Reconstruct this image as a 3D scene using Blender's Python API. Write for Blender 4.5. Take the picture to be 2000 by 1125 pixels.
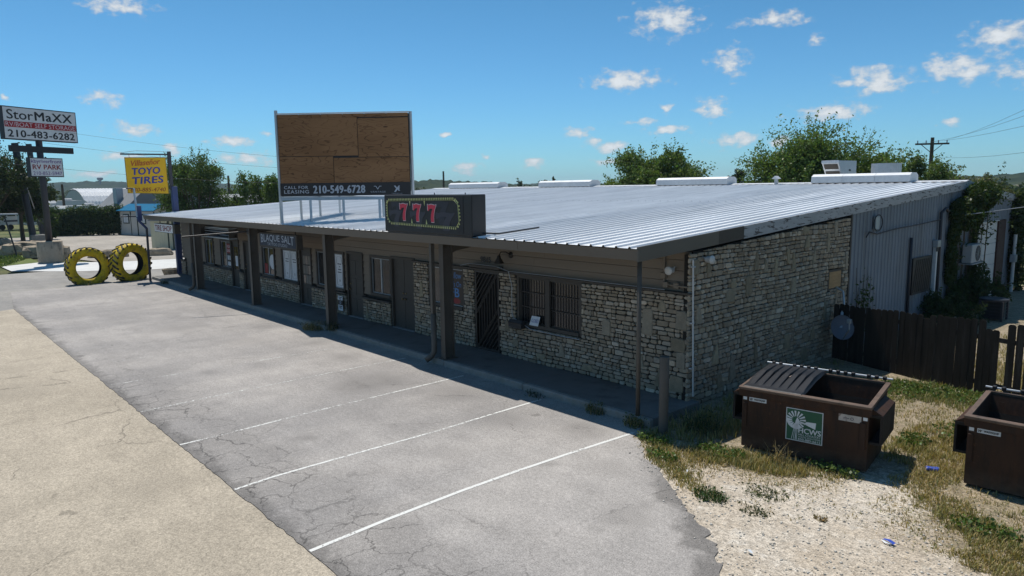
import bpy, math, random
import numpy as np
from mathutils import Vector, Matrix

for _o in list(bpy.data.objects):
    bpy.data.objects.remove(_o, do_unlink=True)
scene = bpy.context.scene
COL = scene.collection
PI = math.pi

# ---------------------------------------------------------------- camera
cam_d = bpy.data.cameras.new('camera')
cam = bpy.data.objects.new('camera', cam_d)
COL.objects.link(cam)
YAW, PITCH, ROLL = 0.8432, -0.1403, -0.0129
CAM = Vector((7.8919, -10.0535, 4.35))
_f = Vector((-math.sin(YAW) * math.cos(PITCH), math.cos(YAW) * math.cos(PITCH), math.sin(PITCH)))
_r = Vector((math.cos(YAW), math.sin(YAW), 0))
_u = _r.cross(_f)
_c, _s = math.cos(ROLL), math.sin(ROLL)
_R, _U = _c * _r + _s * _u, -_s * _r + _c * _u
_m = Matrix((_R, _U, -_f)).transposed().to_4x4()
_m.translation = CAM
cam.matrix_world = _m
cam_d.sensor_width = 36.0
cam_d.lens = 1376.35 / 2000 * 36.0
cam_d.clip_start = 0.1
cam_d.clip_end = 9000
scene.camera = cam

# ---------------------------------------------------------------- sky, sun, exposure
SUN = Vector((-0.44, 0.09, 1.0)).normalized()
SUN_EL = math.asin(SUN.z)
SUN_AZ = math.atan2(SUN.x, SUN.y)          # from +Y towards +X
w = bpy.data.worlds.new('World')
scene.world = w
w.use_nodes = True
w.cycles.sampling_method = 'MANUAL'
w.cycles.sample_map_resolution = 512
wn, wl = w.node_tree.nodes, w.node_tree.links
wn.clear()
SKY_STRENGTH = 0.066


def world_sky():
    out = wn.new('ShaderNodeOutputWorld')
    sky = wn.new('ShaderNodeTexSky')
    sky.sky_type = 'NISHITA'
    sky.sun_disc = False
    sky.sun_elevation = SUN_EL
    sky.sun_rotation = SUN_AZ
    sky.altitude = 300
    sky.air_density = 1.0
    sky.dust_density = 0.3
    sky.ozone_density = 2.2
    bg = wn.new('ShaderNodeBackground')
    bg.inputs['Strength'].default_value = SKY_STRENGTH
    tint = wn.new('ShaderNodeMix'); tint.data_type = 'RGBA'; tint.blend_type = 'MULTIPLY'
    tint.inputs[0].default_value = 1.0
    wl.new(sky.outputs[0], tint.inputs[6])
    wl.new(tint.outputs[2], bg.inputs['Color'])
    # small fair-weather cumulus, scattered by direction round the whole sky
    tc = wn.new('ShaderNodeTexCoord')
    sep = wn.new('ShaderNodeSeparateXYZ')
    wl.new(tc.outputs['Generated'], sep.inputs[0])

    def math_(op, a, b=None, clamp=False):
        n = wn.new('ShaderNodeMath'); n.operation = op; n.use_clamp = clamp
        for i, v in enumerate((a, b)):
            if v is None:
                continue
            if isinstance(v, (int, float)):
                n.inputs[i].default_value = v
            else:
                wl.new(v, n.inputs[i])
        return n.outputs[0]
    az = math_('MULTIPLY', math_('ARCTAN2', sep.outputs[0], sep.outputs[1]), 180 / PI)
    el = math_('MULTIPLY', math_('ARCSINE', sep.outputs[2]), 180 / PI)
    tr_ = wn.new('ShaderNodeMapRange'); tr_.interpolation_type = 'SMOOTHSTEP'
    tr_.inputs['From Min'].default_value = -1; tr_.inputs['From Max'].default_value = 24
    wl.new(el, tr_.inputs['Value'])
    tm = wn.new('ShaderNodeMix'); tm.data_type = 'RGBA'
    wl.new(tr_.outputs[0], tm.inputs[0])
    tm.inputs[6].default_value = SKY_LOW; tm.inputs[7].default_value = SKY_HIGH
    wl.new(tm.outputs[2], tint.inputs[7])
    comb = wn.new('ShaderNodeCombineXYZ')
    wl.new(az, comb.inputs[0]); wl.new(el, comb.inputs[1])

    def noise(scale, detail, rough, sx=1.0, sy=1.0, off=0.0):
        mp = wn.new('ShaderNodeVectorMath'); mp.operation = 'MULTIPLY_ADD'
        wl.new(comb.outputs[0], mp.inputs[0])
        mp.inputs[1].default_value = (sx, sy, 1); mp.inputs[2].default_value = (off, off, off)
        n = wn.new('ShaderNodeTexNoise')
        n.inputs['Scale'].default_value = scale
        n.inputs['Detail'].default_value = detail
        n.inputs['Roughness'].default_value = rough
        wl.new(mp.outputs[0], n.inputs['Vector'])
        return n
    nz = noise(1.15, 5, 0.58, 0.8, 1.25)
    wz = noise(0.9, 2, 0.5, 0.8, 1.3, 31.7)
    wv = wn.new('ShaderNodeVectorMath'); wv.operation = 'MULTIPLY_ADD'
    wl.new(wz.outputs['Color'], wv.inputs[0])
    wv.inputs[1].default_value = (2.0, 0.75, 0); wv.inputs[2].default_value = (-1.0, -0.375, 0)
    ad = wn.new('ShaderNodeVectorMath'); ad.operation = 'ADD'
    wl.new(comb.outputs[0], ad.inputs[0]); wl.new(wv.outputs[0], ad.inputs[1])
    best = None
    for (a, e, ra, re) in CLOUDS:
        s1 = wn.new('ShaderNodeVectorMath'); s1.operation = 'MULTIPLY_ADD'
        wl.new(ad.outputs[0], s1.inputs[0])
        s1.inputs[1].default_value = (1 / (ra * 1.35), 1 / (re * 1.4), 0)
        s1.inputs[2].default_value = (-a / (ra * 1.35), -e / (re * 1.4), 0)
        d = wn.new('ShaderNodeVectorMath'); d.operation = 'LENGTH'
        wl.new(s1.outputs[0], d.inputs[0])
        best = d.outputs['Value'] if best is None else math_('MINIMUM', best, d.outputs['Value'])
    # beyond the clouds listed one by one the same scattered cumulus goes on all round
    far = noise(.30, 2, .5, .55, 1.5, 9.3)
    rest_ = math_('MULTIPLY', math_('SUBTRACT', .66, far.outputs[0]), 14.0)
    away = math_('GREATER_THAN', math_('ABSOLUTE', math_('ADD', az, 48.0)), 37.5)
    low = math_('LESS_THAN', el, 32.0)
    rest_ = math_('ADD', rest_, math_('MULTIPLY', math_('SUBTRACT', 1.0, math_('MULTIPLY', away, low)), 50.0))
    best = math_('MINIMUM', best, math_('MAXIMUM', rest_, 0.0))
    inv = math_('SUBTRACT', 1.0, best)
    nn = math_('MULTIPLY', math_('SUBTRACT', nz.outputs[0], 0.5), 2.6)
    dens = math_('ADD', inv, nn)
    ramp = wn.new('ShaderNodeMapRange')
    ramp.interpolation_type = 'SMOOTHSTEP'
    ramp.inputs['From Min'].default_value = 0.02; ramp.inputs['From Max'].default_value = 0.95
    ramp.inputs['To Max'].default_value = 0.93
    wl.new(dens, ramp.inputs['Value'])
    gate = math_('GREATER_THAN', inv, -0.45)
    fac = math_('MULTIPLY', ramp.outputs[0], gate)
    cr = wn.new('ShaderNodeMapRange')
    cr.inputs['From Min'].default_value = 0.3; cr.inputs['From Max'].default_value = 1.2
    cr.inputs['To Min'].default_value = 0.62; cr.inputs['To Max'].default_value = 0.86
    wl.new(dens, cr.inputs['Value'])
    cb = wn.new('ShaderNodeBackground')
    cb.inputs['Color'].default_value = (0.93, 0.97, 1.0, 1)
    wl.new(cr.outputs[0], cb.inputs['Strength'])
    mix = wn.new('ShaderNodeMixShader')
    wl.new(fac, mix.inputs[0]); wl.new(bg.outputs[0], mix.inputs[1]); wl.new(cb.outputs[0], mix.inputs[2])
    wl.new(mix.outputs[0], out.inputs[0])


SKY_LOW, SKY_HIGH = (0.72, 1.36, 1.84, 1), (0.55, 1.17, 1.36, 1)
# azimuth, elevation, half width, half height (degrees) of each cloud
CLOUDS = [(-75.89, 12.56, 2.07, 0.52), (-77.69, 6.48, 1.09, 0.48), (-75.98, 4.48, 1.45, 0.46), (-69.58, 3.69, 1.21, 0.37), (-73.57, 3.17, 1.01, 0.33), (-67.02, 4.28, 0.37, 0.26), (-77.01, 2.66, 1.27, 0.35), (-68.22, 2.46, 2.01, 0.45), (-36.06, 12.33, 2.34, 1.06), (-28.44, 11.89, 2.16, 0.45), (-25.4, 10.21, 0.47, 0.38), (-14.26, 9.25, 2.15, 0.87), (-31.48, 9.1, 1.17, 0.98), (-39.22, 8.16, 2.73, 0.72), (-21.55, 7.14, 2.46, 0.83), (-16.68, 7.5, 2.14, 0.92), (-13.29, 7.01, 1.07, 0.7), (-32.69, 5.79, 1.38, 0.68), (-24.25, 5.13, 2.33, 0.61), (-16.89, 4.02, 0.59, 0.27), (-42.87, 4.31, 0.81, 0.43), (-37.88, 5.05, 1.18, 0.27), (-36.14, 5.88, 0.39, 0.34), (-36.03, 4.3, 1.36, 0.31), (-30.87, 3.52, 1.77, 0.53), (-27.47, 3.26, 1.06, 0.34), (-41.66, 3.61, 1.01, 0.36), (-40.05, 3.14, 1.2, 0.44), (-40.64, 2.04, 1.0, 0.32), (-46.34, 1.93, 1.15, 0.4), (-51.88, 1.67, 1.23, 0.4), (-53.53, 4.21, 0.4, 0.16), (-50.22, 2.54, 0.49, 0.2), (-83.26, 6.24, 0.33, 0.16), (-78.66, 1.36, 1.55, 0.28), (-81.39, 3.98, 0.87, 0.27)]
world_sky()

sun_d = bpy.data.lights.new('sun', 'SUN')
sun_d.energy = 5.0
sun_d.angle = math.radians(0.53)
sun_d.color = (1.0, 0.95, 0.88)
sun = bpy.data.objects.new('sun', sun_d)
COL.objects.link(sun)
sun.rotation_euler = SUN.to_track_quat('Z', 'Y').to_euler()
sun.location = (0, 0, 60)

vs = scene.view_settings
vs.view_transform = 'Standard'
vs.look = 'None'
vs.exposure = 0.0
vs.gamma = 1.0
vs.use_curve_mapping = False
scene.cycles.max_bounces = 6
scene.cycles.diffuse_bounces = 3
scene.cycles.transparent_max_bounces = 6

# ---------------------------------------------------------------- mesh helpers
rng = random.Random(11)
NP = np.random.default_rng(7)


def set_cols(me, cols):
    a = me.attributes.new('col', 'FLOAT_COLOR', 'FACE')
    arr = np.ones((len(me.polygons), 4), dtype=np.float32)
    arr[:, :3] = np.asarray(cols, dtype=np.float32).reshape(-1, 3)
    a.data.foreach_set('color', arr.ravel())


def wloc(o):
    v = Vector((0, 0, 0))
    while o is not None:
        v += o.location
        o = o.parent
    return v


class MB:
    """collects faces; build() links them as ONE mesh object"""
    def __init__(self):
        self.v, self.f, self.c = [], [], []

    def add(self, vs_, fs_, col=None):
        n = len(self.v)
        self.v += [tuple(p) for p in vs_]
        for q in fs_:
            self.f.append(tuple(i + n for i in q))
            self.c.append(col)
        return self

    def box(self, x0, x1, y0, y1, z0, z1, col=None):
        return self.add([(x0, y0, z0), (x1, y0, z0), (x1, y1, z0), (x0, y1, z0), (x0, y0, z1), (x1, y0, z1), (x1, y1, z1), (x0, y1, z1)],
                        [(0, 3, 2, 1), (4, 5, 6, 7), (0, 1, 5, 4), (1, 2, 6, 5), (2, 3, 7, 6), (3, 0, 4, 7)], col)

    def bbox(self, x0, x1, y0, y1, z0, z1, b=0.02, col=None):
        """box with chamfered edges"""
        V, idx = [], {}
        for i, X in enumerate((x0, x1)):
            for j, Y in enumerate((y0, y1)):
                for k, Z in enumerate((z0, z1)):
                    sx, sy, sz = (1, -1)[i], (1, -1)[j], (1, -1)[k]
                    for ax in range(3):
                        p = [X + sx * b, Y + sy * b, Z + sz * b]
                        p[ax] = (X, Y, Z)[ax]
                        idx[(i, j, k, ax)] = len(V)
                        V.append(tuple(p))
        F = []
        for ax in range(3):
            o = [a for a in range(3) if a != ax]
            for s in (0, 1):
                q = []
                for (a, c) in ((0, 0), (1, 0), (1, 1), (0, 1)):
                    k = [0, 0, 0]; k[ax] = s; k[o[0]] = a; k[o[1]] = c
                    q.append(idx[(k[0], k[1], k[2], ax)])
                F.append(tuple(q))
        for ax in range(3):
            o = [a for a in range(3) if a != ax]
            for a in (0, 1):
                for c in (0, 1):
                    q = []
                    for s, fx in ((0, o[0]), (1, o[0]), (1, o[1]), (0, o[1])):
                        k = [0, 0, 0]; k[ax] = s; k[o[0]] = a; k[o[1]] = c
                        q.append(idx[(k[0], k[1], k[2], fx)])
                    F.append(tuple(q))
        for i in (0, 1):
            for j in (0, 1):
                for k in (0, 1):
                    F.append(tuple(idx[(i, j, k, ax)] for ax in range(3)))
        return self.add(V, F, col)

    def beam(self, a, b, wx, wz, up=(0, 0, 1), col=None):
        """rectangular bar from a to b"""
        a, b = Vector(a), Vector(b)
        d = (b - a).normalized()
        up = Vector(up)
        if abs(d.dot(up)) > .98:
            up = Vector((1, 0, 0))
        s = d.cross(up).normalized(); t = s.cross(d)
        V = []
        for p in (a, b):
            for (i, j) in ((-1, -1), (1, -1), (1, 1), (-1, 1)):
                V.append(p + s * i * wx / 2 + t * j * wz / 2)
        return self.add(V, [(0, 3, 2, 1), (4, 5, 6, 7), (0, 1, 5, 4), (1, 2, 6, 5), (2, 3, 7, 6), (3, 0, 4, 7)], col)

    def tube(self, path, r, n=8, col=None, cap=True):
        path = [Vector(p) for p in path]
        rs = r if isinstance(r, (list, tuple)) else [r] * len(path)
        V, F = [], []
        ref = None
        for i, p in enumerate(path):
            if i == 0:
                d = path[1] - p
            elif i == len(path) - 1:
                d = p - path[i - 1]
            else:
                d = (path[i + 1] - p).normalized() + (p - path[i - 1]).normalized()
            d.normalize()
            if ref is None:
                ref = Vector((0, 0, 1)) if abs(d.z) < .9 else Vector((1, 0, 0))
            s = d.cross(ref).normalized(); t = s.cross(d).normalized(); ref = t
            for k in range(n):
                a = 2 * PI * k / n
                V.append(p + (s * math.cos(a) + t * math.sin(a)) * rs[i])
        for i in range(len(path) - 1):
            for k in range(n):
                F.append((i * n + k, i * n + (k + 1) % n, (i + 1) * n + (k + 1) % n, (i + 1) * n + k))
        if cap:
            F.append(tuple(range(n - 1, -1, -1)))
            F.append(tuple(range((len(path) - 1) * n, len(path) * n)))
        return self.add(V, F, col)

    def prism(self, poly, org, ux, uy, depth, col=None):
        """2-D polygon in the frame (org, ux, uy), extruded by depth along ux x uy"""
        org, ux, uy = Vector(org), Vector(ux), Vector(uy)
        nz = ux.cross(uy).normalized() * depth
        n = len(poly)
        V = [org + ux * p[0] + uy * p[1] for p in poly]
        V += [p + nz for p in V]
        F = [tuple(range(n - 1, -1, -1)), tuple(range(n, 2 * n))]
        for i in range(n):
            F.append((i, (i + 1) % n, n + (i + 1) % n, n + i))
        return self.add(V, F, col)

    def lathe(self, prof, org, axis='z', n=24, col=None, closed=False):
        V, F = [], []
        org = Vector(org)
        for (r, h) in prof:
            for k in range(n):
                a = 2 * PI * k / n
                if axis == 'z':
                    V.append(org + Vector((r * math.cos(a), r * math.sin(a), h)))
                elif axis == 'y':
                    V.append(org + Vector((r * math.cos(a), h, r * math.sin(a))))
                else:
                    V.append(org + Vector((h, r * math.cos(a), r * math.sin(a))))
        m = len(prof)
        for i in range(m if closed else m - 1):
            j = (i + 1) % m
            for k in range(n):
                F.append((i * n + k, i * n + (k + 1) % n, j * n + (k + 1) % n, j * n + k))
        return self.add(V, F, col)

    def build(self, name, mat, parent=None, local=False, smooth=False):
        me = bpy.data.meshes.new(name)
        V = self.v
        if parent is not None and not local:
            o = wloc(parent)
            V = [(p[0] - o.x, p[1] - o.y, p[2] - o.z) for p in V]
        me.from_pydata(V, [], self.f)
        if any(c is not None for c in self.c):
            set_cols(me, [c if c is not None else (.5, .5, .5) for c in self.c])
        if smooth:
            me.polygons.foreach_set('use_smooth', [True] * len(me.polygons))
        me.materials.append(mat)
        ob = bpy.data.objects.new(name, me)
        COL.objects.link(ob)
        ob.parent = parent
        return ob


def mesh_arrays(name, V, F, mat, parent=None, cols=None):
    """V (n,3), F (m,k) arrays -> one mesh object (world coordinates)"""
    V = np.asarray(V, dtype=np.float32)
    F = np.asarray(F, dtype=np.int32)
    if parent is not None:
        V = V - np.array(wloc(parent), dtype=np.float32)
    me = bpy.data.meshes.new(name)
    m, k = F.shape
    me.vertices.add(len(V)); me.vertices.foreach_set('co', V.ravel())
    me.loops.add(m * k); me.loops.foreach_set('vertex_index', F.ravel())
    me.polygons.add(m)
    me.polygons.foreach_set('loop_start', np.arange(0, m * k, k, dtype=np.int32))
    me.update(calc_edges=True)
    me.validate()
    if cols is not None:
        set_cols(me, cols)
    me.materials.append(mat)
    ob = bpy.data.objects.new(name, me)
    COL.objects.link(ob)
    ob.parent = parent
    return ob


def tag(o, label=None, cat=None, group=None, kind=None):
    if label: o['label'] = label
    if cat: o['category'] = cat
    if group: o['group'] = group
    if kind: o['kind'] = kind
    return o


def thing(name, label, cat, loc=(0, 0, 0), rz=0.0, group=None):
    o = bpy.data.objects.new(name, None)
    COL.objects.link(o)
    o.location = loc
    o.rotation_euler = (0, 0, rz)
    return tag(o, label, cat, group)


# ---------------------------------------------------------------- materials
def _nodes(name):
    m = bpy.data.materials.new(name)
    m.use_nodes = True
    nt = m.node_tree
    b = nt.nodes['Principled BSDF']
    return m, nt, b


def _noise(nt, scale, detail=4, rough=.6, vec=None, scl=None):
    n = nt.nodes.new('ShaderNodeTexNoise')
    n.inputs['Scale'].default_value = scale
    n.inputs['Detail'].default_value = detail
    n.inputs['Roughness'].default_value = rough
    if vec is not None:
        if scl is not None:
            mp = nt.nodes.new('ShaderNodeVectorMath'); mp.operation = 'MULTIPLY'
            mp.inputs[1].default_value = scl
            nt.links.new(vec, mp.inputs[0]); vec = mp.outputs[0]
        nt.links.new(vec, n.inputs['Vector'])
    return n


def _maprange(nt, src, a, b, c, d, smooth=False):
    n = nt.nodes.new('ShaderNodeMapRange')
    if smooth: n.interpolation_type = 'SMOOTHSTEP'
    for k, v in zip(('From Min', 'From Max', 'To Min', 'To Max'), (a, b, c, d)):
        n.inputs[k].default_value = v
    nt.links.new(src, n.inputs['Value'])
    return n.outputs[0]


def _mix(nt, fac, a, b, mode='MIX'):
    n = nt.nodes.new('ShaderNodeMix'); n.data_type = 'RGBA'; n.blend_type = mode
    for sock, v in ((n.inputs[0], fac), (n.inputs[6], a), (n.inputs[7], b)):
        if isinstance(v, (int, float)):
            sock.default_value = v
        elif isinstance(v, tuple):
            sock.default_value = (*v, 1) if len(v) == 3 else v
        else:
            nt.links.new(v, sock)
    return n.outputs[2]


def _math(nt, op, a, b=None, clamp=False):
    n = nt.nodes.new('ShaderNodeMath'); n.operation = op; n.use_clamp = clamp
    for i, v in enumerate((a, b)):
        if v is None: continue
        if isinstance(v, (int, float)): n.inputs[i].default_value = v
        else: nt.links.new(v, n.inputs[i])
    return n.outputs[0]


def _pos(nt):
    return nt.nodes.new('ShaderNodeNewGeometry').outputs['Position']


def _bump(nt, b, h, strength, dist=.02):
    n = nt.nodes.new('ShaderNodeBump')
    n.inputs['Strength'].default_value = strength
    n.inputs['Distance'].default_value = dist
    nt.links.new(h, n.inputs['Height'])
    nt.links.new(n.outputs[0], b.inputs['Normal'])


def mat(name, base, rough=.6, metal=0., var=.18, scale=3., bump=.15, bscale=40., stretch=None, second=None, sec=(.55, .7), sec_scale=5., attr=False, spec=.4, fine=.06):
    m, nt, b = _nodes(name)
    p = _pos(nt)
    if attr:
        a = nt.nodes.new('ShaderNodeAttribute'); a.attribute_name = 'col'
        col = a.outputs['Color']
    else:
        col = base
    if second:
        n2 = _noise(nt, sec_scale, 5, .65, p, stretch)
        col = _mix(nt, _maprange(nt, n2.outputs[0], sec[0], sec[1], 0, 1, True), col, second)
    n = _noise(nt, scale, 5, .6, p, stretch)
    f = _maprange(nt, n.outputs[0], .25, .75, 1 - var, 1 + var)
    n3 = _noise(nt, bscale, 3, .6, p, stretch)
    f = _math(nt, 'MULTIPLY', f, _maprange(nt, n3.outputs[0], .25, .75, 1 - fine, 1 + fine))
    cmb = nt.nodes.new('ShaderNodeCombineXYZ')
    for i in range(3): nt.links.new(f, cmb.inputs[i])
    col = _mix(nt, 1.0, col, cmb.outputs[0], 'MULTIPLY')
    nt.links.new(col, b.inputs['Base Color'])
    b.inputs['Metallic'].default_value = metal
    nt.links.new(_maprange(nt, n.outputs[0], .3, .7, max(.05, rough - .08), min(1, rough + .08)), b.inputs['Roughness'])
    b.inputs['Specular IOR Level'].default_value = spec
    if bump:
        _bump(nt, b, n3.outputs[0], bump)
    return m


def flat(name, base, rough=.5, metal=0., spec=.4):
    return mat(name, base, rough, metal, var=.06, scale=6, bump=.0, spec=spec, fine=.02)


M = {}

# ---------------------------------------------------------------- ground materials
def asphalt(name, c1, c2, speck, crack_band=None, stains=(), crack_all=0.0, dark_band=None):
    m, nt, b = _nodes(name)
    p = _pos(nt)
    sep = nt.nodes.new('ShaderNodeSeparateXYZ'); nt.links.new(p, sep.inputs[0])
    big = _noise(nt, .28, 3, .62, p, (1.0, .55, 1))
    col = _mix(nt, _maprange(nt, big.outputs[0], .36, .66, 0, 1, True), c1, c2)
    mid = _noise(nt, 1.7, 4, .7, p)
    f = _maprange(nt, mid.outputs[0], .25, .75, .86, 1.13)
    fine = _noise(nt, 55, 1, .8, p)
    f = _math(nt, 'MULTIPLY', f, _maprange(nt, fine.outputs[0], .25, .75, 1 - speck, 1 + speck))
    fine2 = _noise(nt, 16, 2, .75, p)
    f = _math(nt, 'MULTIPLY', f, _maprange(nt, fine2.outputs[0], .25, .75, 1 - speck * .55, 1 + speck * .55))
    wpn = _noise(nt, 2.2, 3, .7, p)
    wv = nt.nodes.new('ShaderNodeVectorMath'); wv.operation = 'MULTIPLY_ADD'
    nt.links.new(wpn.outputs['Color'], wv.inputs[0]); wv.inputs[1].default_value = (.55, .55, 0); wv.inputs[2].default_value = (-.27, -.27, 0)
    wp = nt.nodes.new('ShaderNodeVectorMath'); nt.links.new(p, wp.inputs[0]); nt.links.new(wv.outputs[0], wp.inputs[1])
    # oil and tyre stains with shapes of their own
    for (sx, sy, r, st) in stains:
        d = nt.nodes.new('ShaderNodeVectorMath'); d.operation = 'DISTANCE'
        nt.links.new(wp.outputs[0], d.inputs[0]); d.inputs[1].default_value = (sx, sy, 0)
        k = _maprange(nt, d.outputs['Value'], r * .15, r, st, 0, True)
        k = _math(nt, 'MULTIPLY', k, _math(nt, 'MULTIPLY', _maprange(nt, fine2.outputs[0], .38, .62, .25, 1.0), _maprange(nt, mid.outputs[0], .38, .60, .30, 1.0)))
        f = _math(nt, 'MULTIPLY', f, _math(nt, 'SUBTRACT', 1.0, k))
    # drips and scuffs
    dv = nt.nodes.new('ShaderNodeTexVoronoi'); dv.inputs['Scale'].default_value = 1.3
    nt.links.new(wp.outputs[0], dv.inputs['Vector'])
    dsc = nt.nodes.new('ShaderNodeSeparateColor'); nt.links.new(dv.outputs['Color'], dsc.inputs[0])
    rad = _math(nt, 'MULTIPLY', _maprange(nt, dsc.outputs[0], .55, 1, 0, .16), 1.0)
    dk = _maprange(nt, _math(nt, 'SUBTRACT', dv.outputs['Distance'], rad), -.05, .0, .30, 0, True)
    dk = _math(nt, 'MULTIPLY', dk, _maprange(nt, dsc.outputs[1], .2, .9, .2, 1))
    f = _math(nt, 'MULTIPLY', f, _math(nt, 'SUBTRACT', 1.0, dk))
    tyr = _noise(nt, .9, 3, .7, p, (.10, 1.5, 1))
    f = _math(nt, 'MULTIPLY', f, _maprange(nt, tyr.outputs[0], .3, .7, .93, 1.06))
    # cracks
    vo = nt.nodes.new('ShaderNodeTexVoronoi'); vo.feature = 'DISTANCE_TO_EDGE'; vo.inputs['Scale'].default_value = 1.55
    nt.links.new(wp.outputs[0], vo.inputs['Vector'])
    vo2 = nt.nodes.new('ShaderNodeTexVoronoi'); vo2.feature = 'DISTANCE_TO_EDGE'; vo2.inputs['Scale'].default_value = .28
    nt.links.new(wp.outputs[0], vo2.inputs['Vector'])
    ck = _maprange(nt, vo.outputs[0], .006, .02, 1, 0)
    ck2 = _maprange(nt, vo2.outputs[0], .0012, .0045, 1, 0)
    gap = _noise(nt, .9, 2, .6, p)
    ck2 = _math(nt, 'MULTIPLY', ck2, _maprange(nt, gap.outputs[0], .44, .56, 0, crack_all))
    if crack_band:
        y0, y1, y2 = crack_band
        bn = _math(nt, 'ADD', sep.outputs[1], _maprange(nt, gap.outputs[0], .3, .7, -.5, .5))
        msk = _maprange(nt, bn, y1, y2, 1, 0, True)
        msk = _math(nt, 'MULTIPLY', msk, _maprange(nt, sep.outputs[0], -15, -8, .2, 1))
        msk = _math(nt, 'MULTIPLY', msk, _maprange(nt, big.outputs[0], .33, .5, .25, 1))
        ck = _math(nt, 'MULTIPLY', ck, msk)
        f = _math(nt, 'MULTIPLY', f, _math(nt, 'SUBTRACT', 1.0, _math(nt, 'MULTIPLY', msk, .17)))
    else:
        ck = _math(nt, 'MULTIPLY', ck, _maprange(nt, big.outputs[0], .56, .66, 0, crack_all))
    cks = _math(nt, 'MAXIMUM', ck, ck2)
    f = _math(nt, 'MULTIPLY', f, _math(nt, 'SUBTRACT', 1.0, _math(nt, 'MULTIPLY', cks, .5)))
    if dark_band:        # ravelled dark margin of the paving beside the gravel, and along the joint
        sd = _math(nt, 'ADD', _math(nt, 'MULTIPLY', sep.outputs[0], .65), _math(nt, 'MULTIPLY', sep.outputs[1], .76))
        sd = _math(nt, 'ADD', sd, _maprange(nt, mid.outputs[0], .3, .7, -.28, .28))
        e1 = _maprange(nt, sd, -.42, -.02, 0, .5, True)
        e1 = _math(nt, 'MULTIPLY', e1, _maprange(nt, sep.outputs[0], .6, 2.2, 0, 1))
        jd = _math(nt, 'ADD', sep.outputs[1], _maprange(nt, mid.outputs[0], .3, .7, -.16, .16))
        e2 = _maprange(nt, jd, -6.55, -6.25, .34, 0, True)
        f = _math(nt, 'MULTIPLY', f, _math(nt, 'SUBTRACT', 1.0, _math(nt, 'MAXIMUM', e1, e2)))
    cmb = nt.nodes.new('ShaderNodeCombineXYZ')
    for i in range(3): nt.links.new(f, cmb.inputs[i])
    nt.links.new(_mix(nt, 1.0, col, cmb.outputs[0], 'MULTIPLY'), b.inputs['Base Color'])
    b.inputs['Roughness'].default_value = .9
    b.inputs['Specular IOR Level'].default_value = .25
    h = _math(nt, 'SUBTRACT', fine.outputs[0], _math(nt, 'MULTIPLY', cks, 1.5))
    _bump(nt, b, h, .35, .01)
    return m


M['asphalt'] = asphalt('asphalt_grey', (.262, .248, .236), (.35, .327, .304), .38, (-6.57, -6.0, -4.7),
                       [(-.44, -.94, .70, .62), (-5.95, -1.94, 1.1, .42), (-3.64, -4.86, .36, .5), (2.27, -3.05, .55, .48), (.22, -2.61, .28, .5),
                        (-3.92, -1.2, .95, .40), (-5.97, -2.6, .8, .36), (-9.56, -4.43, .3, .4), (2.19, -2.58, .2, .45), (-1.9, -1.6, .8, .32), (-8.6, -1.2, .7, .4), (-12.5, -2.4, 1.0, .3), (-16, -3.2, 1.3, .28), (-10.8, -1.0, .6, .35), (-1.2, -3.4, .5, .22), (-14.3, -1.1, .7, .3), (1.0, -1.9, .5, .25)], .55, True)
M['asphalt_tan'] = asphalt('asphalt_tan', (.338, .294, .23), (.39, .34, .268), .36, None, [(-11, -8.2, 1.4, .33), (-3.2, -7.4, .8, .2), (-13.5, -8.0, 1.0, .22), (-4, -10, 1.3, .12)], .8)
M['road'] = asphalt('asphalt_road', (.24, .23, .215), (.29, .275, .25), .2, None, [(-33, -3.2, 1.6, .2)], .7)
M['far_lot'] = asphalt('asphalt_far', (.30, .275, .24), (.36, .33, .29), .15, None, [(-57, 2, 2.2, .2), (-60, 5, 3, .15)], .7)
M['apron'] = mat('concrete_apron', (.55, .55, .53), .85, var=.1, scale=1.2, bump=.1, bscale=60, spec=.3)
M['walk'] = mat('concrete_walk', (.155, .152, .146), .85, var=.16, scale=2.2, bump=.15, bscale=60, second=(.11, .106, .098), sec=(.5, .7), sec_scale=1.3, spec=.3)
M['curb'] = mat('concrete_curb', (.24, .235, .22), .9, var=.2, scale=4, bump=.2, bscale=50, second=(.24, .22, .19), sec=(.5, .66), sec_scale=6, spec=.25)


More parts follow.
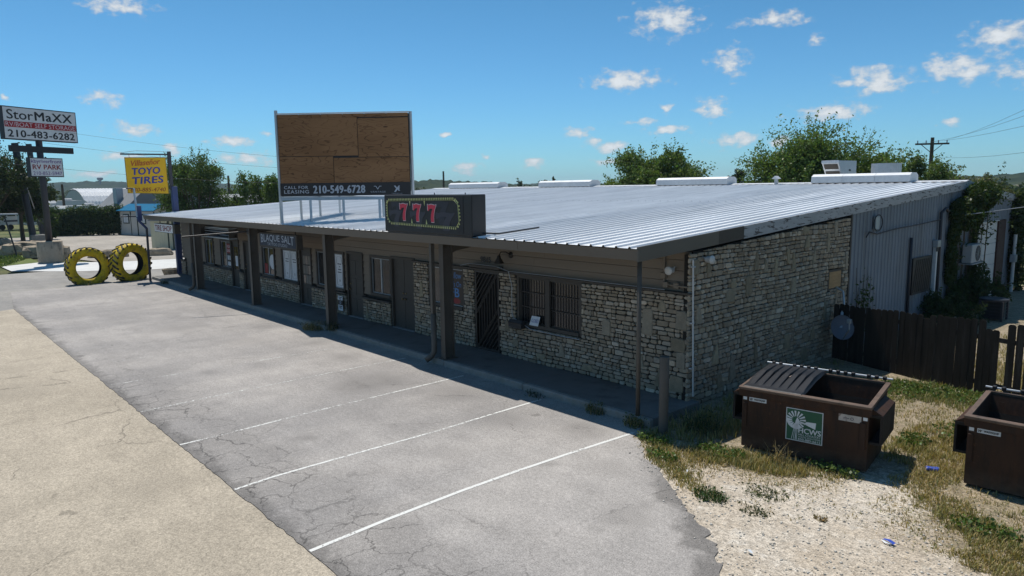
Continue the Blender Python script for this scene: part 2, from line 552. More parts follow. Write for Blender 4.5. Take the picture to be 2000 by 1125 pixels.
def ground_mat():
    m, nt, b = _nodes('caliche_ground')
    p = _pos(nt)
    n1 = _noise(nt, .55, 6, .65, p)
    c = _mix(nt, _maprange(nt, n1.outputs[0], .4, .62, 0, 1, True), (.50, .445, .37), (.43, .365, .285))
    n2 = _noise(nt, 3.2, 6, .75, p)
    c = _mix(nt, _maprange(nt, n2.outputs[0], .52, .7, 0, .8, True), c, (.58, .54, .475))
    sepg = nt.nodes.new('ShaderNodeSeparateXYZ'); nt.links.new(p, sepg.inputs[0])
    gx_, gy_ = sepg.outputs[0], sepg.outputs[1]
    d1_ = _math(nt, 'SUBTRACT', gy_, _math(nt, 'SUBTRACT', _math(nt, 'MULTIPLY', gx_, .34), .75))
    d2_ = _math(nt, 'ADD', _math(nt, 'SUBTRACT', gx_, 5.0), _math(nt, 'MULTIPLY', gy_, .75))
    dd_ = _math(nt, 'MAXIMUM', d1_, d2_)
    dd_ = _math(nt, 'ADD', dd_, _maprange(nt, n1.outputs[0], .3, .7, -.7, .7))
    dd_ = _math(nt, 'ADD', dd_, _maprange(nt, n2.outputs[0], .3, .7, -.6, .6))
    soil = _mix(nt, _maprange(nt, n2.outputs[0], .4, .6, 0, 1, True), (.30, .24, .165), (.20, .165, .10))
    c = _mix(nt, _maprange(nt, dd_, -.5, .6, 0, .85, True), c, soil)
    vo = nt.nodes.new('ShaderNodeTexVoronoi'); vo.inputs['Scale'].default_value = 34
    nt.links.new(p, vo.inputs['Vector'])
    sx = nt.nodes.new('ShaderNodeSeparateColor'); nt.links.new(vo.outputs['Color'], sx.inputs[0])
    f = _maprange(nt, sx.outputs[0], 0, 1, .66, 1.25)
    n3 = _noise(nt, 90, 2, .7, p)
    f = _math(nt, 'MULTIPLY', f, _maprange(nt, n3.outputs[0], .3, .7, .8, 1.2))
    cmb = nt.nodes.new('ShaderNodeCombineXYZ')
    for i in range(3): nt.links.new(f, cmb.inputs[i])
    nt.links.new(_mix(nt, 1.0, c, cmb.outputs[0], 'MULTIPLY'), b.inputs['Base Color'])
    b.inputs['Roughness'].default_value = .95
    b.inputs['Specular IOR Level'].default_value = .15
    h = _math(nt, 'ADD', vo.outputs['Distance'], _math(nt, 'MULTIPLY', n2.outputs[0], 2.0))
    _bump(nt, b, h, .5, .03)
    return m


M['caliche'] = ground_mat()
M['soil'] = mat('dry_soil', (.30, .235, .16), .95, var=.3, scale=1.1, bump=.5, bscale=25, second=(.17, .16, .07), sec=(.45, .62), sec_scale=.7, spec=.15, fine=.2)
M['terrain'] = mat('terrain_scrub', (.13, .13, .06), .95, var=.45, scale=.04, bump=0, second=(.06, .085, .035), sec=(.42, .6), sec_scale=.09, spec=.1, fine=.25, bscale=.6)
M['turf'] = mat('turf', (.12, .15, .05), .95, var=.35, scale=1.2, bump=.4, bscale=14, second=(.22, .17, .10), sec=(.55, .72), sec_scale=.8, spec=.1, fine=.25)


def paint_line_mat():
    m, nt, b = _nodes('worn_white_paint')
    p = _pos(nt)
    b.inputs['Base Color'].default_value = (.66, .66, .63, 1)
    b.inputs['Roughness'].default_value = .85
    sep = nt.nodes.new('ShaderNodeSeparateXYZ'); nt.links.new(p, sep.inputs[0])
    n = _noise(nt, 22, 4, .75, p)
    n2 = _noise(nt, 1.1, 3, .6, p)
    thr = _maprange(nt, sep.outputs[0], -16, .5, .66, .36)
    thr = _math(nt, 'ADD', thr, _maprange(nt, n2.outputs[0], .3, .7, -.1, .12))
    a = _maprange(nt, _math(nt, 'SUBTRACT', n.outputs[0], thr), -.04, .05, 0, .95)
    nt.links.new(a, b.inputs['Alpha'])
    return m


M['line'] = paint_line_mat()


def sheet(name, poly, z, m, kind='structure', depth=.0):
    mb = MB()
    n = len(poly)
    mb.add([(x, y, z) for x, y in poly], [tuple(range(n))])
    if depth:
        V = [(x, y, z) for x, y in poly] + [(x, y, z - depth) for x, y in poly]
        mb.add(V, [(i, (i + 1) % n, n + (i + 1) % n, n + i) for i in range(n)])
    return tag(mb.build(name, m), kind=kind)


def rough_edge(pts, step=.12, amp=.03, seed=1):
    r = random.Random(seed); out = []
    for a, b in zip(pts[:-1], pts[1:]):
        L = math.hypot(b[0] - a[0], b[1] - a[1]); k = max(1, int(L / step))
        for i in range(k):
            t = i / k
            out.append((a[0] + (b[0] - a[0]) * t + r.uniform(-amp, amp), a[1] + (b[1] - a[1]) * t + r.uniform(-amp, amp)))
    out.append(pts[-1])
    return out


sheet('ground', [(-2400, -2400), (2400, -2400), (2400, 2400), (-2400, 2400)], -.09, M['terrain'])
sheet('road', [(-40, -80), (-22, -80), (-22, 0), (-31.2, 3), (-31.2, 60), (-40, 60)], -.028, M['road'])
sheet('paved_lot', [(-80, -1.5), (-48.5, -.6), (-40, 1), (-40, 30), (-80, 14)], -.024, M['far_lot'])
sheet('concrete_apron', [(-45.4, -4.8), (-41.6, -4.7), (-38.6, -2.0), (-36.2, 1.6), (-36.0, 10), (-40.6, 9.5), (-43.0, 1.0), (-46.6, -2.7)], -.018, M['apron'])
sheet('lawn', [(-70, -2.4), (-56, -2.5), (-46.7, -2.6), (-45.6, -4.9), (-44.6, -14), (-70, -20)], -.020, M['turf'])
tan_edge = rough_edge([(-24.9, -6.57), (14, -6.57)], .15, .018, 3)
sheet('tan_asphalt', tan_edge + [(14, -40), (-24.0, -40), (-24.2, -8.4)], -.008, M['asphalt_tan'])
right_edge = rough_edge([(.20, 0.0), (.37, -.49), (1.17, -1.21), (1.81, -1.57), (2.56, -2.18), (3.0, -2.48), (3.42, -2.83), (3.94, -3.37), (5.0, -4.6), (6.6, -6.56)], .10, .06, 4)
lot = sheet('asphalt_lot', [(-30.6, -6.0), (-30.9, .02), (.0, .02)] + right_edge + [(x, y + .004) for x, y in reversed(tan_edge)], .0, M['asphalt'], depth=.045)
sheet('caliche_ground', [(-.2, .3), (-.4, -3), (4, -6.3), (9, -6.3), (30, -6.3), (30, 26), (.1, 26)], -.014, M['caliche'])

LINES = [[(.20, -6.56), (.13, -5.4), (.10, -4.15), (.12, -3.1), (.17, -2.0), (.28, -.40)],
         [(-2.24, -6.56), (-2.3, -5.97), (-2.3, -5.39), (-2.28, -4.48), (-2.24, -2.87), (-2.28, -1.69), (-2.31, -.2)],
         [(-4.78, -6.56), (-4.79, -5.69), (-4.88, -4.13), (-4.91, -2.37), (-4.94, -.2)],
         [(-7.31, -6.55), (-7.37, -5.28), (-7.41, -2.92), (-7.42, -1.56), (-7.38, -.2)],
         [(-9.97, -6.54), (-9.97, -5.59), (-9.9, -4.44), (-9.79, -.2)],
         [(-12.5, -6.55), (-12.44, -5.56), (-12.47, -.3)], [(-15.09, -6.55), (-15.14, -.3)], [(-17.6, -6.5), (-17.65, -.3)], [(-20.1, -6.5), (-20.15, -.3)]]
for i, L in enumerate(LINES):
    mb = MB(); V = []
    hw = .032 if i == 0 else .028
    for (x, y) in L:
        V += [(x - hw, y, .004), (x + hw, y, .004)]
    mb.add(V, [(2 * k, 2 * k + 1, 2 * k + 3, 2 * k + 2) for k in range(len(L) - 1)])
    mb.build('parking_line', M['line'], lot)

# ---------------------------------------------------------------- building materials
M['stone'] = mat('ledge_stone', (.3, .3, .3), .9, var=.22, scale=9, bump=.5, bscale=45, attr=True, spec=.2, fine=.12)
M['mortar'] = mat('mortar', (.03, .027, .023), .95, var=.2, scale=8, bump=.3, bscale=60, spec=.1)
M['siding'] = mat('tan_siding', (.205, .168, .13), .75, var=.1, scale=1.4, bump=.12, bscale=50, stretch=(.25, 1, 2.5), spec=.3)
M['trim'] = mat('brown_trim', (.072, .061, .05), .7, var=.2, scale=3, bump=.1, bscale=40, spec=.35)
M['pillar'] = mat('brown_steel', (.088, .075, .061), .6, var=.22, scale=2.5, bump=.08, bscale=30, second=(.07, .05, .035), sec=(.6, .75), sec_scale=3, spec=.4)
M['door'] = mat('brown_door', (.052, .045, .037), .6, var=.12, scale=3, bump=.06, bscale=40, spec=.4)
M['gutter'] = mat('bronze_gutter', (.095, .082, .066), .5, var=.2, scale=1.5, bump=.05, bscale=20, spec=.5, stretch=(.4, 1, 1))
M['roof'] = mat('galvanised_roof', (.74, .76, .775), .46, metal=.35, var=.07, scale=.5, bump=.02, bscale=8, second=(.63, .655, .67), sec=(.45, .7), sec_scale=1.3, stretch=(1.6, .12, 1), spec=.5, fine=.03)
M['white_metal'] = mat('white_sheet_metal', (.55, .57, .59), .5, metal=.1, var=.08, scale=1.5, bump=.03, bscale=12, spec=.5)
M['wall_metal'] = mat('pale_wall_sheet', (.165, .19, .225), .55, var=.22, scale=1.1, bump=.03, bscale=12, second=(.115, .125, .14), sec=(.5, .72), sec_scale=1.2, stretch=(1, 1, .3), spec=.4)
M['rake'] = mat('chipped_white_paint', (.36, .37, .38), .7, var=.18, scale=3, bump=.15, bscale=25, second=(.10, .092, .09), sec=(.55, .6), sec_scale=6.5, stretch=(1, .5, 2.6), spec=.3)
M['glass'] = flat('window_glass', (.018, .02, .022), .06, spec=.6)
M['blind'] = mat('dusty_blinds', (.19, .17, .145), .7, var=.15, scale=2, bump=0)
M['white'] = mat('white_paint', (.55, .55, .54), .6, var=.06, scale=4, bump=.03)
M['paper'] = flat('paper', (.60, .63, .66), .7)
M['black'] = mat('black_paint', (.018, .018, .02), .5, var=.2, scale=4, bump=.05)
M['iron'] = mat('black_iron', (.03, .024, .02), .5, var=.3, scale=6, bump=.05)
M['galv'] = mat('galvanised_pipe', (.38, .41, .44), .45, metal=.5, var=.12, scale=5, bump=.03)
M['dark'] = flat('dark_interior', (.012, .011, .01), .9)
M['knob'] = flat('brass_knob', (.22, .17, .09), .35, metal=.8)

# ---------------------------------------------------------------- the long shop building
B = thing('shop_building', 'long low limestone and tan siding shop row with white metal roof', 'building', (-15, 9, 0))
XR, XL = .14, -30.94
YE, ZE, YR, SL = -.22, 3.27, 17.78, .0617            # eave, eave height, ridge, slope


def zr(y): return ZE + SL * (y - YE)


YF = 1.43                                            # face of the stone
# walkway
wk = thing('walkway', None, None, (-15, .8, 0)); del_ = None
wk['kind'] = 'structure'
mb = MB(); xs = [XL - .1, -27.2, -24.1, -21.1, -18.0, -15.0, -12.1, -9.0, -6.0, -3.1, .32]
for a, b_ in zip(xs[:-1], xs[1:]):
    s_ = MB(); s_.bbox(a + .006, b_ - .006, .14, 1.6, -.05, .15, .008); s_.build('slab', M['walk'], wk)
    s_ = MB(); s_.bbox(a + .004, b_ - .004, .0, .134, -.06, .146, .022); s_.build('curb', M['curb'], wk)

# backing walls (inside of the shell)
mb = MB()
mb.box(XL + .06, .06, 1.62, 1.70, 0, 3.1)
mb.box(XL + .04, XL + .12, 1.6, 24.2, 0, 3.25)
mb.box(XL + .04, .06, 24.2, 24.3, 0, 3.6)
mb.build('wall', M['trim'], B)

# ---- openings of the front: (kind, x0, x1, z0, z1)
OPEN = [('door', -29.2, -28.25, .15, 2.2), ('win', -27.25, -26.2, .95, 2.17), ('win', -25.2, -23.95, .95, 2.17), ('door', -23.85, -23.05, .15, 2.2),
        ('door', -22.4, -21.4, .15, 2.2), ('win', -20.45, -19.3, .98, 2.14), ('win', -18.55, -17.2, .93, 2.14), ('door', -16.95, -16.1, .15, 2.22),
        ('win', -15.6, -13.65, 1.0, 2.24), ('door', -13.35, -12.42, .15, 2.27), ('win', -11.85, -10.68, 1.08, 2.26), ('door', -10.58, -9.42, .15, 2.28)]
LOW = [(-30.94, -30.3), (-28.12, -23.9), (-23.0, -22.5), (-21.3, -17.08), (-16.05, -13.45), (-12.36, -10.68)]
ROWS = [(.15 + i * .213, .15 + (i + 1) * .213) for i in range(14)]
for (z0, z1) in ROWS:
    z1 = min(z1, 3.08)
    segs = [(XL + .06, .06)]
    cuts = [(a - .05, b_ + .05) for (k, a, b_, c, d) in OPEN if c < z1 - .02 and d > z0 + .02]
    if z0 < .82:
        cuts += LOW
    if z0 < 2.2:
        cuts += [(-9.40, .2)]
    for (a, b_) in sorted(cuts):
        nxt = []
        for (p, q) in segs:
            if b_ <= p or a >= q: nxt.append((p, q))
            else:
                if a - p > .03: nxt.append((p, a))
                if q - b_ > .03: nxt.append((b_, q))
        segs = nxt
    for (p, q) in segs:
        k = max(1, round((q - p) / 4.2)); off = rng.uniform(-.5, .5) if k > 1 else 0
        xsb = [p] + [p + (q - p) * i / k + off for i in range(1, k)] + [q]
        for a, b_ in zip(xsb[:-1], xsb[1:]):
            s_ = MB()
            zz0 = max(z0, 2.27) if (a > -9.45 and z0 < 2.27) else z0
            if a > -9.45 and z0 < 2.2:
                continue
            a_, c_ = a + .002, b_ - .002
            zz0 += .012
            # lapped board: bottom edge proud of the top
            s_.add([(a_, 1.505, zz0), (c_, 1.505, zz0), (c_, 1.535, z1), (a_, 1.535, z1), (a_, 1.6, zz0), (c_, 1.6, zz0), (c_, 1.6, z1), (a_, 1.6, z1)],
                   [(0, 1, 2, 3), (4, 7, 6, 5), (0, 4, 5, 1), (1, 5, 6, 2), (2, 6, 7, 3), (3, 7, 4, 0)])
            s_.build('siding_board', M['siding'], B)

# ---- stone veneer
STONES = []          # (mesh builder, priority)
S_COLS = [(.49, .40, .295), (.52, .435, .325), (.47, .38, .275), (.54, .46, .36), (.45, .365, .265), (.51, .42, .305), (.58, .51, .41), (.43, .35, .26), (.48, .42, .34)]


def stone_piece(poly, frame, proud, col, inset=.012):
    """poly: outline in wall (u, v); frame maps (u, v, d) to the world"""
    n = len(poly)
    cu = sum(p[0] for p in poly) / n; cv = sum(p[1] for p in poly) / n
    V = []
    for (d, ins) in ((-.005, 0), (proud * .72, 0), (proud, inset)):
        for (u, v) in poly:
            du, dv = cu - u, cv - v; L = math.hypot(du, dv) or 1
            V.append(frame(u + du / L * ins, v + dv / L * ins, d + (rng.uniform(-.003, .003) if ins else 0)))
    F = []
    for r_ in (0, 1):
        for i in range(n):
            j = (i + 1) % n
            F.append((r_ * n + i, r_ * n + j, (r_ + 1) * n + j, (r_ + 1) * n + i))
    F.append(tuple(range(2 * n, 3 * n)))
    mbs = MB(); mbs.add(V, F, col)
    c = Vector(frame(cu, cv, proud))
    us = [p[0] for p in poly]; vs__ = [p[1] for p in poly]
    ang = abs((CAM - c).normalized().dot((Vector(frame(cu, cv, 1)) - Vector(frame(cu, cv, 0)))))
    STONES.append((mbs, (max(us) - min(us)) * (max(vs__) - min(vs__)) * ang / (CAM - c).length_squared))


def pick_col():
    c = rng.choice(S_COLS); k = rng.uniform(.50, .74)
    if rng.random() < .06: k *= 1.35
    return tuple(min(.7, x * k) for x in c)


def stone_field(u0, u1, v0, vtop, frame, holes=(), rows=.096, wmin=.11, wmax=.29):
    """coursed ledgestone between u0..u1 and v0..vtop(u)"""
    v = v0
    vmax = max(vtop(u0), vtop(u1))
    wav = rng.uniform(0, 6)
    while v < vmax - .03:
        h = rows * rng.choice((.7, .85, 1, 1, 1.1, 1.3))
        u = u0
        while u < u1 - .02:
            wd = rng.uniform(wmin, wmax) * (.8 + .35 * rng.random())
            if rng.random() < .18: wd *= .55
            ue = min(u1, u + wd)
            if u1 - ue < .09: ue = u1
            lo, hi = v, min(v + h, vmax)
            wob = .014 * math.sin(u * 1.7 + v * 2 + wav)
            a, b_, c, d = u + .0085, ue - .0085, lo + .0065 + wob, hi - .0065 + wob
            top = min(vtop(a), vtop(b_)) - .004
            c = max(c, v0)
            d = min(d, top)
            ok = d - c > .022 and b_ - a > .02
            for (p, q, r_, s_) in holes:
                if b_ > p and a < q and d > r_ and c < s_:
                    if a < p - .06: b_ = p - .006
                    elif b_ > q + .06: a = q + .006
                    elif c < r_ - .03: d = r_ - .005
                    elif d > s_ + .03: c = s_ + .005
                    else: ok = False
            if ok and b_ - a > .02 and d - c > .02:
                pieces = [(a, b_, c, d)]
                if d - c > .085 and rng.random() < .22:        # two thin ones on top of each other
                    mid = (c + d) / 2 + rng.uniform(-.01, .01)
                    pieces = [(a, b_, c, mid - .005), (a, b_, mid + .005, d)]
                for (a1, b1, c1, d1) in pieces:
                    ch = min(.026, (b1 - a1) * .22, (d1 - c1) * .34)
                    j = lambda s=.006: rng.uniform(-s, s)
                    k1, k2, k3, k4 = [ch * rng.uniform(.3, 1.5) for _ in range(4)]
                    sk = rng.uniform(-.01, .01)
                    poly = [(a1 + k1, c1 + j() * .6), (b1 - k2, c1 + j() * .6), (b1 + sk * .5, c1 + k2), (b1 + sk, d1 - k3), (b1 - k3, d1 + j() * .6), (a1 + k4, d1 + j() * .6), (a1 + j(), d1 - k4), (a1 + j(), c1 + k1)]
                    poly = [(min(max(x, u0), u1), y) for x, y in poly]
                    stone_piece(poly, frame, rng.uniform(.028, .055), pick_col())
            u = ue
        v += h


def feature(cu, cv, w_, h_, kind, frame, ang=0.0):
    shapes = {'spike': [(-.5, -.5), (.5, -.42), (.38, .1), (.05, .5), (-.15, .42), (-.42, -.05)], 'slab': [(-.5, -.5), (.45, -.5), (.5, .35), (.3, .5), (-.42, .46)],
              'tri': [(-.5, -.5), (.5, -.5), (.45, -.1), (.12, .5), (-.05, .48)], 'block': [(-.48, -.5), (.46, -.46), (.5, .1), (.42, .46), (-.3, .5), (-.5, .3)]}
    ca, sa = math.cos(ang), math.sin(ang)
    poly = []
    for (x, y) in shapes[kind]:
        x = x * w_ * rng.choice((1, 1)); y = y * h_
        poly.append((cu + x * ca - y * sa + rng.uniform(-.01, .01), cv + x * sa + y * ca + rng.uniform(-.01, .01)))
    c = rng.choice([(.44, .38, .29), (.42, .35, .24), (.46, .39, .27), (.36, .30, .21), (.43, .37, .27)]); k = rng.uniform(.55, .72)
    stone_piece(poly, frame, .062, tuple(x * k for x in c), .014)


front = lambda u, v, d: (u, YF + .045 - d, v)
side = lambda u, v, d: (.095 + d, u, v)
for (a, b_) in LOW:
    stone_field(a, b_, .15, lambda u: .86, front, rows=.092)
    for k in range(int((b_ - a) / .8)):
        feature(a + .35 + .8 * k + rng.uniform(-.1, .15), rng.uniform(.38, .58), rng.uniform(.12, .2), rng.uniform(.28, .42), rng.choice(('spike', 'tri', 'slab')), front)
HOLES = [(-6.52, -5.52, 0, 2.4), (-4.87, -2.70, 1.0, 2.4), (-8.62, -6.98, 1.10, 2.4)]
stone_field(-9.36, .135, .15, lambda u: 2.255, front, HOLES)
for (x, z, w_, h_, k) in [(-8.95, 1.5, .2, .5, 'spike'), (-8.3, .75, .22, .32, 'tri'), (-7.75, .45, .17, .45, 'slab'), (-6.85, 1.75, .22, .34, 'tri'), (-9.1, .7, .2, .2, 'block'), (-5.2, .95, .2, .32, 'spike'), (-4.9, .55, .2, .2, 'block'),
                           (-3.3, .62, .2, .36, 'spike'), (-1.95, 1.35, .24, .36, 'slab'), (-1.05, .8, .26, .36, 'spike'), (-.85, 1.62, .28, .56, 'slab'), (-.5, .5, .3, .42, 'spike'), (-.04, 1.75, .27, .38, 'slab'), (-.1, 1.25, .33, .28, 'block'),
                           (-.03, .95, .22, .34, 'slab'), (-.12, .45, .34, .34, 'block'), (-2.5, .35, .3, .14, 'block'), (-4.0, .36, .3, .13, 'block'), (-.5, 2.0, .2, .25, 'spike')]:
    feature(x, z, w_, h_, k, front)
rk = lambda u: 3.06 + SL * (u - YF) + .02
PATCH = (7.42, 8.22, 1.72, 2.22)
stone_field(1.42, 8.56, -.02, rk, side, [PATCH], rows=.094)
for (y, z, w_, h_, k) in [(2.05, 2.85, .16, .42, 'tri'), (3.9, 2.75, .18, .45, 'spike'), (4.75, 2.55, .15, .42, 'slab'), (5.3, 2.75, .14, .34, 'block'), (5.55, 2.62, .2, .4, 'tri'), (6.2, 3.02, .26, .3, 'tri'), (6.1, 3.3, .3, .16, 'block'),
                           (7.3, 2.95, .14, .5, 'slab'), (7.7, 3.25, .18, .4, 'slab'), (6.6, 2.65, .14, .4, 'spike'), (2.9, 2.1, .36, .3, 'block'), (3.0, 2.32, .22, .18, 'block'), (3.6, 2.25, .24, .42, 'slab'), (4.3, 2.6, .15, .3, 'spike'), (1.75, 1.85, .22, .42, 'spike'),
                           (5.6, 2.05, .22, .36, 'slab'), (5.9, 1.4, .16, .4, 'slab'), (3.4, 1.15, .18, .36, 'tri'), (2.4, .95, .22, .42, 'tri'), (2.55, .35, .2, .34, 'slab'), (3.05, .55, .24, .62, 'spike'), (4.0, .75, .15, .42, 'spike'), (5.4, .75, .26, .38, 'slab'),
                           (6.7, .75, .2, .34, 'spike'), (7.3, 1.25, .15, .5, 'slab'), (7.9, 1.5, .13, .55, 'slab'), (6.3, .3, .3, .3, 'block'), (1.6, 2.8, .25, .3, 'slab'), (8.4, 2.4, .14, .4, 'slab'), (6.9, 2.1, .17, .36, 'spike'), (4.6, .3, .2, .3, 'tri')]:
    feature(y, z, w_, h_, k, side, rng.uniform(-.12, .12))
# mortar cores
for k_, parts in enumerate([[(-9.38, -8.62, 2.25), (-8.62, -6.98, 1.10), (-6.98, -6.52, 2.25)], [(-5.52, -4.87, 2.25), (-4.87, -2.70, 1.0), (-2.70, .09, 2.25)]] + [[(a, b_, .858)] for (a, b_) in LOW]):
    mb = MB()
    out_ = [(parts[0][0], .1)]
    for (a, b_, z) in parts: out_ += [(a, z), (b_, z)]
    out_.append((parts[-1][1], .1))
    mb.prism(out_[::-1], (0, 1.598, 0), (1, 0, 0), (0, 0, 1), YF + .05 - 1.598 if False else .118)
    mb.build('stone_wall', M['mortar'], B)
mb = MB(); mb.add([(.09, 1.602, -.1), (.09, 8.58, -.1), (.09, 8.58, rk(8.58)), (.09, 1.602, rk(1.602)), (.0, 1.602, -.1), (.0, 8.58, -.1), (.0, 8.58, rk(8.58)), (.0, 1.602, rk(1.602))],
                  [(0, 1, 2, 3), (7, 6, 5, 4), (0, 4, 5, 1), (1, 5, 6, 2), (2, 6, 7, 3), (3, 7, 4, 0)])
mb.add([(.09, 1.44, -.1), (.09, 1.60, -.1), (.09, 1.60, 3.05), (.09, 1.44, 3.05), (.0, 1.44, -.1), (.0, 1.60, -.1), (.0, 1.60, 3.05), (.0, 1.44, 3.05)],
       [(0, 1, 2, 3), (7, 6, 5, 4), (0, 4, 5, 1), (1, 5, 6, 2), (2, 6, 7, 3), (3, 7, 4, 0)])
sw = mb.build('stone_wall', M['mortar'], B)
STONES.sort(key=lambda s: -s[1])
rest = MB()
for i, (s_, pr) in enumerate(STONES):
    if i < 300:
        s_.build('stone', M['stone'], B)
    else:
        rest.add(s_.v, s_.f, s_.c[0])
tag(rest.build('stones', M['stone'], B), kind='stuff')
# ledges over the stone
mb = MB(); mb.bbox(-9.40, .15, 1.385, 1.6, 2.262, 2.31, .008); mb.build('ledge', M['trim'], B)
for (a, b_) in LOW:
    mb = MB(); mb.bbox(a - .02, b_ + .02, 1.385, 1.6, .868, .925, .008); mb.build('ledge', M['trim'], B)
mb = MB(); mb.box(-.02, .10, 1.46, 1.53, 2.312, 3.06); mb.build('corner_board', M['siding'], B)


# ---- doors and windows
def door(x0, x1, z1, style):
    mb = MB(); y0 = 1.47
    mb.box(x0 - .06, x0, y0, 1.6, .15, z1 + .07); mb.box(x1, x1 + .06, y0, 1.6, .15, z1 + .07); mb.box(x0, x1, y0, 1.6, z1, z1 + .07)
    fr = mb.build('door_frame', M['trim'], B)
    n = 2 if style == 'double' else 1
    wd = (x1 - x0) / n
    for i in range(n):
        a, b_ = x0 + i * wd + .008, x0 + (i + 1) * wd - .008
        mb = MB(); mb.box(a, b_, 1.545, 1.595, .165, z1 - .006)
        d = mb.build('door', M['door'], B)
        if style == 'panel' or style == 'lite':
            for (p, q, r_, s_) in ((.12, .46, .2, .62), (.54, .88, .2, .62), (.12, .46, .74, 1.3), (.54, .88, .74, 1.3), (.12, .46, 1.42, 1.9), (.54, .88, 1.42, 1.9)):
                if style == 'lite' and r_ > .7: continue
                mb = MB(); mb.bbox(a + p * wd, a + q * wd, 1.533, 1.546, .15 + r_, .15 + s_, .008); mb.build('panel', M['door'], d)
        if style == 'lite':
            for c in range(3):
                for r_ in range(3):
                    mb = MB(); xa = a + wd * (.14 + .25 * c); za = .95 + .36 * r_
                    mb.box(xa, xa + wd * .21, 1.538, 1.546, za, za + .31); mb.build('pane', M['blind'] if (c + r_) % 3 else M['glass'], d)
        if style == 'glass':
            mb = MB(); mb.box(a + .14, b_ - .14, 1.538, 1.546, .95, z1 - .25); mb.build('pane', M['glass'], d)
            mb = MB(); mb.box(a + .3, b_ - .22, 1.530, 1.537, 1.1, 1.55); mb.build('notice', M['paper'], d)
        kx = b_ - .07 if style != 'double' or i == 0 else a + .07
        if style in ('panel', 'plain'): kx = a + .07
        mb = MB(); mb.lathe([(0, -.07), (.028, -.065), (.034, -.045), (.02, -.02), (.022, 0)], (kx, 1.545, 1.08), 'y', 10)
        mb.lathe([(0, -.03), (.025, -.03), (.028, 0)], (kx, 1.545, 1.25), 'y', 10)
        mb.build('handle', M['knob'], d, smooth=True)
    mb = MB(); mb.box(x0, x1, 1.44, 1.6, .151, .164); mb.build('threshold', M['galv'], B)


def window(x0, x1, z0, z1, panes=2, fill=None, sill=True):
    mb = MB(); y0 = 1.47; t = .055
    mb.box(x0 - .05, x0 + .03, y0, 1.6, z0 - .05, z1 + .05); mb.box(x1 - .03, x1 + .05, y0, 1.6, z0 - .05, z1 + .05)
    mb.box(x0 + .03, x1 - .03, y0, 1.6, z1 - .03, z1 + .05); mb.box(x0 + .03, x1 - .03, y0 - .03, 1.6, z0 - .05, z0 + .03)
    wn_ = mb.build('window', M['trim'], B)
    wd = (x1 - x0 - .06) / panes
    out_ = []
    for i in range(panes):
        a = x0 + .03 + i * wd
        mb = MB(); e = .022
        mb.box(a, a + e, 1.515, 1.56, z0 + .03, z1 - .03); mb.box(a + wd - e, a + wd, 1.515, 1.56, z0 + .03, z1 - .03)
        mb.box(a + e, a + wd - e, 1.515, 1.56, z0 + .03, z0 + .03 + e); mb.box(a + e, a + wd - e, 1.515, 1.56, z1 - .03 - e, z1 - .03)
        mb.build('sash', M['galv'] if fill != 'dark' else M['trim'], wn_)
        mb = MB(); mb.box(a + e, a + wd - e, 1.54, 1.552, z0 + .03 + e, z1 - .03 - e)
        mb.build('pane', M['glass_clear'] if fill == 'blind' else M['glass'], wn_)
        if fill == 'blind':
            mb = MB(); k = int(wd / .085)
            for q in range(k):
                xq = a + e + (wd - 2 * e) * (q + .5) / k
                mb.beam((xq - .03, 1.575, (z0 + z1) / 2), (xq + .035, 1.585, (z0 + z1) / 2), z1 - z0 - .1, .004, (0, 1, 0))
            mb.build('blind', M['blind'], wn_)
        out_.append((a + e, a + wd - e))
    return wn_, out_


def clear_glass():
    m, nt, b = _nodes('thin_glass')
    tr = nt.nodes.new('ShaderNodeBsdfTransparent'); gl = nt.nodes.new('ShaderNodeBsdfGlossy')
    gl.inputs['Roughness'].default_value = .03
    fr = nt.nodes.new('ShaderNodeFresnel'); fr.inputs[0].default_value = 1.5
    mx = nt.nodes.new('ShaderNodeMixShader')
    tr.inputs[0].default_value = (.75, .78, .78, 1)
    nt.links.new(fr.outputs[0], mx.inputs[0]); nt.links.new(tr.outputs[0], mx.inputs[1]); nt.links.new(gl.outputs[0], mx.inputs[2])
    nt.links.new(mx.outputs[0], nt.nodes['Material Output'].inputs[0])
    return m


M['glass_clear'] = clear_glass()
door(-29.2, -28.25, 2.2, 'plain'); door(-23.85, -23.05, 2.2, 'glass'); door(-22.4, -21.4, 2.2, 'plain'); door(-16.95, -16.1, 2.22, 'lite'); door(-13.35, -12.42, 2.27, 'panel'); door(-10.58, -9.42, 2.28, 'double')
window(-27.25, -26.2, .95, 2.17, 2); WFAR = window(-25.2, -23.95, .95, 2.17, 2); WT1 = window(-20.45, -19.3, .98, 2.14, 2); WT2 = window(-18.55, -17.2, .93, 2.14, 2)
WPO = window(-15.6, -13.65, 1.0, 2.24, 3); window(-11.85, -10.68, 1.08, 2.26, 2, 'blind')
# window with painted writing, beside the pillar
WFB = window(-8.57, -7.03, 1.15, 2.22, 2)
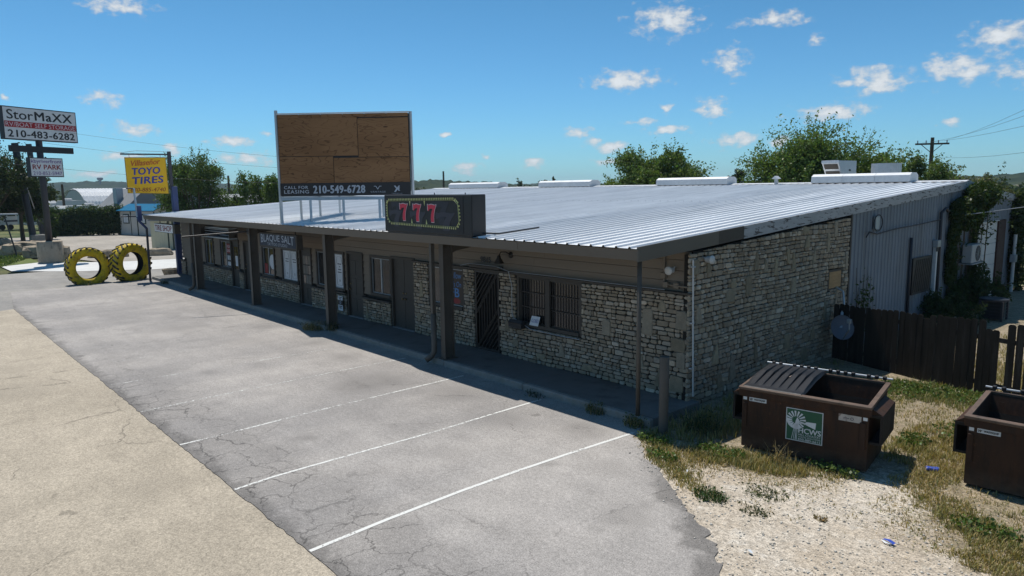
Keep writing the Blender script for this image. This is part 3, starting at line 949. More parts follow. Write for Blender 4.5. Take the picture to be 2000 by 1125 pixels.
# wide barred window
WH = window(-4.82, -2.75, 1.06, 2.22, 2, 'dark')
mb = MB()
for k in range(22):
    x = -4.72 + k * (1.87 / 21)
    if -3.85 < x < -3.72: continue
    mb.box(x - .007, x + .007, 1.50, 1.512, 1.12, 2.16)
mb.box(-4.78, -3.86, 1.497, 1.513, 1.48, 1.5); mb.box(-4.78, -3.86, 1.497, 1.513, 1.84, 1.86); mb.box(-3.72, -2.79, 1.497, 1.513, 1.48, 1.5); mb.box(-3.72, -2.79, 1.497, 1.513, 1.84, 1.86)
mb.build('window_bars', M['iron'], WH[0])
mb = MB(); mb.box(-3.86, -3.72, 1.455, 1.515, 1.06, 2.22); mb.build('mullion', M['trim'], WH[0])
mb = MB(); mb.box(-4.66, -3.9, 1.556, 1.562, 1.1, 2.2); mb.build('curtain', mat('brown_curtain', (.08, .045, .03), .9, var=.25, scale=3, stretch=(6, 1, .3), bump=0), WH[0])

# barred gate over the shop door
mb = MB(); mb.box(-6.50, -5.54, 1.575, 1.598, .15, 2.26)
gd = mb.build('door', M['dark'], B)
gate = MB()
gate.box(-6.51, -6.45, 1.46, 1.50, .16, 2.25); gate.box(-5.59, -5.53, 1.46, 1.50, .16, 2.25); gate.box(-6.45, -5.59, 1.46, 1.50, 2.19, 2.25); gate.box(-6.45, -5.59, 1.46, 1.50, .16, .22)
g_ = gate.build('gate_frame', M['iron'], B)
x0, x1, z0, z1 = -6.45, -5.59, .22, 2.19


def gbar(a, b_):
    m_ = MB(); m_.beam((a[0], 1.48, a[1]), (b_[0], 1.48, b_[1]), .02, .035, (0, 1, 0)); m_.build('gate_bar', M['iron'], g_)


for k in range(1, 7):      # upper left and lower right corners slanted, upright bars between
    t = k * .135
    gbar((x0, z1 - t * 1.25), (min(x1, x0 + t * 1.0), z1 - max(0, (t - (x1 - x0)) * 1.25)))
    gbar((x1, z0 + t * 1.25), (x1 - t * 1.0, z0))
gbar((x0, z1 - 1.08), (x1, z1)); gbar((x0, z0), (x1, z0 + 1.08))
for k in range(1, 8):
    x = x0 + (x1 - x0) * k / 8
    f_ = (x - x0) / (x1 - x0)
    gbar((x, z0 + 1.08 * f_), (x, z1 - 1.08 * (1 - f_)))
mb = MB(); mb.bbox(-6.62, -5.42, 1.36, 1.6, 2.325, 2.40, .01); mb.build('lintel', M['trim'], B)

# ---- roof of ribbed sheets
PW = (XR - XL) / 34


def rib_profile(pw, ribs, h=.034, wb=.07, wt=.028):
    pts = [(0, 0)]
    for r_ in ribs:
        c = r_ * pw
        pts += [(c - wb / 2, 0), (c - wt / 2, h), (c + wt / 2, h), (c + wb / 2, 0)]
    pts.append((pw, 0))
    return pts


def sheet_mesh(name, prof, org, ux, uz, along, m):
    """prof in (ux, uz), extruded along the vector"""
    ux, uz, along = Vector(ux), Vector(uz), Vector(along)
    V, F = [], []
    for (a, h) in prof: V.append(ux * a + uz * h)
    n = len(V)
    V += [p + along for p in V]
    for i in range(n - 1): F.append((i, i + 1, n + i + 1, n + i))
    me = bpy.data.meshes.new(name); me.from_pydata([tuple(p) for p in V], [], F); me.materials.append(m)
    return me


prof = rib_profile(PW, (1 / 6, 3 / 6, 5 / 6))
def roof_mat():
    m = mat('galvanised_roof_sheet', (.82, .83, .835), .42, metal=.28, var=.10, scale=.5, bump=.02, bscale=8, second=(.70, .715, .72), sec=(.45, .7), sec_scale=1.6, stretch=(1.8, .14, 1), spec=.5, fine=.03)
    nt = m.node_tree; b = nt.nodes['Principled BSDF']
    src = b.inputs['Base Color'].links[0].from_socket
    oi = nt.nodes.new('ShaderNodeObjectInfo'); p = _pos(nt)
    k = _maprange(nt, oi.outputs['Random'], 0, 1, .93, 1.04)
    sp = nt.nodes.new('ShaderNodeSeparateXYZ'); nt.links.new(p, sp.inputs[0])
    lap = _maprange(nt, _math(nt, 'ABSOLUTE', _math(nt, 'SUBTRACT', sp.outputs[1], 9.3)), .012, .03, .72, 1)
    k = _math(nt, 'MULTIPLY', k, lap)
    st = _noise(nt, 5, 4, .7, p, (1.5, .10, 1))
    k = _math(nt, 'MULTIPLY', k, _maprange(nt, st.outputs[0], .5, .75, 1.0, .88))
    cb = nt.nodes.new('ShaderNodeCombineXYZ')
    for i in range(3): nt.links.new(k, cb.inputs[i])
    nt.links.new(_mix(nt, 1.0, src, cb.outputs[0], 'MULTIPLY'), b.inputs['Base Color'])
    return m


M['roof'] = roof_mat()
rm = sheet_mesh('roof_panel', prof, None, (1, 0, 0), Vector((0, -SL, 1)).normalized(), (0, YR - YE, SL * (YR - YE)), M['roof'])
roof = thing('roof', None, None, (0, 0, 0)); roof.parent = B; roof.location = (0, 0, 0)
for i in range(34):
    o = bpy.data.objects.new('roof_panel', rm); COL.objects.link(o); o.parent = roof
    o.location = Vector((XL + i * PW, YE, ZE)) - wloc(roof)
rb = sheet_mesh('roof_back', rib_profile(XR - XL, [(.5 + k) / 102 for k in range(102)]), None, (1, 0, 0), (0, .095, 1), (0, 6.7, -.095 * 6.7), M['roof'])
o = bpy.data.objects.new('roof_back_slope', rb); COL.objects.link(o); o.parent = roof; o.location = Vector((XL, YR, zr(YR))) - wloc(roof)
mb = MB()
mb.add([(XL, YR - .32, zr(YR) + .035 - .32 * SL), (XR + .02, YR - .32, zr(YR) + .035 - .32 * SL), (XR + .02, YR, zr(YR) + .06), (XL, YR, zr(YR) + .06), (XL, YR + .3, zr(YR) + .035 - .03), (XR + .02, YR + .3, zr(YR) + .005)],
       [(0, 1, 2, 3), (3, 2, 5, 4)])
mb.add([(XR + .02, YR - .32, zr(YR) + .035 - .32 * SL), (XR + .02, YR - .32, zr(YR) - .05), (XR + .02, YR + .3, zr(YR) - .06), (XR + .02, YR + .3, zr(YR)), (XR + .02, YR, zr(YR) + .06)], [(0, 1, 2, 3, 4)])
mb.build('ridge_cap', M['white_metal'], roof)
# soffit under the canopy and a liner under the sheets
mb = MB(); mb.add([(XL + .02, YE + .1, 3.20), (.10, YE + .1, 3.20), (.10, 1.62, 3.10 + .03), (XL + .02, 1.62, 3.13)], [(0, 1, 2, 3)]); mb.build('soffit', M['siding'], roof)
mb = MB(); mb.add([(XL + .02, 1.62, zr(1.62) - .04), (.10, 1.62, zr(1.62) - .04), (.10, YR, zr(YR) - .06), (XL + .02, YR, zr(YR) - .06)], [(0, 1, 2, 3)]); mb.build('roof_liner', M['dark'], roof)
gx = [XL - .01, -27.9, -24.8, -21.6, -18.6, -15.5, -12.2, -9.2, -6.1, -3.0, XR + .03]
for a, b_ in zip(gx[:-1], gx[1:]):
    mb = MB(); dy = rng.uniform(-.004, .004)
    mb.add([(a, -.17 + dy, 3.06), (b_, -.17 + dy, 3.06), (b_, -.205 + dy, 3.24), (a, -.205 + dy, 3.24), (a, -.215 + dy, 3.255), (b_, -.215 + dy, 3.255), (b_, -.09, 3.255), (a, -.09, 3.255), (a, -.09, 3.06), (b_, -.09, 3.06)],
           [(0, 1, 2, 3), (3, 2, 5, 4), (4, 5, 6, 7), (7, 6, 9, 8), (8, 9, 1, 0), (0, 3, 4, 7, 8), (1, 9, 6, 5, 2)])
    mb.build('gutter', M['gutter'], B)


def rake(y0, y1, m, name, x0=.135, x1=.172, dz=.0):
    mb = MB(); V = []
    for x in (x0, x1):
        V += [(x, y0, zr(y0) - .235 - dz), (x, y1, zr(y1) - .235 - dz), (x, y1, zr(y1) + .03), (x, y0, zr(y0) + .03)]
    mb.add(V, [(3, 2, 1, 0), (4, 5, 6, 7), (0, 1, 5, 4), (1, 2, 6, 5), (2, 3, 7, 6), (3, 0, 4, 7)])
    mb.build(name, m, B)


rake(-.2, 2.35, M['gutter'], 'rake_board'); rake(2.355, 3.3, M['trim'], 'rake_board', .135, .168); rake(3.305, 17.75, M['rake'], 'rake_board')
mb = MB(); V = []
for x in (.135, .172): V += [(x, 17.76, zr(17.76) - .235), (x, 24.45, zr(YR) - .095 * 6.67 - .22), (x, 24.45, zr(YR) - .095 * 6.67 + .03), (x, 17.76, zr(17.76) + .03)]
mb.add(V, [(3, 2, 1, 0), (4, 5, 6, 7), (0, 1, 5, 4), (1, 2, 6, 5), (2, 3, 7, 6), (3, 0, 4, 7)]); mb.build('rake_board', M['rake'], B)

# ridge ventilators, flue and rooftop machines
VENTS = [(-28.9, -24.1, 'far left'), (-20.6, -16.8, 'second from the left'), (-12.6, -8.9, 'third from the left'), (-5.15, -1.6, 'rightmost')]
VL = ['long white ridge vent just right of the billboard on the roof', 'long white ridge vent beyond the slot sign, left of the bushy tree', 'long white ridge vent in front of the bushy tree', 'largest white ridge vent, in front of the rooftop scoop and drum']
for (a, b_, q), lb in zip(VENTS, VL):
    zb = zr(YR)
    t = thing('ridge_vent', lb, 'roof vent', ((a + b_) / 2, YR, zb), group='ridge vents')
    mb = MB(); pf = [(-.42, .03), (-.40, .27), (-.22, .36), (.22, .36), (.40, .27), (.42, .03)]
    mb.prism([(p[0], p[1]) for p in pf], (b_ - .0, YR, zb), (0, 1, 0), (0, 0, 1), 0.02)
    k = 3
    for i in range(k):
        m_ = MB(); x0_ = a + (b_ - a) * i / k + (.01 if i else 0); x1_ = a + (b_ - a) * (i + 1) / k
        m_.prism(pf, (x0_, YR, zb), (0, 1, 0), (0, 0, 1), x1_ - x0_); m_.build('vent_hood', M['white_metal'], t)
    mb.build('end_cap', M['white_metal'], t)
    m_ = MB(); m_.box(a + .03, b_ - .03, YR - .36, YR + .36, zb - .05, zb + .05); m_.build('vent_curb', M['trim'], t)
t = thing('roof_flue', 'small capped white flue pipe on the roof ridge', 'roof vent', (-6.62, 17.4, zr(17.4)))
mb = MB(); mb.tube([(-6.62, 17.4, zr(17.4) - .05), (-6.62, 17.4, 4.6)], .075, 12); mb.build('pipe', M['galv'], t)
mb = MB(); mb.prism([(-.14, 0), (0, .12), (.14, 0)], (-6.62, 17.26, 4.6), (1, 0, 0), (0, 0, 1), -.28); mb.build('flue_cap', M['white_metal'], t)
t = thing('roof_air_scoop', 'grey slanted intake hood on the roof behind the largest vent', 'roof machine', (-4.95, 19.4, 4.2))
mb = MB(); mb.box(-5.28, -4.66, 19.42, 20.3, 4.1, 5.30); bx_ = mb.build('cabinet', M['galv'], t)
mb = MB(); mb.box(-4.66, -4.645, 19.6, 19.75, 4.88, 4.95); mb.build('latch', M['black'], bx_)
mb = MB(); mb.prism([(19.415, 4.3), (19.415, 5.29), (18.55, 5.29), (18.55, 5.20), (19.22, 4.3)], (-5.30, 0, 0), (0, 1, 0), (0, 0, 1), .66); mb.build('hood', M['galv'], t)
for k in range(3):
    p0 = Vector((0, 18.55, 5.20)); p1 = Vector((0, 19.22, 4.3)); d = p1 - p0; nrm = Vector((0, d.z, -d.y)).normalized() * .012
    if nrm.y > 0: nrm = -nrm
    q0, q1 = p0 + d * (k * .31 + .05) + nrm, p0 + d * (k * .31 + .27) + nrm
    mb = MB(); mb.add([(-5.25, q0.y, q0.z), (-4.69, q0.y, q0.z), (-4.69, q1.y, q1.z), (-5.25, q1.y, q1.z)], [(0, 1, 2, 3)]); mb.build('louver', M['trim'], t)
mb = MB(); mb.box(-5.31, -4.63, 18.53, 18.56, 5.18, 5.30); mb.build('drip_edge', M['white_metal'], t)
t = thing('roof_fan_drum', 'grey galvanised drum ventilator on the roof beside the air scoop', 'roof machine', (-3.15, 19.4, 4.2))
mb = MB(); mb.lathe([(.53, .1), (.53, .93), (.5, .93), (.5, .5), (0, .5)], (-3.15, 19.4, 4.2), 'z', 28); mb.build('drum', M['galv'], t)
mb = MB(); mb.lathe([(.6, -.1), (.6, .14), (.5, .2)], (-3.15, 19.4, 4.2), 'z', 28); mb.build('base_ring', M['white_metal'], t)

# ---- ribbed wall sheets of the gable beyond the stone
GW = .914


def wall_sheet(y0, y1, z0f, z1f):
    mb = MB(); n = max(1, round((y1 - y0) / .203)); V = []
    ys = []
    for i in range(n):
        c = y0 + (y1 - y0) * (i + .5) / n; s_ = (y1 - y0) / n
        ys += [(c - s_ * .5, 0), (c - s_ * .22, 0), (c - s_ * .12, .022), (c + s_ * .12, .022), (c + s_ * .22, 0)]
    ys.append((y1, 0))
    for (y, d) in ys: V += [(.10 + d, y, z0f(y)), (.10 + d, y, z1f(y))]
    mb.add(V, [(2 * i, 2 * i + 2, 2 * i + 3, 2 * i + 1) for i in range(len(ys) - 1)])
    mb.build('wall_panel', M['wall_metal'], B)


ztop = lambda y: (zr(y) - .1) if y < YR else (zr(YR) - .095 * (y - YR) - .1)
y = 8.64
while y < 24.1:
    y2 = min(y + GW, 24.15)
    if y2 > 19.42 and y < 19.40: y2 = 19.40
    elif 19.39 <= y < 22.8: y2 = min(y + GW, 22.86)
    z0_ = (lambda q: 2.92) if 19.39 <= y < 22.84 else (lambda q: -.05)
    wall_sheet(y + .002, y2 - .002, z0_, ztop); y = y2
mb = MB(); mb.box(.095, .150, 8.565, 8.635, 0, zr(8.6) - .1); mb.build('corner_trim', M['trim'], B)
for (a, b_) in ((-.05, 24.15),):
    mb = MB(); mb.box(.09, .155, 24.15, 24.3, -.05, 3.6); mb.build('corner_trim', M['white_metal'], B)
mb = MB()
for k in range(7):
    m_ = MB(); m_.bbox(.02, .075, 19.44, 21.88, .02 + k * .41, .42 + k * .41, .008); m_.build('garage_door_panel', M['white'], B)
mb.box(.0, .13, 21.9, 22.85, 0, 2.90); mb.build('garage_jamb', mat('maroon_jamb', (.05, .022, .018), .7), B)
mb = MB(); mb.box(.0, .14, 19.40, 19.44, 0, 2.92); mb.box(.0, .14, 19.44, 21.9, 2.89, 2.92); mb.build('garage_frame', M['white_metal'], B)
# plywood patch in the stone
mb = MB(); mb.box(.08, .125, 7.50, 8.16, 1.76, 2.17); mb.build('plywood_patch', mat('weathered_ply', (.34, .22, .11), .85, var=.25, scale=3, stretch=(1, 1, 5)), B)
mb = MB(); mb.box(.075, .115, 7.42, 7.5, 1.72, 2.22); mb.box(.075, .115, 8.16, 8.22, 1.72, 2.22); mb.box(.075, .115, 7.5, 8.16, 2.17, 2.22); mb.box(.075, .115, 7.5, 8.16, 1.72, 1.76); mb.build('patch_frame', M['trim'], B)

# ---- steel pillars with tapered arms
for x, yb in ((-6.09, .02), (-12.2, .02), (-18.05, -.02), (-24.15, -.05)):
    mb = MB(); y0 = .06 + yb; d, fl, th = .30, .17, .014
    mb.box(x - fl / 2, x + fl / 2, y0 - .0, y0 + th, .15, 3.07); mb.box(x - fl / 2, x + fl / 2, y0 + d - th, y0 + d, .15, 3.07); mb.box(x - .006, x + .006, y0 + th, y0 + d - th, .15, 3.07)
    p = mb.build('pillar', M['pillar'], B)
    mb = MB(); mb.box(x - .13, x + .13, y0 - .05, y0 + d + .05, .151, .166); mb.build('base_plate', M['pillar'], p)
    mb = MB()
    mb.prism([(y0 + d, 2.80), (y0 + d + .12, 2.84), (1.5, 2.98), (1.5, 3.07), (y0 + d, 3.07)], (x - .07, 0, 0), (0, 1, 0), (0, 0, 1), .14)
    mb.build('roof_arm', M['pillar'], p)
mb = MB(); mb.tube([(.0, .06, .12), (.0, .06, 3.1)], .042, 12); mb.build('corner_pole', M['pillar'], B, smooth=True)
# downspouts beside the first and last pillar
for x in (-6.36, -24.5):
    mb = MB(); mb.box(x - .045, x + .045, -.05, .05, 1.2, 3.08); d_ = mb.build('downspout', M['pillar'], B)
    mb = MB(); mb.tube([(x, 0.0, 1.28), (x, 0.0, .32), (x - .04, -.06, .2), (x - .1, -.2, .1)], .072, 12); mb.build('boot_pipe', M['pillar'], d_, smooth=True)

# ---------------------------------------------------------------- lettering
def letters(name, s, m, parent, org, ux, uy, width, height, bold=0.0, shear=0.0, depth=.004, lift=.005, warp=None, spacing=1.0, local=False):
    """writing fitted to width x height with its lower left corner at org, in the plane (ux, uy)"""
    cu = bpy.data.curves.new(name, 'FONT')
    fat = bold if bold > .009 else 0.0
    cu.body = s; cu.size = 1.0; cu.offset = 0.0; cu.shear = shear; cu.space_character = spacing
    cu.resolution_u = 3; cu.fill_mode = 'FRONT'
    ob = bpy.data.objects.new(name, cu); COL.objects.link(ob)
    bpy.context.view_layer.update()
    me = bpy.data.meshes.new_from_object(ob.evaluated_get(bpy.context.evaluated_depsgraph_get()))
    bpy.data.objects.remove(ob, do_unlink=True); bpy.data.curves.remove(cu)
    n = len(me.vertices)
    co = np.empty(n * 3, dtype=np.float32); me.vertices.foreach_get('co', co); co = co.reshape(-1, 3)
    lo, hi = co.min(0), co.max(0)
    x = (co[:, 0] - lo[0]) / max(hi[0] - lo[0], 1e-6); y = (co[:, 1] - lo[1]) / max(hi[1] - lo[1], 1e-6)
    X, Y = x * width, y * height
    if warp is not None: X, Y = warp(x, y, width, height)
    ux, uy, org = np.array(Vector(ux).normalized()), np.array(Vector(uy).normalized()), np.array(Vector(org))
    nz = np.cross(ux, uy)
    W = org + np.outer(X, ux) + np.outer(Y, uy) + nz * lift
    if parent is not None and not local: W = W - np.array(wloc(parent))
    me.vertices.foreach_set('co', W.astype(np.float32).ravel()); me.update()
    if fat:        # heavier strokes: further copies a hair apart and a hair deeper
        base_v = [v.co.copy() for v in me.vertices]; base_f = [tuple(p.vertices) for p in me.polygons]
        VV, FF = [], []
        st_ = fat * (height / max(hi[1] - lo[1], 1e-6)) * 1.1
        for i_, (sx, sy) in enumerate(((0, 0), (1, 0), (-1, 0), (0, 1), (0, -1), (.7, .7), (-.7, -.7))):
            o_ = Vector(tuple(ux)) * sx * st_ + Vector(tuple(uy)) * sy * st_ * .6 - Vector(tuple(nz)) * (.0004 * i_)
            k_ = len(VV); VV += [tuple(v + o_) for v in base_v]; FF += [tuple(q + k_ for q in p) for p in base_f]
        bpy.data.meshes.remove(me)
        me = bpy.data.meshes.new(name); me.from_pydata(VV, [], FF)
    me.name = name; me.materials.clear(); me.materials.append(m)
    o = bpy.data.objects.new(name, me); COL.objects.link(o); o.parent = parent
    return o


def plate(mb, org, ux, uy, x0, x1, y0, y1, lift, th=.004, col=None):
    mb.prism([(x0, y0), (x1, y0), (x1, y1), (x0, y1)], Vector(org) + Vector(ux).cross(Vector(uy)).normalized() * lift, ux, uy, th, col)


C_ = lambda n, c, r=.6: M.setdefault(n, flat(n, c, r))
C_('ink_black', (.02, .02, .022)); C_('ink_red', (.33, .015, .02)); C_('ink_white', (.62, .63, .64)); C_('ink_blue', (.035, .05, .28)); C_('ink_yellow', (.72, .42, .012)); C_('ink_green', (.02, .09, .045))
C_('ink_orange', (.45, .10, .02)); C_('ink_maroon', (.24, .02, .02)); C_('ink_grey', (.36, .40, .46)); C_('ink_purple', (.12, .05, .22)); C_('ink_rose', (.60, .04, .075)); C_('ink_slate', (.045, .045, .06)); C_('ink_slate2', (.028, .03, .042))
C_('ink_lime', (.56, .58, .26)); C_('ink_navy', (.02, .028, .05)); C_('ink_pink', (.62, .52, .54)); C_('chalk_blue', (.10, .24, .50)); C_('chalk_red', (.24, .03, .03))
M['sign_black'] = mat('black_sign_metal', (.012, .012, .014), .45, var=.25, scale=2, bump=.03)
M['blue_steel'] = mat('blue_painted_steel', (.025, .045, .13), .55, var=.2, scale=3, bump=.06)
M['lightblue_steel'] = mat('faded_blue_steel', (.30, .38, .45), .55, metal=.2, var=.15, scale=3, bump=.05)
M['dark_steel'] = mat('dark_steel', (.035, .036, .045), .55, var=.25, scale=3, bump=.06)


def plywood():
    m, nt, b = _nodes('plywood')
    p = _pos(nt)
    oi = nt.nodes.new('ShaderNodeObjectInfo')
    mp = nt.nodes.new('ShaderNodeVectorMath'); mp.operation = 'MULTIPLY_ADD'
    nt.links.new(p, mp.inputs[0]); mp.inputs[1].default_value = (.38, .38, 1.35)
    cb = nt.nodes.new('ShaderNodeCombineXYZ'); nt.links.new(_math(nt, 'MULTIPLY', oi.outputs['Random'], 37), cb.inputs[0]); nt.links.new(_math(nt, 'MULTIPLY', oi.outputs['Random'], 11), cb.inputs[2])
    nt.links.new(cb.outputs[0], mp.inputs[2])
    n1 = _noise(nt, 1.5, 3, .45, mp.outputs[0])
    ring = _math(nt, 'FRACT', _math(nt, 'MULTIPLY', n1.outputs[0], 15))
    line = _maprange(nt, ring, .0, .22, 1, 0, True)
    n2 = _noise(nt, .9, 4, .6, mp.outputs[0])
    c = _mix(nt, _maprange(nt, n2.outputs[0], .4, .62, 0, 1, True), (.235, .128, .062), (.185, .098, .046))
    c = _mix(nt, _math(nt, 'MULTIPLY', line, _maprange(nt, n2.outputs[0], .35, .55, .25, .9)), c, (.06, .028, .013))
    fine = _noise(nt, 30, 2, .6, p, (1, 1, 7))
    c = _mix(nt, _maprange(nt, fine.outputs[0], .45, .75, 0, .3), c, (.14, .08, .04))
    vo = nt.nodes.new('ShaderNodeTexVoronoi'); vo.inputs['Scale'].default_value = 1.9
    nt.links.new(mp.outputs[0], vo.inputs['Vector'])
    c = _mix(nt, _maprange(nt, vo.outputs['Distance'], .035, .075, .85, 0, True), c, (.035, .018, .01))
    nt.links.new(c, b.inputs['Base Color']); b.inputs['Roughness'].default_value = .8; b.inputs['Specular IOR Level'].default_value = .2
    return m


M['plywood'] = plywood()

# ---------------------------------------------------------------- V-shaped billboard on the roof
bb = thing('billboard', 'tall boarded-up plywood billboard with a black leasing strip on the roof', 'billboard', (-14.62, -.15, 3.3))
d1 = Vector((.70, .714, 0)).normalized(); UZ = Vector((0, 0, 1))
P0 = Vector((-14.62, -.13, 4.19)); WF, HF = 4.33, 2.66
n1 = d1.cross(UZ)                                      # faces the camera


def on1(u, v, d=0): return P0 + d1 * u + UZ * v + n1 * d


fr = MB(); fr.beam(on1(-.04, -.95, -.05), on1(-.04, 2.76, -.05), .08, .08); fr.build('post', M['galv'], bb)
fr = MB(); fr.beam(on1(WF + .04, -.80 + .26, -.05), on1(WF + .03, 2.66, -.05), .07, .08); fr.build('post', M['galv'], bb)
fr = MB(); fr.beam(on1(0, HF - .01, -.05), on1(WF, HF - .01, -.05), .09, .035); fr.build('frame_rail', M['white_metal'], bb)
fr = MB(); fr.beam(on1(-.0, -.09, -.06), on1(WF, -.09, -.06), .10, .10); fr.build('frame_rail', M['lightblue_steel'], bb)
for i, (u0, u1, v0, v1) in enumerate([(.02, 2.62, 1.29, 2.50), (2.64, 4.29, 1.24, 2.47), (.02, 1.79, .42, 1.27), (1.81, 4.29, .42, 1.22)]):
    mb = MB(); plate(mb, on1(0, 0, -.02 + .006 * (i % 2)), d1, UZ, u0, u1, v0, v1, 0, .018); mb.build('plywood_sheet', M['plywood'], bb)
mb = MB(); plate(mb, on1(0, 0, -.06), d1, UZ, .0, 4.31, .4, 2.6, 0, .03); mb.build('backing', M['black'], bb)
for k in range(6):
    mb = MB(); plate(mb, on1(0, 0, -.026), d1, UZ, .02 + k * .713, .72 + k * .713, 2.505, 2.62, 0, .02); mb.build('top_board', M['plywood'], bb)
mb = MB(); plate(mb, on1(0, 0, -.02), d1, UZ, .0, 4.31, .0, .415, 0, .03); st = mb.build('leasing_strip', M['ink_black'], bb)
q = lambda u, v: on1(u, v, .012)
letters('lettering', 'CALL FOR', M['ink_grey'], st, q(.12, .235), d1, UZ, .80, .095, .02, spacing=1.15)
letters('lettering', 'LEASING', M['ink_grey'], st, q(.12, .085), d1, UZ, .82, .11, .02, spacing=1.15)
letters('lettering', '210-549-6728', M['ink_grey'], st, q(1.10, .085), d1, UZ, 1.70, .245, .035, spacing=1.12)
letters('lettering', 'VANTAGE', M['ink_grey'], st, q(2.98, .085), d1, UZ, .50, .05, -.004, spacing=1.15)
letters('lettering', 'COMMERCIAL', M['ink_grey'], st, q(3.68, .04), d1, UZ, .36, .022, .0)
mb = MB()
mb.prism([(0, .14), (.07, .14), (.125, .055), (.18, .14), (.25, .14), (.25, .122), (.19, .122), (.125, .02), (.06, .122), (0, .122)], q(3.10, .16), d1, UZ, .004); mb.build('emblem', M['ink_grey'], st)
mb = MB()
mb.prism([(0, .20), (.055, .20), (.10, .13), (.15, .20), (.20, .20), (.06, 0), (.0, 0), (.075, .105)], q(3.76, .10), d1, UZ, .004)
mb.prism([(.11, .09), (.145, .14), (.20, .14), (.165, .09), (.20, .035), (.145, .035)], q(3.76, .10), d1, UZ, .004)
mb.build('emblem', M['ink_grey'], st)
for u in (.95, 2.05, 3.25):
    f0 = on1(u, 0, -.06); zb = zr(f0.y) + .01
    fr = MB(); fr.beam((f0.x, f0.y, zb), (f0.x, f0.y, 4.1), .06, .06); fr.build('leg', M['lightblue_steel'], bb)
# rear wing of the V (its face looks away)
d2 = Vector((-.56, .83, 0)).normalized(); n2 = UZ.cross(d2)


def on2(u, v, d=0): return P0 + Vector((-.1, .1, 0)) + d2 * u + UZ * v + n2 * d


mb = MB(); plate(mb, on2(0, 0, 0), d2, UZ, .05, 4.0, .0, 2.6, .02, .02); mb.build('rear_panel', M['white_metal'], bb)
for u in (1.1, 2.4, 3.9):
    f0 = on2(u, 0, 0); zb = zr(f0.y) + .01
    fr = MB(); fr.beam((f0.x, f0.y, zb), (f0.x, f0.y, 4.19), .06, .06); fr.build('leg', M['galv'], bb)
fr = MB(); fr.beam(on2(0, -.05, 0), on2(4.0, -.05, 0), .08, .08); fr.build('frame_rail', M['galv'], bb)
fr = MB(); fr.beam(on1(2.05, -.09, -.1), on2(2.4, -.05, 0), .05, .05); fr.beam(on1(3.9, -.09, -.1), on2(3.9, -.05, 0), .05, .05); fr.build('brace', M['galv'], bb)
f0 = on1(3.25, 0, -.6); fr = MB(); fr.beam((f0.x, f0.y, zr(f0.y)), (f0.x, f0.y, 4.1), .06, .06); fr.build('leg', M['lightblue_steel'], bb)
fr = MB(); fr.bbox(-12.7, -12.3, 3.15, 3.5, 3.86, 4.12, .01); fr.build('junction_box', M['galv'], bb)

# ---------------------------------------------------------------- slot-machine sign box on the eave
sb = thing('slot_sign', 'black box sign with three red sevens in a bulb border on the eave', 'sign', (-6.3, 0, 3.25))
X0, X1, Z0, Z1, YS = -8.08, -4.44, 3.29, 4.23, -.24
mb = MB(); mb.bbox(X0, X1, YS, YS + .42, Z0, Z1, .02); cab = mb.build('cabinet', M['sign_black'], sb)
mb = MB(); mb.box(X0 + .05, X1 - .3, YS - .006, YS, Z0 + .05, Z1 - .05); face = mb.build('sign_face', M['ink_black'], sb)
O7 = Vector((X0, YS - .008, Z0)); UX = Vector((1, 0, 0))
sx_, sz_ = (X1 - X0) / 1800., .94 / 770.                # from a 1800 x 770 drawing of the face


def D(px, py): return ((px - 60) * sx_, .94 - (py - 105 - (px - 60) * .02) * sz_)


SEVEN = [(0, 1), (.10, 1), (.16, .955), (.30, 1.0), (.48, 1.01), (.66, .985), (.82, .955), (.92, .985), (1.0, .985), (.985, .90), (.86, .70), (.77, .50), (.73, .30), (.74, 0), (.42, 0), (.37, .2), (.40, .42), (.50, .62), (.60, .755), (.42, .775), (.25, .745), (.17, .70), (.16, .64), (.02, .64)]
SKEL = lambda px, py, w_, h_, sk=0.0: [((px - 60) * sx_ + x * w_ * sx_ + y * sk * sx_, D(px, py)[1] + y * h_ * sz_) for x, y in SEVEN]


def seven(px, py, w_, h_, m, name, lift, grow=0.0):
    poly = SKEL(px - grow, py + grow, w_ + 2 * grow, h_ + 2 * grow)
    mb = MB(); mb.prism(poly, O7 + Vector((0, -lift, 0)), UX, UZ, .002); return mb.build(name, m, face)


def seven_clip(px, py, w_, h_, m, lift):
    mb = MB(); mb.prism(SKEL(px, py, w_, h_), O7 + Vector((0, -lift, 0)), UX, UZ, .002); return mb.build('shadow_seven', m, face)


for (px, py, w_, h_, m) in ((240, 660, 200, 410, M['ink_slate2']), (670, 690, 220, 430, M['ink_slate2']), (1120, 715, 330, 460, M['ink_slate2']), (180, 760, 300, 340, M['ink_slate']), (650, 790, 340, 345, M['ink_slate']), (1180, 815, 380, 350, M['ink_slate'])):
    seven_clip(px, py, w_, h_, m, .001 if m is M['ink_slate2'] else .0035)
for px, py in ((430, 640), (722, 652), (1030, 662)):
    seven(px, py, 175, 352, M['ink_pink'], 'seven_outline', .006, 6)
    s7 = seven(px + 6, py - 5, 163, 340, M['ink_rose'], 'seven', .0095)
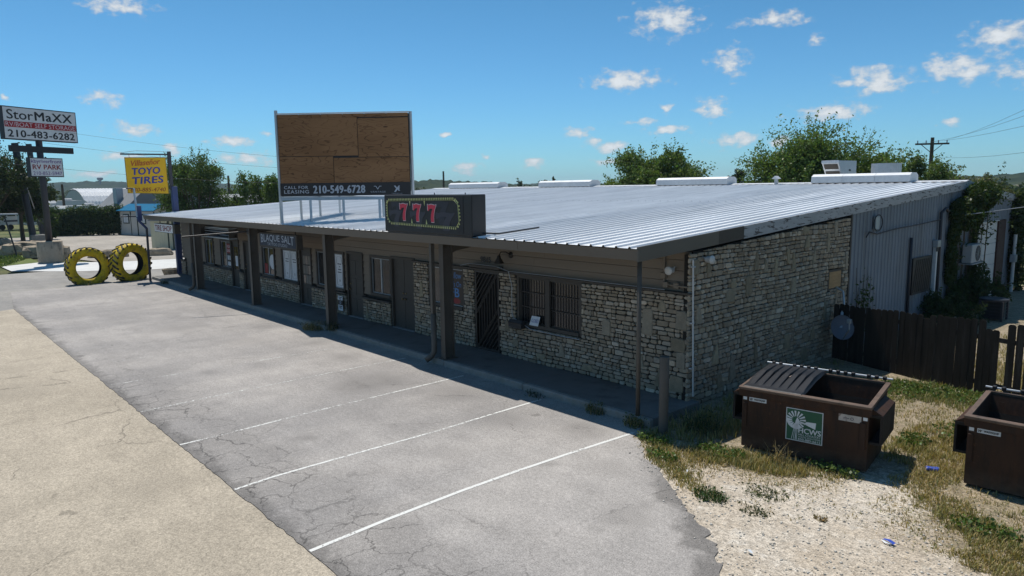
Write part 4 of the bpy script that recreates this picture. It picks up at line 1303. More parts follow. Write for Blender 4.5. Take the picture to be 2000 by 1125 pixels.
# border strip and bulbs
OCT = [(165, 240), (1550, 240), (1622, 320), (1640, 640), (1590, 740), (210, 675), (145, 570), (140, 300)]
OUT = [D(*p) for p in OCT]
mb = MB()
for a, b_ in zip(OUT, OUT[1:] + OUT[:1]):
    A = O7 + UX * a[0] + UZ * a[1] + Vector((0, -.006, 0)); Bp = O7 + UX * b_[0] + UZ * b_[1] + Vector((0, -.006, 0))
    mb.beam(A, Bp, .004, .024, (0, 1, 0))
mb.build('border', M['ink_lime'], face)
cx_, cz_ = sum(p[0] for p in OUT) / 8, sum(p[1] for p in OUT) / 8
mb = MB()
for a, b_, k in zip(OUT, OUT[1:] + OUT[:1], (40, 3, 5, 2, 37, 2, 5, 2)):
    for i in range(k):
        t = (i + .5) / k; x = a[0] + (b_[0] - a[0]) * t; z = a[1] + (b_[1] - a[1]) * t
        dx, dz = b_[0] - a[0], b_[1] - a[1]; L = math.hypot(dx, dz); nx, nz_ = -dz / L, dx / L
        if nx * (x - cx_) + nz_ * (z - cz_) < 0: nx, nz_ = -nx, -nz_
        x += nx * .036; z += nz_ * .036
        pts = [(x + .017 * math.cos(q_) + abs(nx) * .008 * math.cos(q_), z + .017 * math.sin(q_) + abs(nz_) * .010 * math.sin(q_)) for q_ in [PI * j / 4 for j in range(8)]]
        mb.prism(pts, O7 + Vector((0, -.003, 0)), UX, UZ, .006)
tag(mb.build('border_bulbs', M['ink_lime'], face), kind='stuff')
mb = MB()
for px in (655, 965): mb.prism([D(px - 12, 245), D(px, 345), D(px + 12, 245)], O7, UX, UZ, .004)
for px, py in ((690, 690), (1000, 703)): mb.prism([D(px - 14, py), D(px - 4, py - 95), D(px + 16, py)], O7, UX, UZ, .004)
mb.build('reel_divider', M['ink_lime'], face)
mb = MB(); mb.box(X0 + .1, X1 - .05, YS + .02, YS + .4, 3.255, 3.289); mb.build('mounting_rail', M['black'], sb)
mb = MB(); mb.tube([(X1 - .02, .05, 3.36), (X1 + .25, .35, 3.345), (-4.15, 1.55, zr(1.55) + .05)], .018, 8); mb.build('conduit', M['black'], sb)
for x in (-7.2, -6.1, -4.9):
    mb = MB(); mb.tube([(x, -.05, 4.22), (x, -.05, 4.27)], .012, 6); mb.build('lifting_eye', M['black'], sb)

# ---------------------------------------------------------------- hanging signs under the canopy
hs = thing('tattoo_sign', 'dark hanging sign reading BLAQUE SALT TATTOO STUDIO under the canopy', 'sign', (-16.1, .3, 2.4))
mb = MB(); mb.box(-17.6, -14.5, .26, .48, 2.38, 2.88); mb.build('cabinet', M['trim'], hs)
mb = MB(); mb.box(-17.52, -14.58, .252, .259, 2.43, 2.84); fc = mb.build('sign_face', M['ink_navy'], hs)


def arch(x, y, w_, h_):
    bot = .20 * h_ * (1 - (2 * x - 1) ** 2) * 1.5
    return x * w_, bot + y * (h_ - bot)


letters('lettering', 'BLAQUE SALT', M['ink_grey'], fc, (-17.42, .25, 2.46), UX, UZ, 2.72, .37, .012, warp=arch, spacing=1.05)
letters('lettering', 'TATTOO STUDIO', M['ink_grey'], fc, (-16.88, .25, 2.445), UX, UZ, 1.66, .10, .0)
for x in (-17.3, -14.8):
    mb = MB(); mb.tube([(x, .37, 2.87), (x, .37, 3.2)], .02, 8); mb.build('hanger', M['trim'], hs)

hs = thing('empty_sign_frame', 'faceless hanging sign cabinet with bare tubes under the canopy', 'sign', (-23, .6, 2.4))
x0, x1, y0, y1, z0, z1 = -24.75, -21.3, .5, .85, 2.42, 2.88
mb = MB(); mb.box(x0, x1, y1 - .02, y1, z0, z1); mb.build('back', M['dark_steel'], hs)
mb = MB(); mb.box(x0, x1, y0, y1 - .02, z0, z0 + .05); mb.build('bottom_rail', M['galv'], hs)
mb = MB(); mb.box(x0, x1, y0, y1 - .02, z1 - .04, z1); mb.build('top_rail', M['galv'], hs)
for a in (x0, x1 - .05):
    mb = MB(); mb.box(a, a + .05, y0, y1 - .02, z0 + .05, z1 - .04); mb.build('end_plate', M['trim'], hs)
for z in (2.56, 2.68, 2.78):
    mb = MB(); mb.tube([(x0 + .1, .68, z), (x1 - .1, .68, z)], .02, 8); mb.build('lamp_tube', M['galv'], hs)
for k, x in enumerate((-23.7, -22.6, -21.7)):
    mb = MB(); mb.bbox(x, x + .4, .72, .82, 2.5, 2.62, .01); mb.build('ballast', M['sign_black'], hs)

hs = thing('tire_shop_sign', 'small white sign reading TIRE SHOP at the far end of the canopy', 'sign', (-29, .1, 2.5))
mb = MB(); mb.box(-30.15, -26.95, .08, .34, 2.46, 2.88); mb.build('cabinet', M['trim'], hs)
mb = MB(); mb.box(-30.12, -27.25, .07, .079, 2.48, 2.86); M['ink_bright'] = flat('bright_white_face', (.8, .8, .8)); fc = mb.build('sign_face', M['ink_bright'], hs)
letters('lettering', 'TIRE SHOP', M['ink_maroon'], fc, (-30.0, .068, 2.54), UX, UZ, 2.62, .26, .02)
mb = MB(); mb.tube([(-29.6, .2, 2.86), (-29.6, .2, 3.2)], .02, 8); mb.tube([(-28.2, .2, 2.86), (-28.2, .2, 3.2)], .02, 8); mb.build('hangers', M['trim'], hs)

# pole sticking out from the third pillar
t = thing('bracket_pole', 'thin dark pole sticking out level from the third pillar', 'pole', (-18.2, .0, 2.85))
mb = MB(); mb.tube([(-18.12, .1, 2.90), (-18.95, -2.02, 2.77)], .032, 8); mb.build('rod', M['iron'], t)
mb = MB(); mb.bbox(-18.2, -18.04, .02, .08, 2.8, 3.0, .008); mb.build('wall_plate', M['iron'], t)

# notices, posters and writing on the windows
t = thing('lease_poster', 'red white and black FOR LEASE poster inside a far window', 'poster', (-24.4, 1.53, 1.0))
mb = MB(); mb.box(-24.52, -24.02, 1.526, 1.532, 1.02, 2.12); fc = mb.build('sheet', M['ink_black'], t)
mb = MB(); mb.box(-24.51, -24.03, 1.520, 1.525, 1.62, 2.05); rd = mb.build('red_panel', M['ink_maroon'], t)
letters('lettering', 'FOR', M['ink_pink'], rd, (-24.45, 1.519, 1.86), UX, UZ, .36, .12, .015)
letters('lettering', 'LEASE', M['ink_pink'], rd, (-24.48, 1.519, 1.68), UX, UZ, .42, .12, .03)
mb = MB(); mb.box(-24.46, -24.08, 1.520, 1.525, 1.06, 1.24); mb.box(-24.46, -24.3, 1.520, 1.525, 1.32, 1.52); mb.box(-24.24, -24.08, 1.520, 1.525, 1.32, 1.52); mb.build('photo_patch', M['paper'], t)
COFF = [(.0, .5), (.2, .0), (.8, .0), (1., .5), (.78, 1.0), (.22, 1.0)]
CW = [('left', WT2[1][0]), ('right', WT2[1][1])]


def coffin(x0, x1, z0, z1, lines, lb):
    t = thing('coffin_poster', lb, 'poster', ((x0 + x1) / 2, 1.53, z0), group='coffin posters in the tattoo shop windows')
    mb = MB(); mb.box(x0, x1, 1.526, 1.533, z0, z1); s_ = mb.build('sheet', M['paper'], t)
    m_ = MB(); w_, h_ = (x1 - x0), (z1 - z0)
    pts = [(.2, .06), (.8, .06), (.92, .66), (.74, .94), (.26, .94), (.08, .66)]
    for a, b_ in zip(pts, pts[1:] + pts[:1]):
        m_.beam((x0 + a[0] * w_, 1.5245, z0 + a[1] * h_), (x0 + b_[0] * w_, 1.5245, z0 + b_[1] * h_), .002, .014, (0, 1, 0))
    m_.lathe([(.028, 0), (.04, 0), (.04, -.003), (.028, -.003)], ((x0 + x1) / 2, 1.5255, z0 + .2 * h_), 'y', 12)
    m_.build('coffin_outline', M['ink_slate'], s_)
    for i, tx in enumerate(lines):       # printing too small to read
        m_ = MB(); zz = z0 + h_ * (.70 - .085 * i); xa = x0 + w_ * (.5 - .24 * tx)
        k = 0
        while xa < x0 + w_ * (.5 + .24 * tx):
            wl_ = .018 + .016 * ((k * 7 + i * 3) % 3); m_.box(xa, xa + wl_, 1.5235, 1.5255, zz, zz + .035); xa += wl_ + .012; k += 1
        m_.build('print_line', M['ink_slate'], s_)



coffin(WT2[1][0][0] + .01, WT2[1][0][1] - .01, .985, 2.08, [.8, 1], 'left coffin poster in the window beneath the dark tattoo sign')
coffin(WT2[1][1][0] + .01, WT2[1][1][1] - .01, .985, 2.08, [1, .8], 'right coffin poster in the window beneath the dark tattoo sign')
coffin(WPO[1][1][0] + .01, WPO[1][1][1] - .01, 1.06, 2.18, [.7, 1], 'coffin poster right behind the second pillar, with two lines of text')
coffin(WPO[1][2][0] + .01, WPO[1][2][1] - .01, 1.06, 2.18, [1, .15, .7, 1], 'coffin poster beside the panelled brown door, with four lines of text')
t = thing('window_display', 'red and white display behind the window left of the coffin posters', 'window display', (-19.9, 1.53, 1.0))
mb = MB(); mb.lathe([(0, -.004), (.30, -.004), (.30, 0)], (-19.55, 1.534, 1.55), 'y', 24); mb.build('white_disc', M['paper'], t)
mb = MB(); mb.box(-20.35, -20.05, 1.528, 1.535, 1.05, 1.45); mb.build('red_card', M['ink_maroon'], t)
t = thing('tattoo_notice', 'stack of small notices taped to the low stone wall beside the panelled door', 'notice', (-13.75, 1.36, .25))
for k, (z0, z1, m) in enumerate(((.66, .80, 'paper'), (.50, .65, 'ink_black'), (.30, .49, 'paper'))):
    mb = MB(); mb.box(-13.88, -13.56, 1.352, 1.358, z0, z1); s_ = mb.build('card', M[m], t)
    if m == 'paper':
        mb = MB(); mb.box(-13.84, -13.60, 1.349, 1.351, z1 - .06, z1 - .03); mb.build('print_line', M['ink_slate'], s_)
        mb = MB(); mb.box(-13.80, -13.64, 1.349, 1.351, z1 - .115, z1 - .085); mb.build('print_line', M['ink_slate'], s_)
    else:
        mb = MB(); mb.lathe([(.03, 0), (.05, 0), (.05, -.003), (.03, -.003)], (-13.72, 1.351, .575), 'y', 14); mb.build('emblem', M['ink_grey'], s_)
a, b_ = WFB[1][1]
mb = MB(); mb.box(a + .01, b_ - .01, 1.530, 1.537, 1.22, 2.16); pn = mb.build('board', mat('brown_window_board', (.085, .065, .05), .8, var=.2, scale=3, stretch=(5, 1, .4)), WFB[0])
letters('lettering', 'Follow', M['chalk_blue'], pn, (a + .06, 1.529, 1.93), UX, UZ, .55, .17, -.005, .2)
letters('lettering', 'Us On', M['chalk_blue'], pn, (a + .15, 1.529, 1.70), UX, UZ, .44, .15, .0, .1)
letters('lettering', 'FB', M['chalk_blue'], pn, (a + .12, 1.529, 1.42), UX, UZ, .38, .24, .02)
mb = MB(); mb.lathe([(0, -.002), (.18, -.002), (.18, 0)], (0, 0, 0), 'y', 18)
mb.v = [(p[0] + (a + b_) / 2 + .02, p[1] + 1.5295, p[2] * .42 + 1.31) for p in mb.v]; mb.build('red_scrawl', M['chalk_red'], pn)
t = thing('closed_card', 'small pale card with handwriting on the barred window sill', 'notice', (-4.2, 1.45, 1.07))
mb = MB(); mb.add([(-4.36, 1.40, 1.075), (-4.06, 1.40, 1.075), (-4.03, 1.455, 1.30), (-4.32, 1.455, 1.30), (-4.36, 1.404, 1.075), (-4.06, 1.404, 1.075), (-4.03, 1.459, 1.30), (-4.32, 1.459, 1.30)],
                  [(0, 1, 2, 3), (7, 6, 5, 4), (0, 4, 5, 1), (1, 5, 6, 2), (2, 6, 7, 3), (3, 7, 4, 0)]); s_ = mb.build('card', M['paper'], t)
letters('lettering', 'CLOSED', M['ink_blue'], s_, (-4.31, 1.419, 1.15), UX, Vector((.03, .055, .22)), .24, .085, .008, lift=.006)
t = thing('black_mailbox', 'black mailbox below the barred window near the gate', 'mailbox', (-4.72, 1.32, 1.02))
mb = MB(); mb.prism([(0, 0), (.13, 0), (.13, .17), (.05, .2), (0, .12)], (-4.95, 1.25, .97), (0, 1, 0), (0, 0, 1), .46); mb.build('box', M['black'], t)
mb = MB(); mb.bbox(-4.96, -4.48, 1.24, 1.262, 1.06, 1.1, .006); mb.build('flap', M['iron'], t)
letters('house_number', '9845', M['black'], B, (-6.30, 1.50, 2.47), UX, UZ, .42, .14, .03)
t = thing('wall_lamp', 'black gooseneck barn lamp on the siding above the gate', 'lamp', (-5.2, 1.52, 2.62))
mb = MB(); mb.lathe([(0, -.03), (.075, -.025), (.08, 0)], (-5.12, 1.52, 2.72), 'y', 16); mb.build('wall_plate', M['iron'], t, smooth=True)
mb = MB(); mb.tube([(-5.12, 1.5, 2.72), (-5.16, 1.38, 2.80), (-5.22, 1.26, 2.80), (-5.24, 1.22, 2.70)], .014, 8); mb.build('arm', M['iron'], t)
mb = MB(); mb.lathe([(.03, .12), (.045, .10), (.05, .06), (.12, -.06), (.125, -.075)], (-5.24, 1.22, 2.60), 'z', 18); mb.build('shade', M['iron'], t, smooth=True)


def floodlight(loc, lb, ax):
    t = thing('flood_light', lb, 'flood light', loc, group='white flood lights at the building corner')
    x, y, z = loc
    mb = MB(); mb.lathe([(0, -.09), (.05, -.085), (.062, -.05), (.07, .03), (.085, .05), (.085, .07), (.0, .062)], (x, y, z), ax, 16)
    if ax == 'y': mb.v = [(p[0], 2 * y - p[1], p[2]) for p in mb.v]
    mb.build('lamp_head', M['white'], t, smooth=True)
    mb = MB()
    if ax == 'y': mb.tube([(x, y + .05, z), (x + .01, 1.52, z + .06)], .016, 8)
    else: mb.tube([(x - .05, y, z), (.10, y, z + .04)], .016, 8)
    mb.build('stem', M['white'], t)


floodlight((-.28, 1.38, 2.72), 'white flood light on the siding left of the building corner', 'y')
floodlight((.26, 1.9, 2.93), 'white flood light on the stone gable right of the corner', 'x')
t = thing('meter_conduit', 'pale conduit with junction boxes on the siding near the corner', 'conduit', (-.45, 1.5, 2.4))
mb = MB(); mb.tube([(-.5, 1.49, 3.05), (-.5, 1.49, 2.42)], .022, 8); mb.tube([(-.5, 1.49, 2.42), (.1, 1.40, 2.42)], .018, 8); mb.build('pipe', M['siding'], t)
for (x, z) in ((-.5, 2.6), (-.44, 2.42), (-.18, 2.42)):
    mb = MB(); mb.bbox(x - .06, x + .06, 1.43, 1.5, z - .055, z + .055, .008); mb.build('box', M['siding'], t)
t = thing('corner_conduit', 'thin white conduit running down the corner of the stone gable', 'conduit', (.22, 1.5, .0))
mb = MB(); mb.tube([(.17, 1.48, 2.95), (.19, 1.47, 2.4), (.21, 1.52, .25)], .016, 8); mb.build('pipe', M['white'], t)
for z in (2.8, 1.7, .8):
    mb = MB(); mb.bbox(.14, .20, 1.45, 1.53, z, z + .03, .004); mb.build('strap', M['galv'], t)
t = thing('sagging_cable', 'thin grey cable strung along the window head and down to the mailbox', 'cable', (-5.0, 1.38, 1.0))
mb = MB(); pts = [(-7.0, 1.37, 2.335), (-6.6, 1.34, 2.42), (-5.5, 1.34, 2.42), (-5.05, 1.36, 2.33), (-3.6, 1.37, 2.335), (-2.2, 1.37, 2.33), (-.4, 1.37, 2.33)]
mb.tube(pts, .009, 6); mb.build('cable_run', M['galv'], t)
mb = MB(); mb.tube([(-5.05, 1.36, 2.33), (-4.98, 1.40, 2.0), (-4.98, 1.40, 1.3), (-4.9, 1.38, 1.18), (-4.3, 1.38, .98), (-3.3, 1.385, .96), (-2.7, 1.385, .97)], .009, 6); mb.build('cable_drop', M['galv'], t)

# ---------------------------------------------------------------- on the gable: satellite dish, grille, pipes, air conditioners
t = thing('satellite_dish', 'grey satellite dish on a bent arm at the end of the stone gable', 'satellite dish', (.2, 8.4, 1.2))
mb = MB(); mb.tube([(.12, 7.95, 1.74), (.30, 7.92, 1.66), (.42, 7.72, 1.40), (.45, 7.58, 1.18)], .025, 8); mb.build('mast', M['galv'], t)
mb = MB(); ctr = Vector((.60, 7.28, .87)); nrm = Vector((.62, -.66, .30)).normalized(); s_ = nrm.cross(UZ).normalized(); u_ = s_.cross(nrm)
V = [ctr - nrm * .10]; F = []
for ri, (r_, h) in enumerate(((.11, .06), (.21, .03), (.30, .0), (.31, -.012))):
    for k in range(24):
        a = 2 * PI * k / 24; V.append(ctr + (s_ * math.cos(a) * .9 + u_ * math.sin(a)) * r_ - nrm * h)
F += [(0, 1 + k, 1 + (k + 1) % 24) for k in range(24)]
for ri in range(3):
    for k in range(24): F.append((1 + ri * 24 + k, 1 + (ri + 1) * 24 + k, 1 + (ri + 1) * 24 + (k + 1) % 24, 1 + ri * 24 + (k + 1) % 24))
M['dish'] = flat('dish_grey', (.13, .145, .18), .6)
mb.add(V, F); mb.build('reflector', M['dish'], t, smooth=True)
mb = MB(); mb.tube([ctr - u_ * .28, ctr + nrm * .42 - u_ * .1, ctr + nrm * .46 + u_ * .05], .018, 8); mb.build('feed_arm', M['galv'], t)
mb = MB(); c2 = ctr + nrm * .46 + u_ * .08; mb.bbox(c2.x - .05, c2.x + .05, c2.y - .05, c2.y + .05, c2.z - .04, c2.z + .06, .012); mb.build('feed_head', M['galv'], t)
mb = MB(); mb.beam(ctr - nrm * .1, Vector((.45, 7.58, 1.18)), .06, .06); mb.build('bracket', M['galv'], t)
t = thing('wall_grille', 'black slatted grille on the pale metal gable wall', 'grille', (.15, 13.75, 1.0))
mb = MB(); mb.box(.125, .18, 13.02, 14.55, .98, 2.10); mb.build('frame', M['black'], t)
for k in range(9):
    mb = MB(); y = 13.1 + k * .16
    mb.beam((.19, y, 1.05), (.19, y + .2, 2.04), .012, .03, (0, 1, 0)); mb.build('slat', M['iron'], t)
t = thing('gable_downspout', 'white downspout with a meter box beside the black grille', 'downspout', (.2, 14.85, 0))
mb = MB(); mb.box(.13, .23, 14.8, 14.92, 0, 2.45); mb.build('pipe', M['white_metal'], t)
mb = MB(); mb.bbox(.13, .29, 14.72, 14.98, 2.34, 2.56, .01); mb.build('meter_box', M['galv'], t)
mb = MB(); mb.box(.232, .25, 14.77, 14.93, 2.2, 2.33); mb.build('black_band', M['black'], t)
for lb, pts, r_ in (('dark pipe rising left of the black wall grille', [(.17, 12.8, .3), (.17, 12.76, 2.75)], .045), ('hooked dark service mast between the grille and the vines', [(.2, 15.2, .5), (.2, 15.1, 3.4), (.28, 15.25, 3.55), (.3, 15.4, 3.45)], .05)):
    t = tag(MB().tube(pts, r_, 8).build('wall_pipe', M['dark_steel'], smooth=True), lb, 'pipe')
t = thing('cable_reel', 'black cable coiled on a small box high on the gable siding', 'cable', (.2, 10.1, 3.2))
mb = MB(); mb.bbox(.125, .2, 10.0, 10.25, 3.12, 3.48, .01); mb.build('box', M['galv'], t)
mb = MB(); mb.tube([(.22, 10.1 + .28 * math.cos(a), 3.3 + .22 * math.sin(a)) for a in [PI * k / 8 for k in range(17)]], .014, 6); mb.build('coil', M['black'], t)
mb = MB(); mb.tube([(.2, 9.4, 2.95), (.2, 9.6, 3.08), (.2, 10.1, 3.0), (.2, 11.5, 3.08), (.2, 13.2, 3.12), (.2, 15.2, 3.2)], .018, 6); mb.build('cable_run', M['black'], t)
t = thing('wall_air_conditioner', 'small white fan unit on the wall beside the vines', 'air conditioner', (.3, 17.95, 1.6))
mb = MB(); mb.bbox(.2, .5, 17.45, 18.5, 1.62, 2.25, .02); mb.build('casing', M.setdefault('ac_grey', flat('ac_grey', (.36, .37, .38))), t)
mb = MB(); mb.lathe([(.0, 0), (.245, 0), (.26, .012), (.27, .0)], (.503, 18.1, 1.93), 'x', 24); mb.build('fan_grille', M['dark_steel'], t)
for k in range(6):
    mb = MB(); a = PI * k / 6; mb.beam((.512, 18.1 - .25 * math.cos(a), 1.93 - .25 * math.sin(a)), (.512, 18.1 + .25 * math.cos(a), 1.93 + .25 * math.sin(a)), .006, .006, (1, 0, 0)); mb.build('grille_wire', M['galv'], t)
mb = MB(); mb.box(.12, .55, 17.4, 18.6, 1.575, 1.605); mb.build('shelf', M['galv'], t)
cx0, cy0, ch0 = 1.55, 16.2, .60
t = thing('ground_condenser', 'dark boxy condenser on the ground behind the wooden fence', 'air conditioner', (cx0, cy0, 0))
mb = MB(); mb.box(cx0 - .25, cx0 + .25, cy0 - .25, cy0 + .25, .05, ch0); mb.build('coil', M['black'], t)
for (x, y) in ((-.3, -.3), (.3, -.3), (.3, .3), (-.3, .3)):
    mb = MB(); mb.beam((cx0 + x, cy0 + y, 0), (cx0 + x, cy0 + y, ch0 + .02), .06, .06); mb.build('corner_post', M['dark_steel'], t)
for k in range(6):
    z = .1 + k * .1
    mb = MB(); mb.tube([(cx0 + a, cy0 + b_, z) for a, b_ in ((-.3, -.3), (.3, -.3), (.3, .3), (-.3, .3), (-.3, -.3))], .008, 5); mb.build('guard_wire', M['dark_steel'], t)
mb = MB(); mb.lathe([(.0, ch0), (.33, ch0), (.41, ch0 + .04), (.41, ch0 + .08), (.3, ch0 + .09), (0, ch0 + .06)], (cx0, cy0, 0), 'z', 24); mb.build('top_ring', M['dark_steel'], t)
t = thing('white_pvc_post', 'white standpipe rising at the foot of the gable beside the garage door', 'pipe', (.35, 23.4, 0))
mb = MB(); mb.tube([(.35, 23.4, 0), (.35, 23.4, 2.3)], .06, 8); mb.build('pipe', M['white'], t)
mb = MB(); mb.bbox(.25, .45, 23.25, 23.5, 1.2, 1.5, .01); mb.build('box', M['galv'], t)

# ---------------------------------------------------------------- bollard
t = thing('bollard', 'brown painted steel bollard at the end of the walkway', 'bollard', (.62, .0, 0))
mb = MB(); mb.lathe([(.085, -.1), (.085, 1.37), (.078, 1.385), (0, 1.39)], (.62, .0, 0), 'z', 20); mb.build('post', M['pillar'], t, smooth=True)

# ---------------------------------------------------------------- dumpsters
M['dump'] = mat('brown_dumpster_paint', (.047, .0225, .0125), .68, var=.3, scale=1.6, bump=.35, bscale=5, second=(.032, .018, .012), sec=(.48, .66), sec_scale=4, stretch=(2.2, 2.2, .5), spec=.22, fine=.12)
def dump_mat():
    m = M['dump']; nt = m.node_tree; b = nt.nodes['Principled BSDF']; p = _pos(nt)
    src = b.inputs['Base Color'].links[0].from_socket
    n1 = _noise(nt, 7, 5, .75, p, (1, 1, 1.6)); n2 = _noise(nt, 1.3, 3, .6, p)
    c = _mix(nt, _math(nt, 'MULTIPLY', _maprange(nt, n1.outputs[0], .60, .66, 0, .8), _maprange(nt, n2.outputs[0], .45, .6, 0, 1)), src, (.13, .055, .025))
    n3 = _noise(nt, 9, 4, .7, p, (.5, .5, 6))
    c = _mix(nt, _maprange(nt, n3.outputs[0], .64, .70, 0, .45), c, (.14, .10, .075))
    sp = nt.nodes.new('ShaderNodeSeparateXYZ'); nt.links.new(p, sp.inputs[0])
    n4 = _noise(nt, 12, 3, .7, p, (1, 1, .12))
    run = _math(nt, 'MULTIPLY', _maprange(nt, n4.outputs[0], .52, .7, 0, .55), _maprange(nt, sp.outputs[2], .1, .9, .4, 1))
    c = _mix(nt, run, c, (.018, .013, .011))
    dust = _math(nt, 'MULTIPLY', _maprange(nt, sp.outputs[2], .0, .30, .55, 0), _maprange(nt, n1.outputs[0], .35, .65, .2, 1))
    c = _mix(nt, dust, c, (.14, .105, .075))
    nt.links.new(c, b.inputs['Base Color'])


dump_mat()
M['dump_in'] = mat('dumpster_inside', (.014, .011, .009), .8, var=.3, scale=2, bump=.1)
M['dump_rim'] = mat('worn_dumpster_rim', (.11, .07, .048), .6, var=.25, scale=4, bump=.1, second=(.07, .045, .03), sec=(.5, .65), sec_scale=7)
M['lid'] = mat('black_plastic_lid', (.012, .0125, .015), .55, var=.2, scale=3, bump=.05, spec=.3)
M['sticker'] = mat('weathered_sticker', (.42, .38, .34), .8, var=.25, scale=9, second=(.20, .14, .12), sec=(.5, .62), sec_scale=12, bump=0)


def dumpster(name, label, loc, rz, lid=True, W_=1.92):
    t = thing(name, label, 'dumpster', loc, rz, 'brown dumpsters by the fence')
    bl = dict(parent=t, local=True)
    H, Hb, D0, D1, th = 1.06, 1.12, 1.10, 1.34, .03
    # front, back, sides with thickness, sloping back
    def panel(nm, pts, m, off):
        mb = MB(); n = len(pts); off = Vector(off)
        V = [Vector(p) for p in pts] + [Vector(p) + off for p in pts]
        F = [tuple(range(n)), tuple(range(2 * n - 1, n - 1, -1))] + [(i, n + i, n + (i + 1) % n, (i + 1) % n) for i in range(n)]
        mb.add(V, F); return mb.build(nm, m, **bl)
    fr = panel('front_wall', [(0, 0, .06), (W_, 0, .06), (W_, -.02, H), (0, -.02, H)], M['dump'], (0, th, 0))
    panel('back_wall', [(0, D0, .06), (W_, D0, .06), (W_, D1, Hb), (0, D1, Hb)], M['dump'], (0, -th, 0))
    for x, s in ((0.0, 1), (W_, -1)):
        panel('side_wall', [(x, .032, .06), (x, D0 - .032, .06), (x, D1 - .034, Hb), (x, .012, H)], M['dump'], (s * th, 0, 0))
    mb = MB(); mb.box(.03, W_ - .03, .03, D0 - .03, .08, .11); mb.build('floor', M['dump_in'], **bl)
    # inner lining, slightly inside the walls
    mb = MB(); e = .034
    mb.add([(e, .034, .11), (W_ - e, .034, .11), (W_ - e, .014, H - .05), (e, .014, H - .05)], [(0, 1, 2, 3)])
    mb.add([(e, D0 - .036, .11), (W_ - e, D0 - .036, .11), (W_ - e, D1 - .036, Hb - .05), (e, D1 - .036, Hb - .05)], [(3, 2, 1, 0)])
    mb.build('lining', M['dump_in'], **bl)
    # rim lips
    mb = MB(); mb.bbox(-.05, W_ + .05, -.075, .02, H - .02, H + .035, .012); mb.build('rim', M['dump_rim'], **bl)
    mb = MB(); mb.bbox(-.04, W_ + .04, -.05, -.025, H - .13, H - .022, .006); mb.build('rim_band', M['dump'], **bl)
    mb = MB(); mb.beam((-.02, D1, Hb), (W_ + .02, D1, Hb), .06, .06); mb.build('rim', M['dump_rim'], **bl)
    for x in (-.005, W_ + .005):
        mb = MB(); mb.beam((x, .02, H + .005), (x, D1 - .02, Hb + .005), .07, .05); mb.build('rim', M['dump_rim'], **bl)
    # fork pockets on both sides
    for s, x in ((-1, -.005), (1, W_ + .005)):
        mb = MB(); x0, x1 = sorted((x, x + s * .17))
        for (a, b_, c, d) in ((.48, .52, 0, 1), (.90, .94, 0, 1)):
            mb.box(x0, x1, .05, 1.0, a, b_)
        xo = x + s * .17; xa, xb = sorted((xo, xo - s * .03)); mb.box(xa, xb, .05, 1.0, .52, .90)
        mb.build('fork_pocket', M['dump_in'], **bl)
        mb = MB(); mb.prism([(x0, .944), (x1, .944), ((x0 + x1) / 2 - s * .06, 1.03)] if s > 0 else [(x0, .944), (x1, .944), ((x0 + x1) / 2 + .06, 1.03)], (0, .06, 0), (1, 0, 0), (0, 0, 1), -.9); mb.build('pocket_hood', M['dump'], **bl)
        mb = MB(); xs_ = (.015, .085) if s < 0 else (W_ - .12, W_ - .03)
        mb.bbox(xs_[0], xs_[1], -.035, -.004, .40, .82, .006); mb.build('gusset', M['dump'], **bl)
    for y in (.1, D0 - .2):
        mb = MB(); mb.box(.1, W_ - .1, y, y + .1, 0, .08); mb.build('skid', M['dump_in'], **bl)
    mb = MB(); mb.tube([(-.06, D1 + .03, Hb + .08), (W_ + .06, D1 + .03, Hb + .08)], .016, 8); hg = mb.build('hinge_rod', M['galv'], **bl)
    for k in range(16):
        x = .06 + k * (W_ - .12) / 15
        if k % 5 == 2: continue
        mb = MB(); mb.bbox(x - .03, x + .03, D1 - .0, D1 + .065, Hb + .045, Hb + .115, .012); mb.build('hinge_knuckle', M['lid'], hg, local=True)
    if lid:
        lw = W_ * .50; N = 7
        # ribbed lid sheet: profile across x, swept from the hinge to the front
        V, F = [], []
        prof = []
        for k in range(N):
            x0 = .02 + (lw - .04) * k / N; s_ = (lw - .04) / N
            prof += [(x0 + s_ * .05, 0), (x0 + s_ * .22, .0), (x0 + s_ * .32, .03), (x0 + s_ * .88, .03), (x0 + s_ * .98, 0)]
        rows = [(D1 + .02, Hb + .075, .05), (D1 - .12, Hb + .070, .6), (D1 * .55, Hb + .055, 1.3), (.25, H + .055, .7), (.10, H + .05, .05), (-.02, H + .045, .02), (-.06, H + .025, .0)]
        pw = len(prof) + 2
        for (y, z, g) in rows:
            bow = 0
            V.append((-.03, y, z - .03)); V += [(x, y, z + h * g) for x, h in prof]; V.append((lw, y, z - .03))
        for r_ in range(len(rows) - 1):
            for i in range(pw - 1): F.append((r_ * pw + i, r_ * pw + i + 1, (r_ + 1) * pw + i + 1, (r_ + 1) * pw + i))
        mb = MB(); mb.add(V, F); ld = mb.build('lid', M['lid'], **bl)
        mb = MB(); mb.add([(.44, .68, H + .118), (.50, .60, H + .119), (.56, .66, H + .117), (.55, .76, H + .119), (.49, .80, H + .118)], [(0, 1, 2, 3, 4)]); mb.build('pale_scuff', M['sticker'], ld, local=True)
    # labels
    y_ = -.026

    def lab(nm, x0, x1, z0, z1, m, par=None):
        f0 = lambda z: -.002 - .02 * (z - .06) / 1.0
        mb = MB(); mb.add([(x0, f0(z0) - .004, z0), (x1, f0(z0) - .004, z0), (x1, f0(z1) - .004, z1), (x0, f0(z1) - .004, z1)], [(0, 1, 2, 3)])
        return mb.build(nm, m, par or t, local=True)
    s1 = lab('maker_label', .12, .40, .855, .92, M['ink_white'])
    uy = Vector((0, -.02, 1)).normalized()
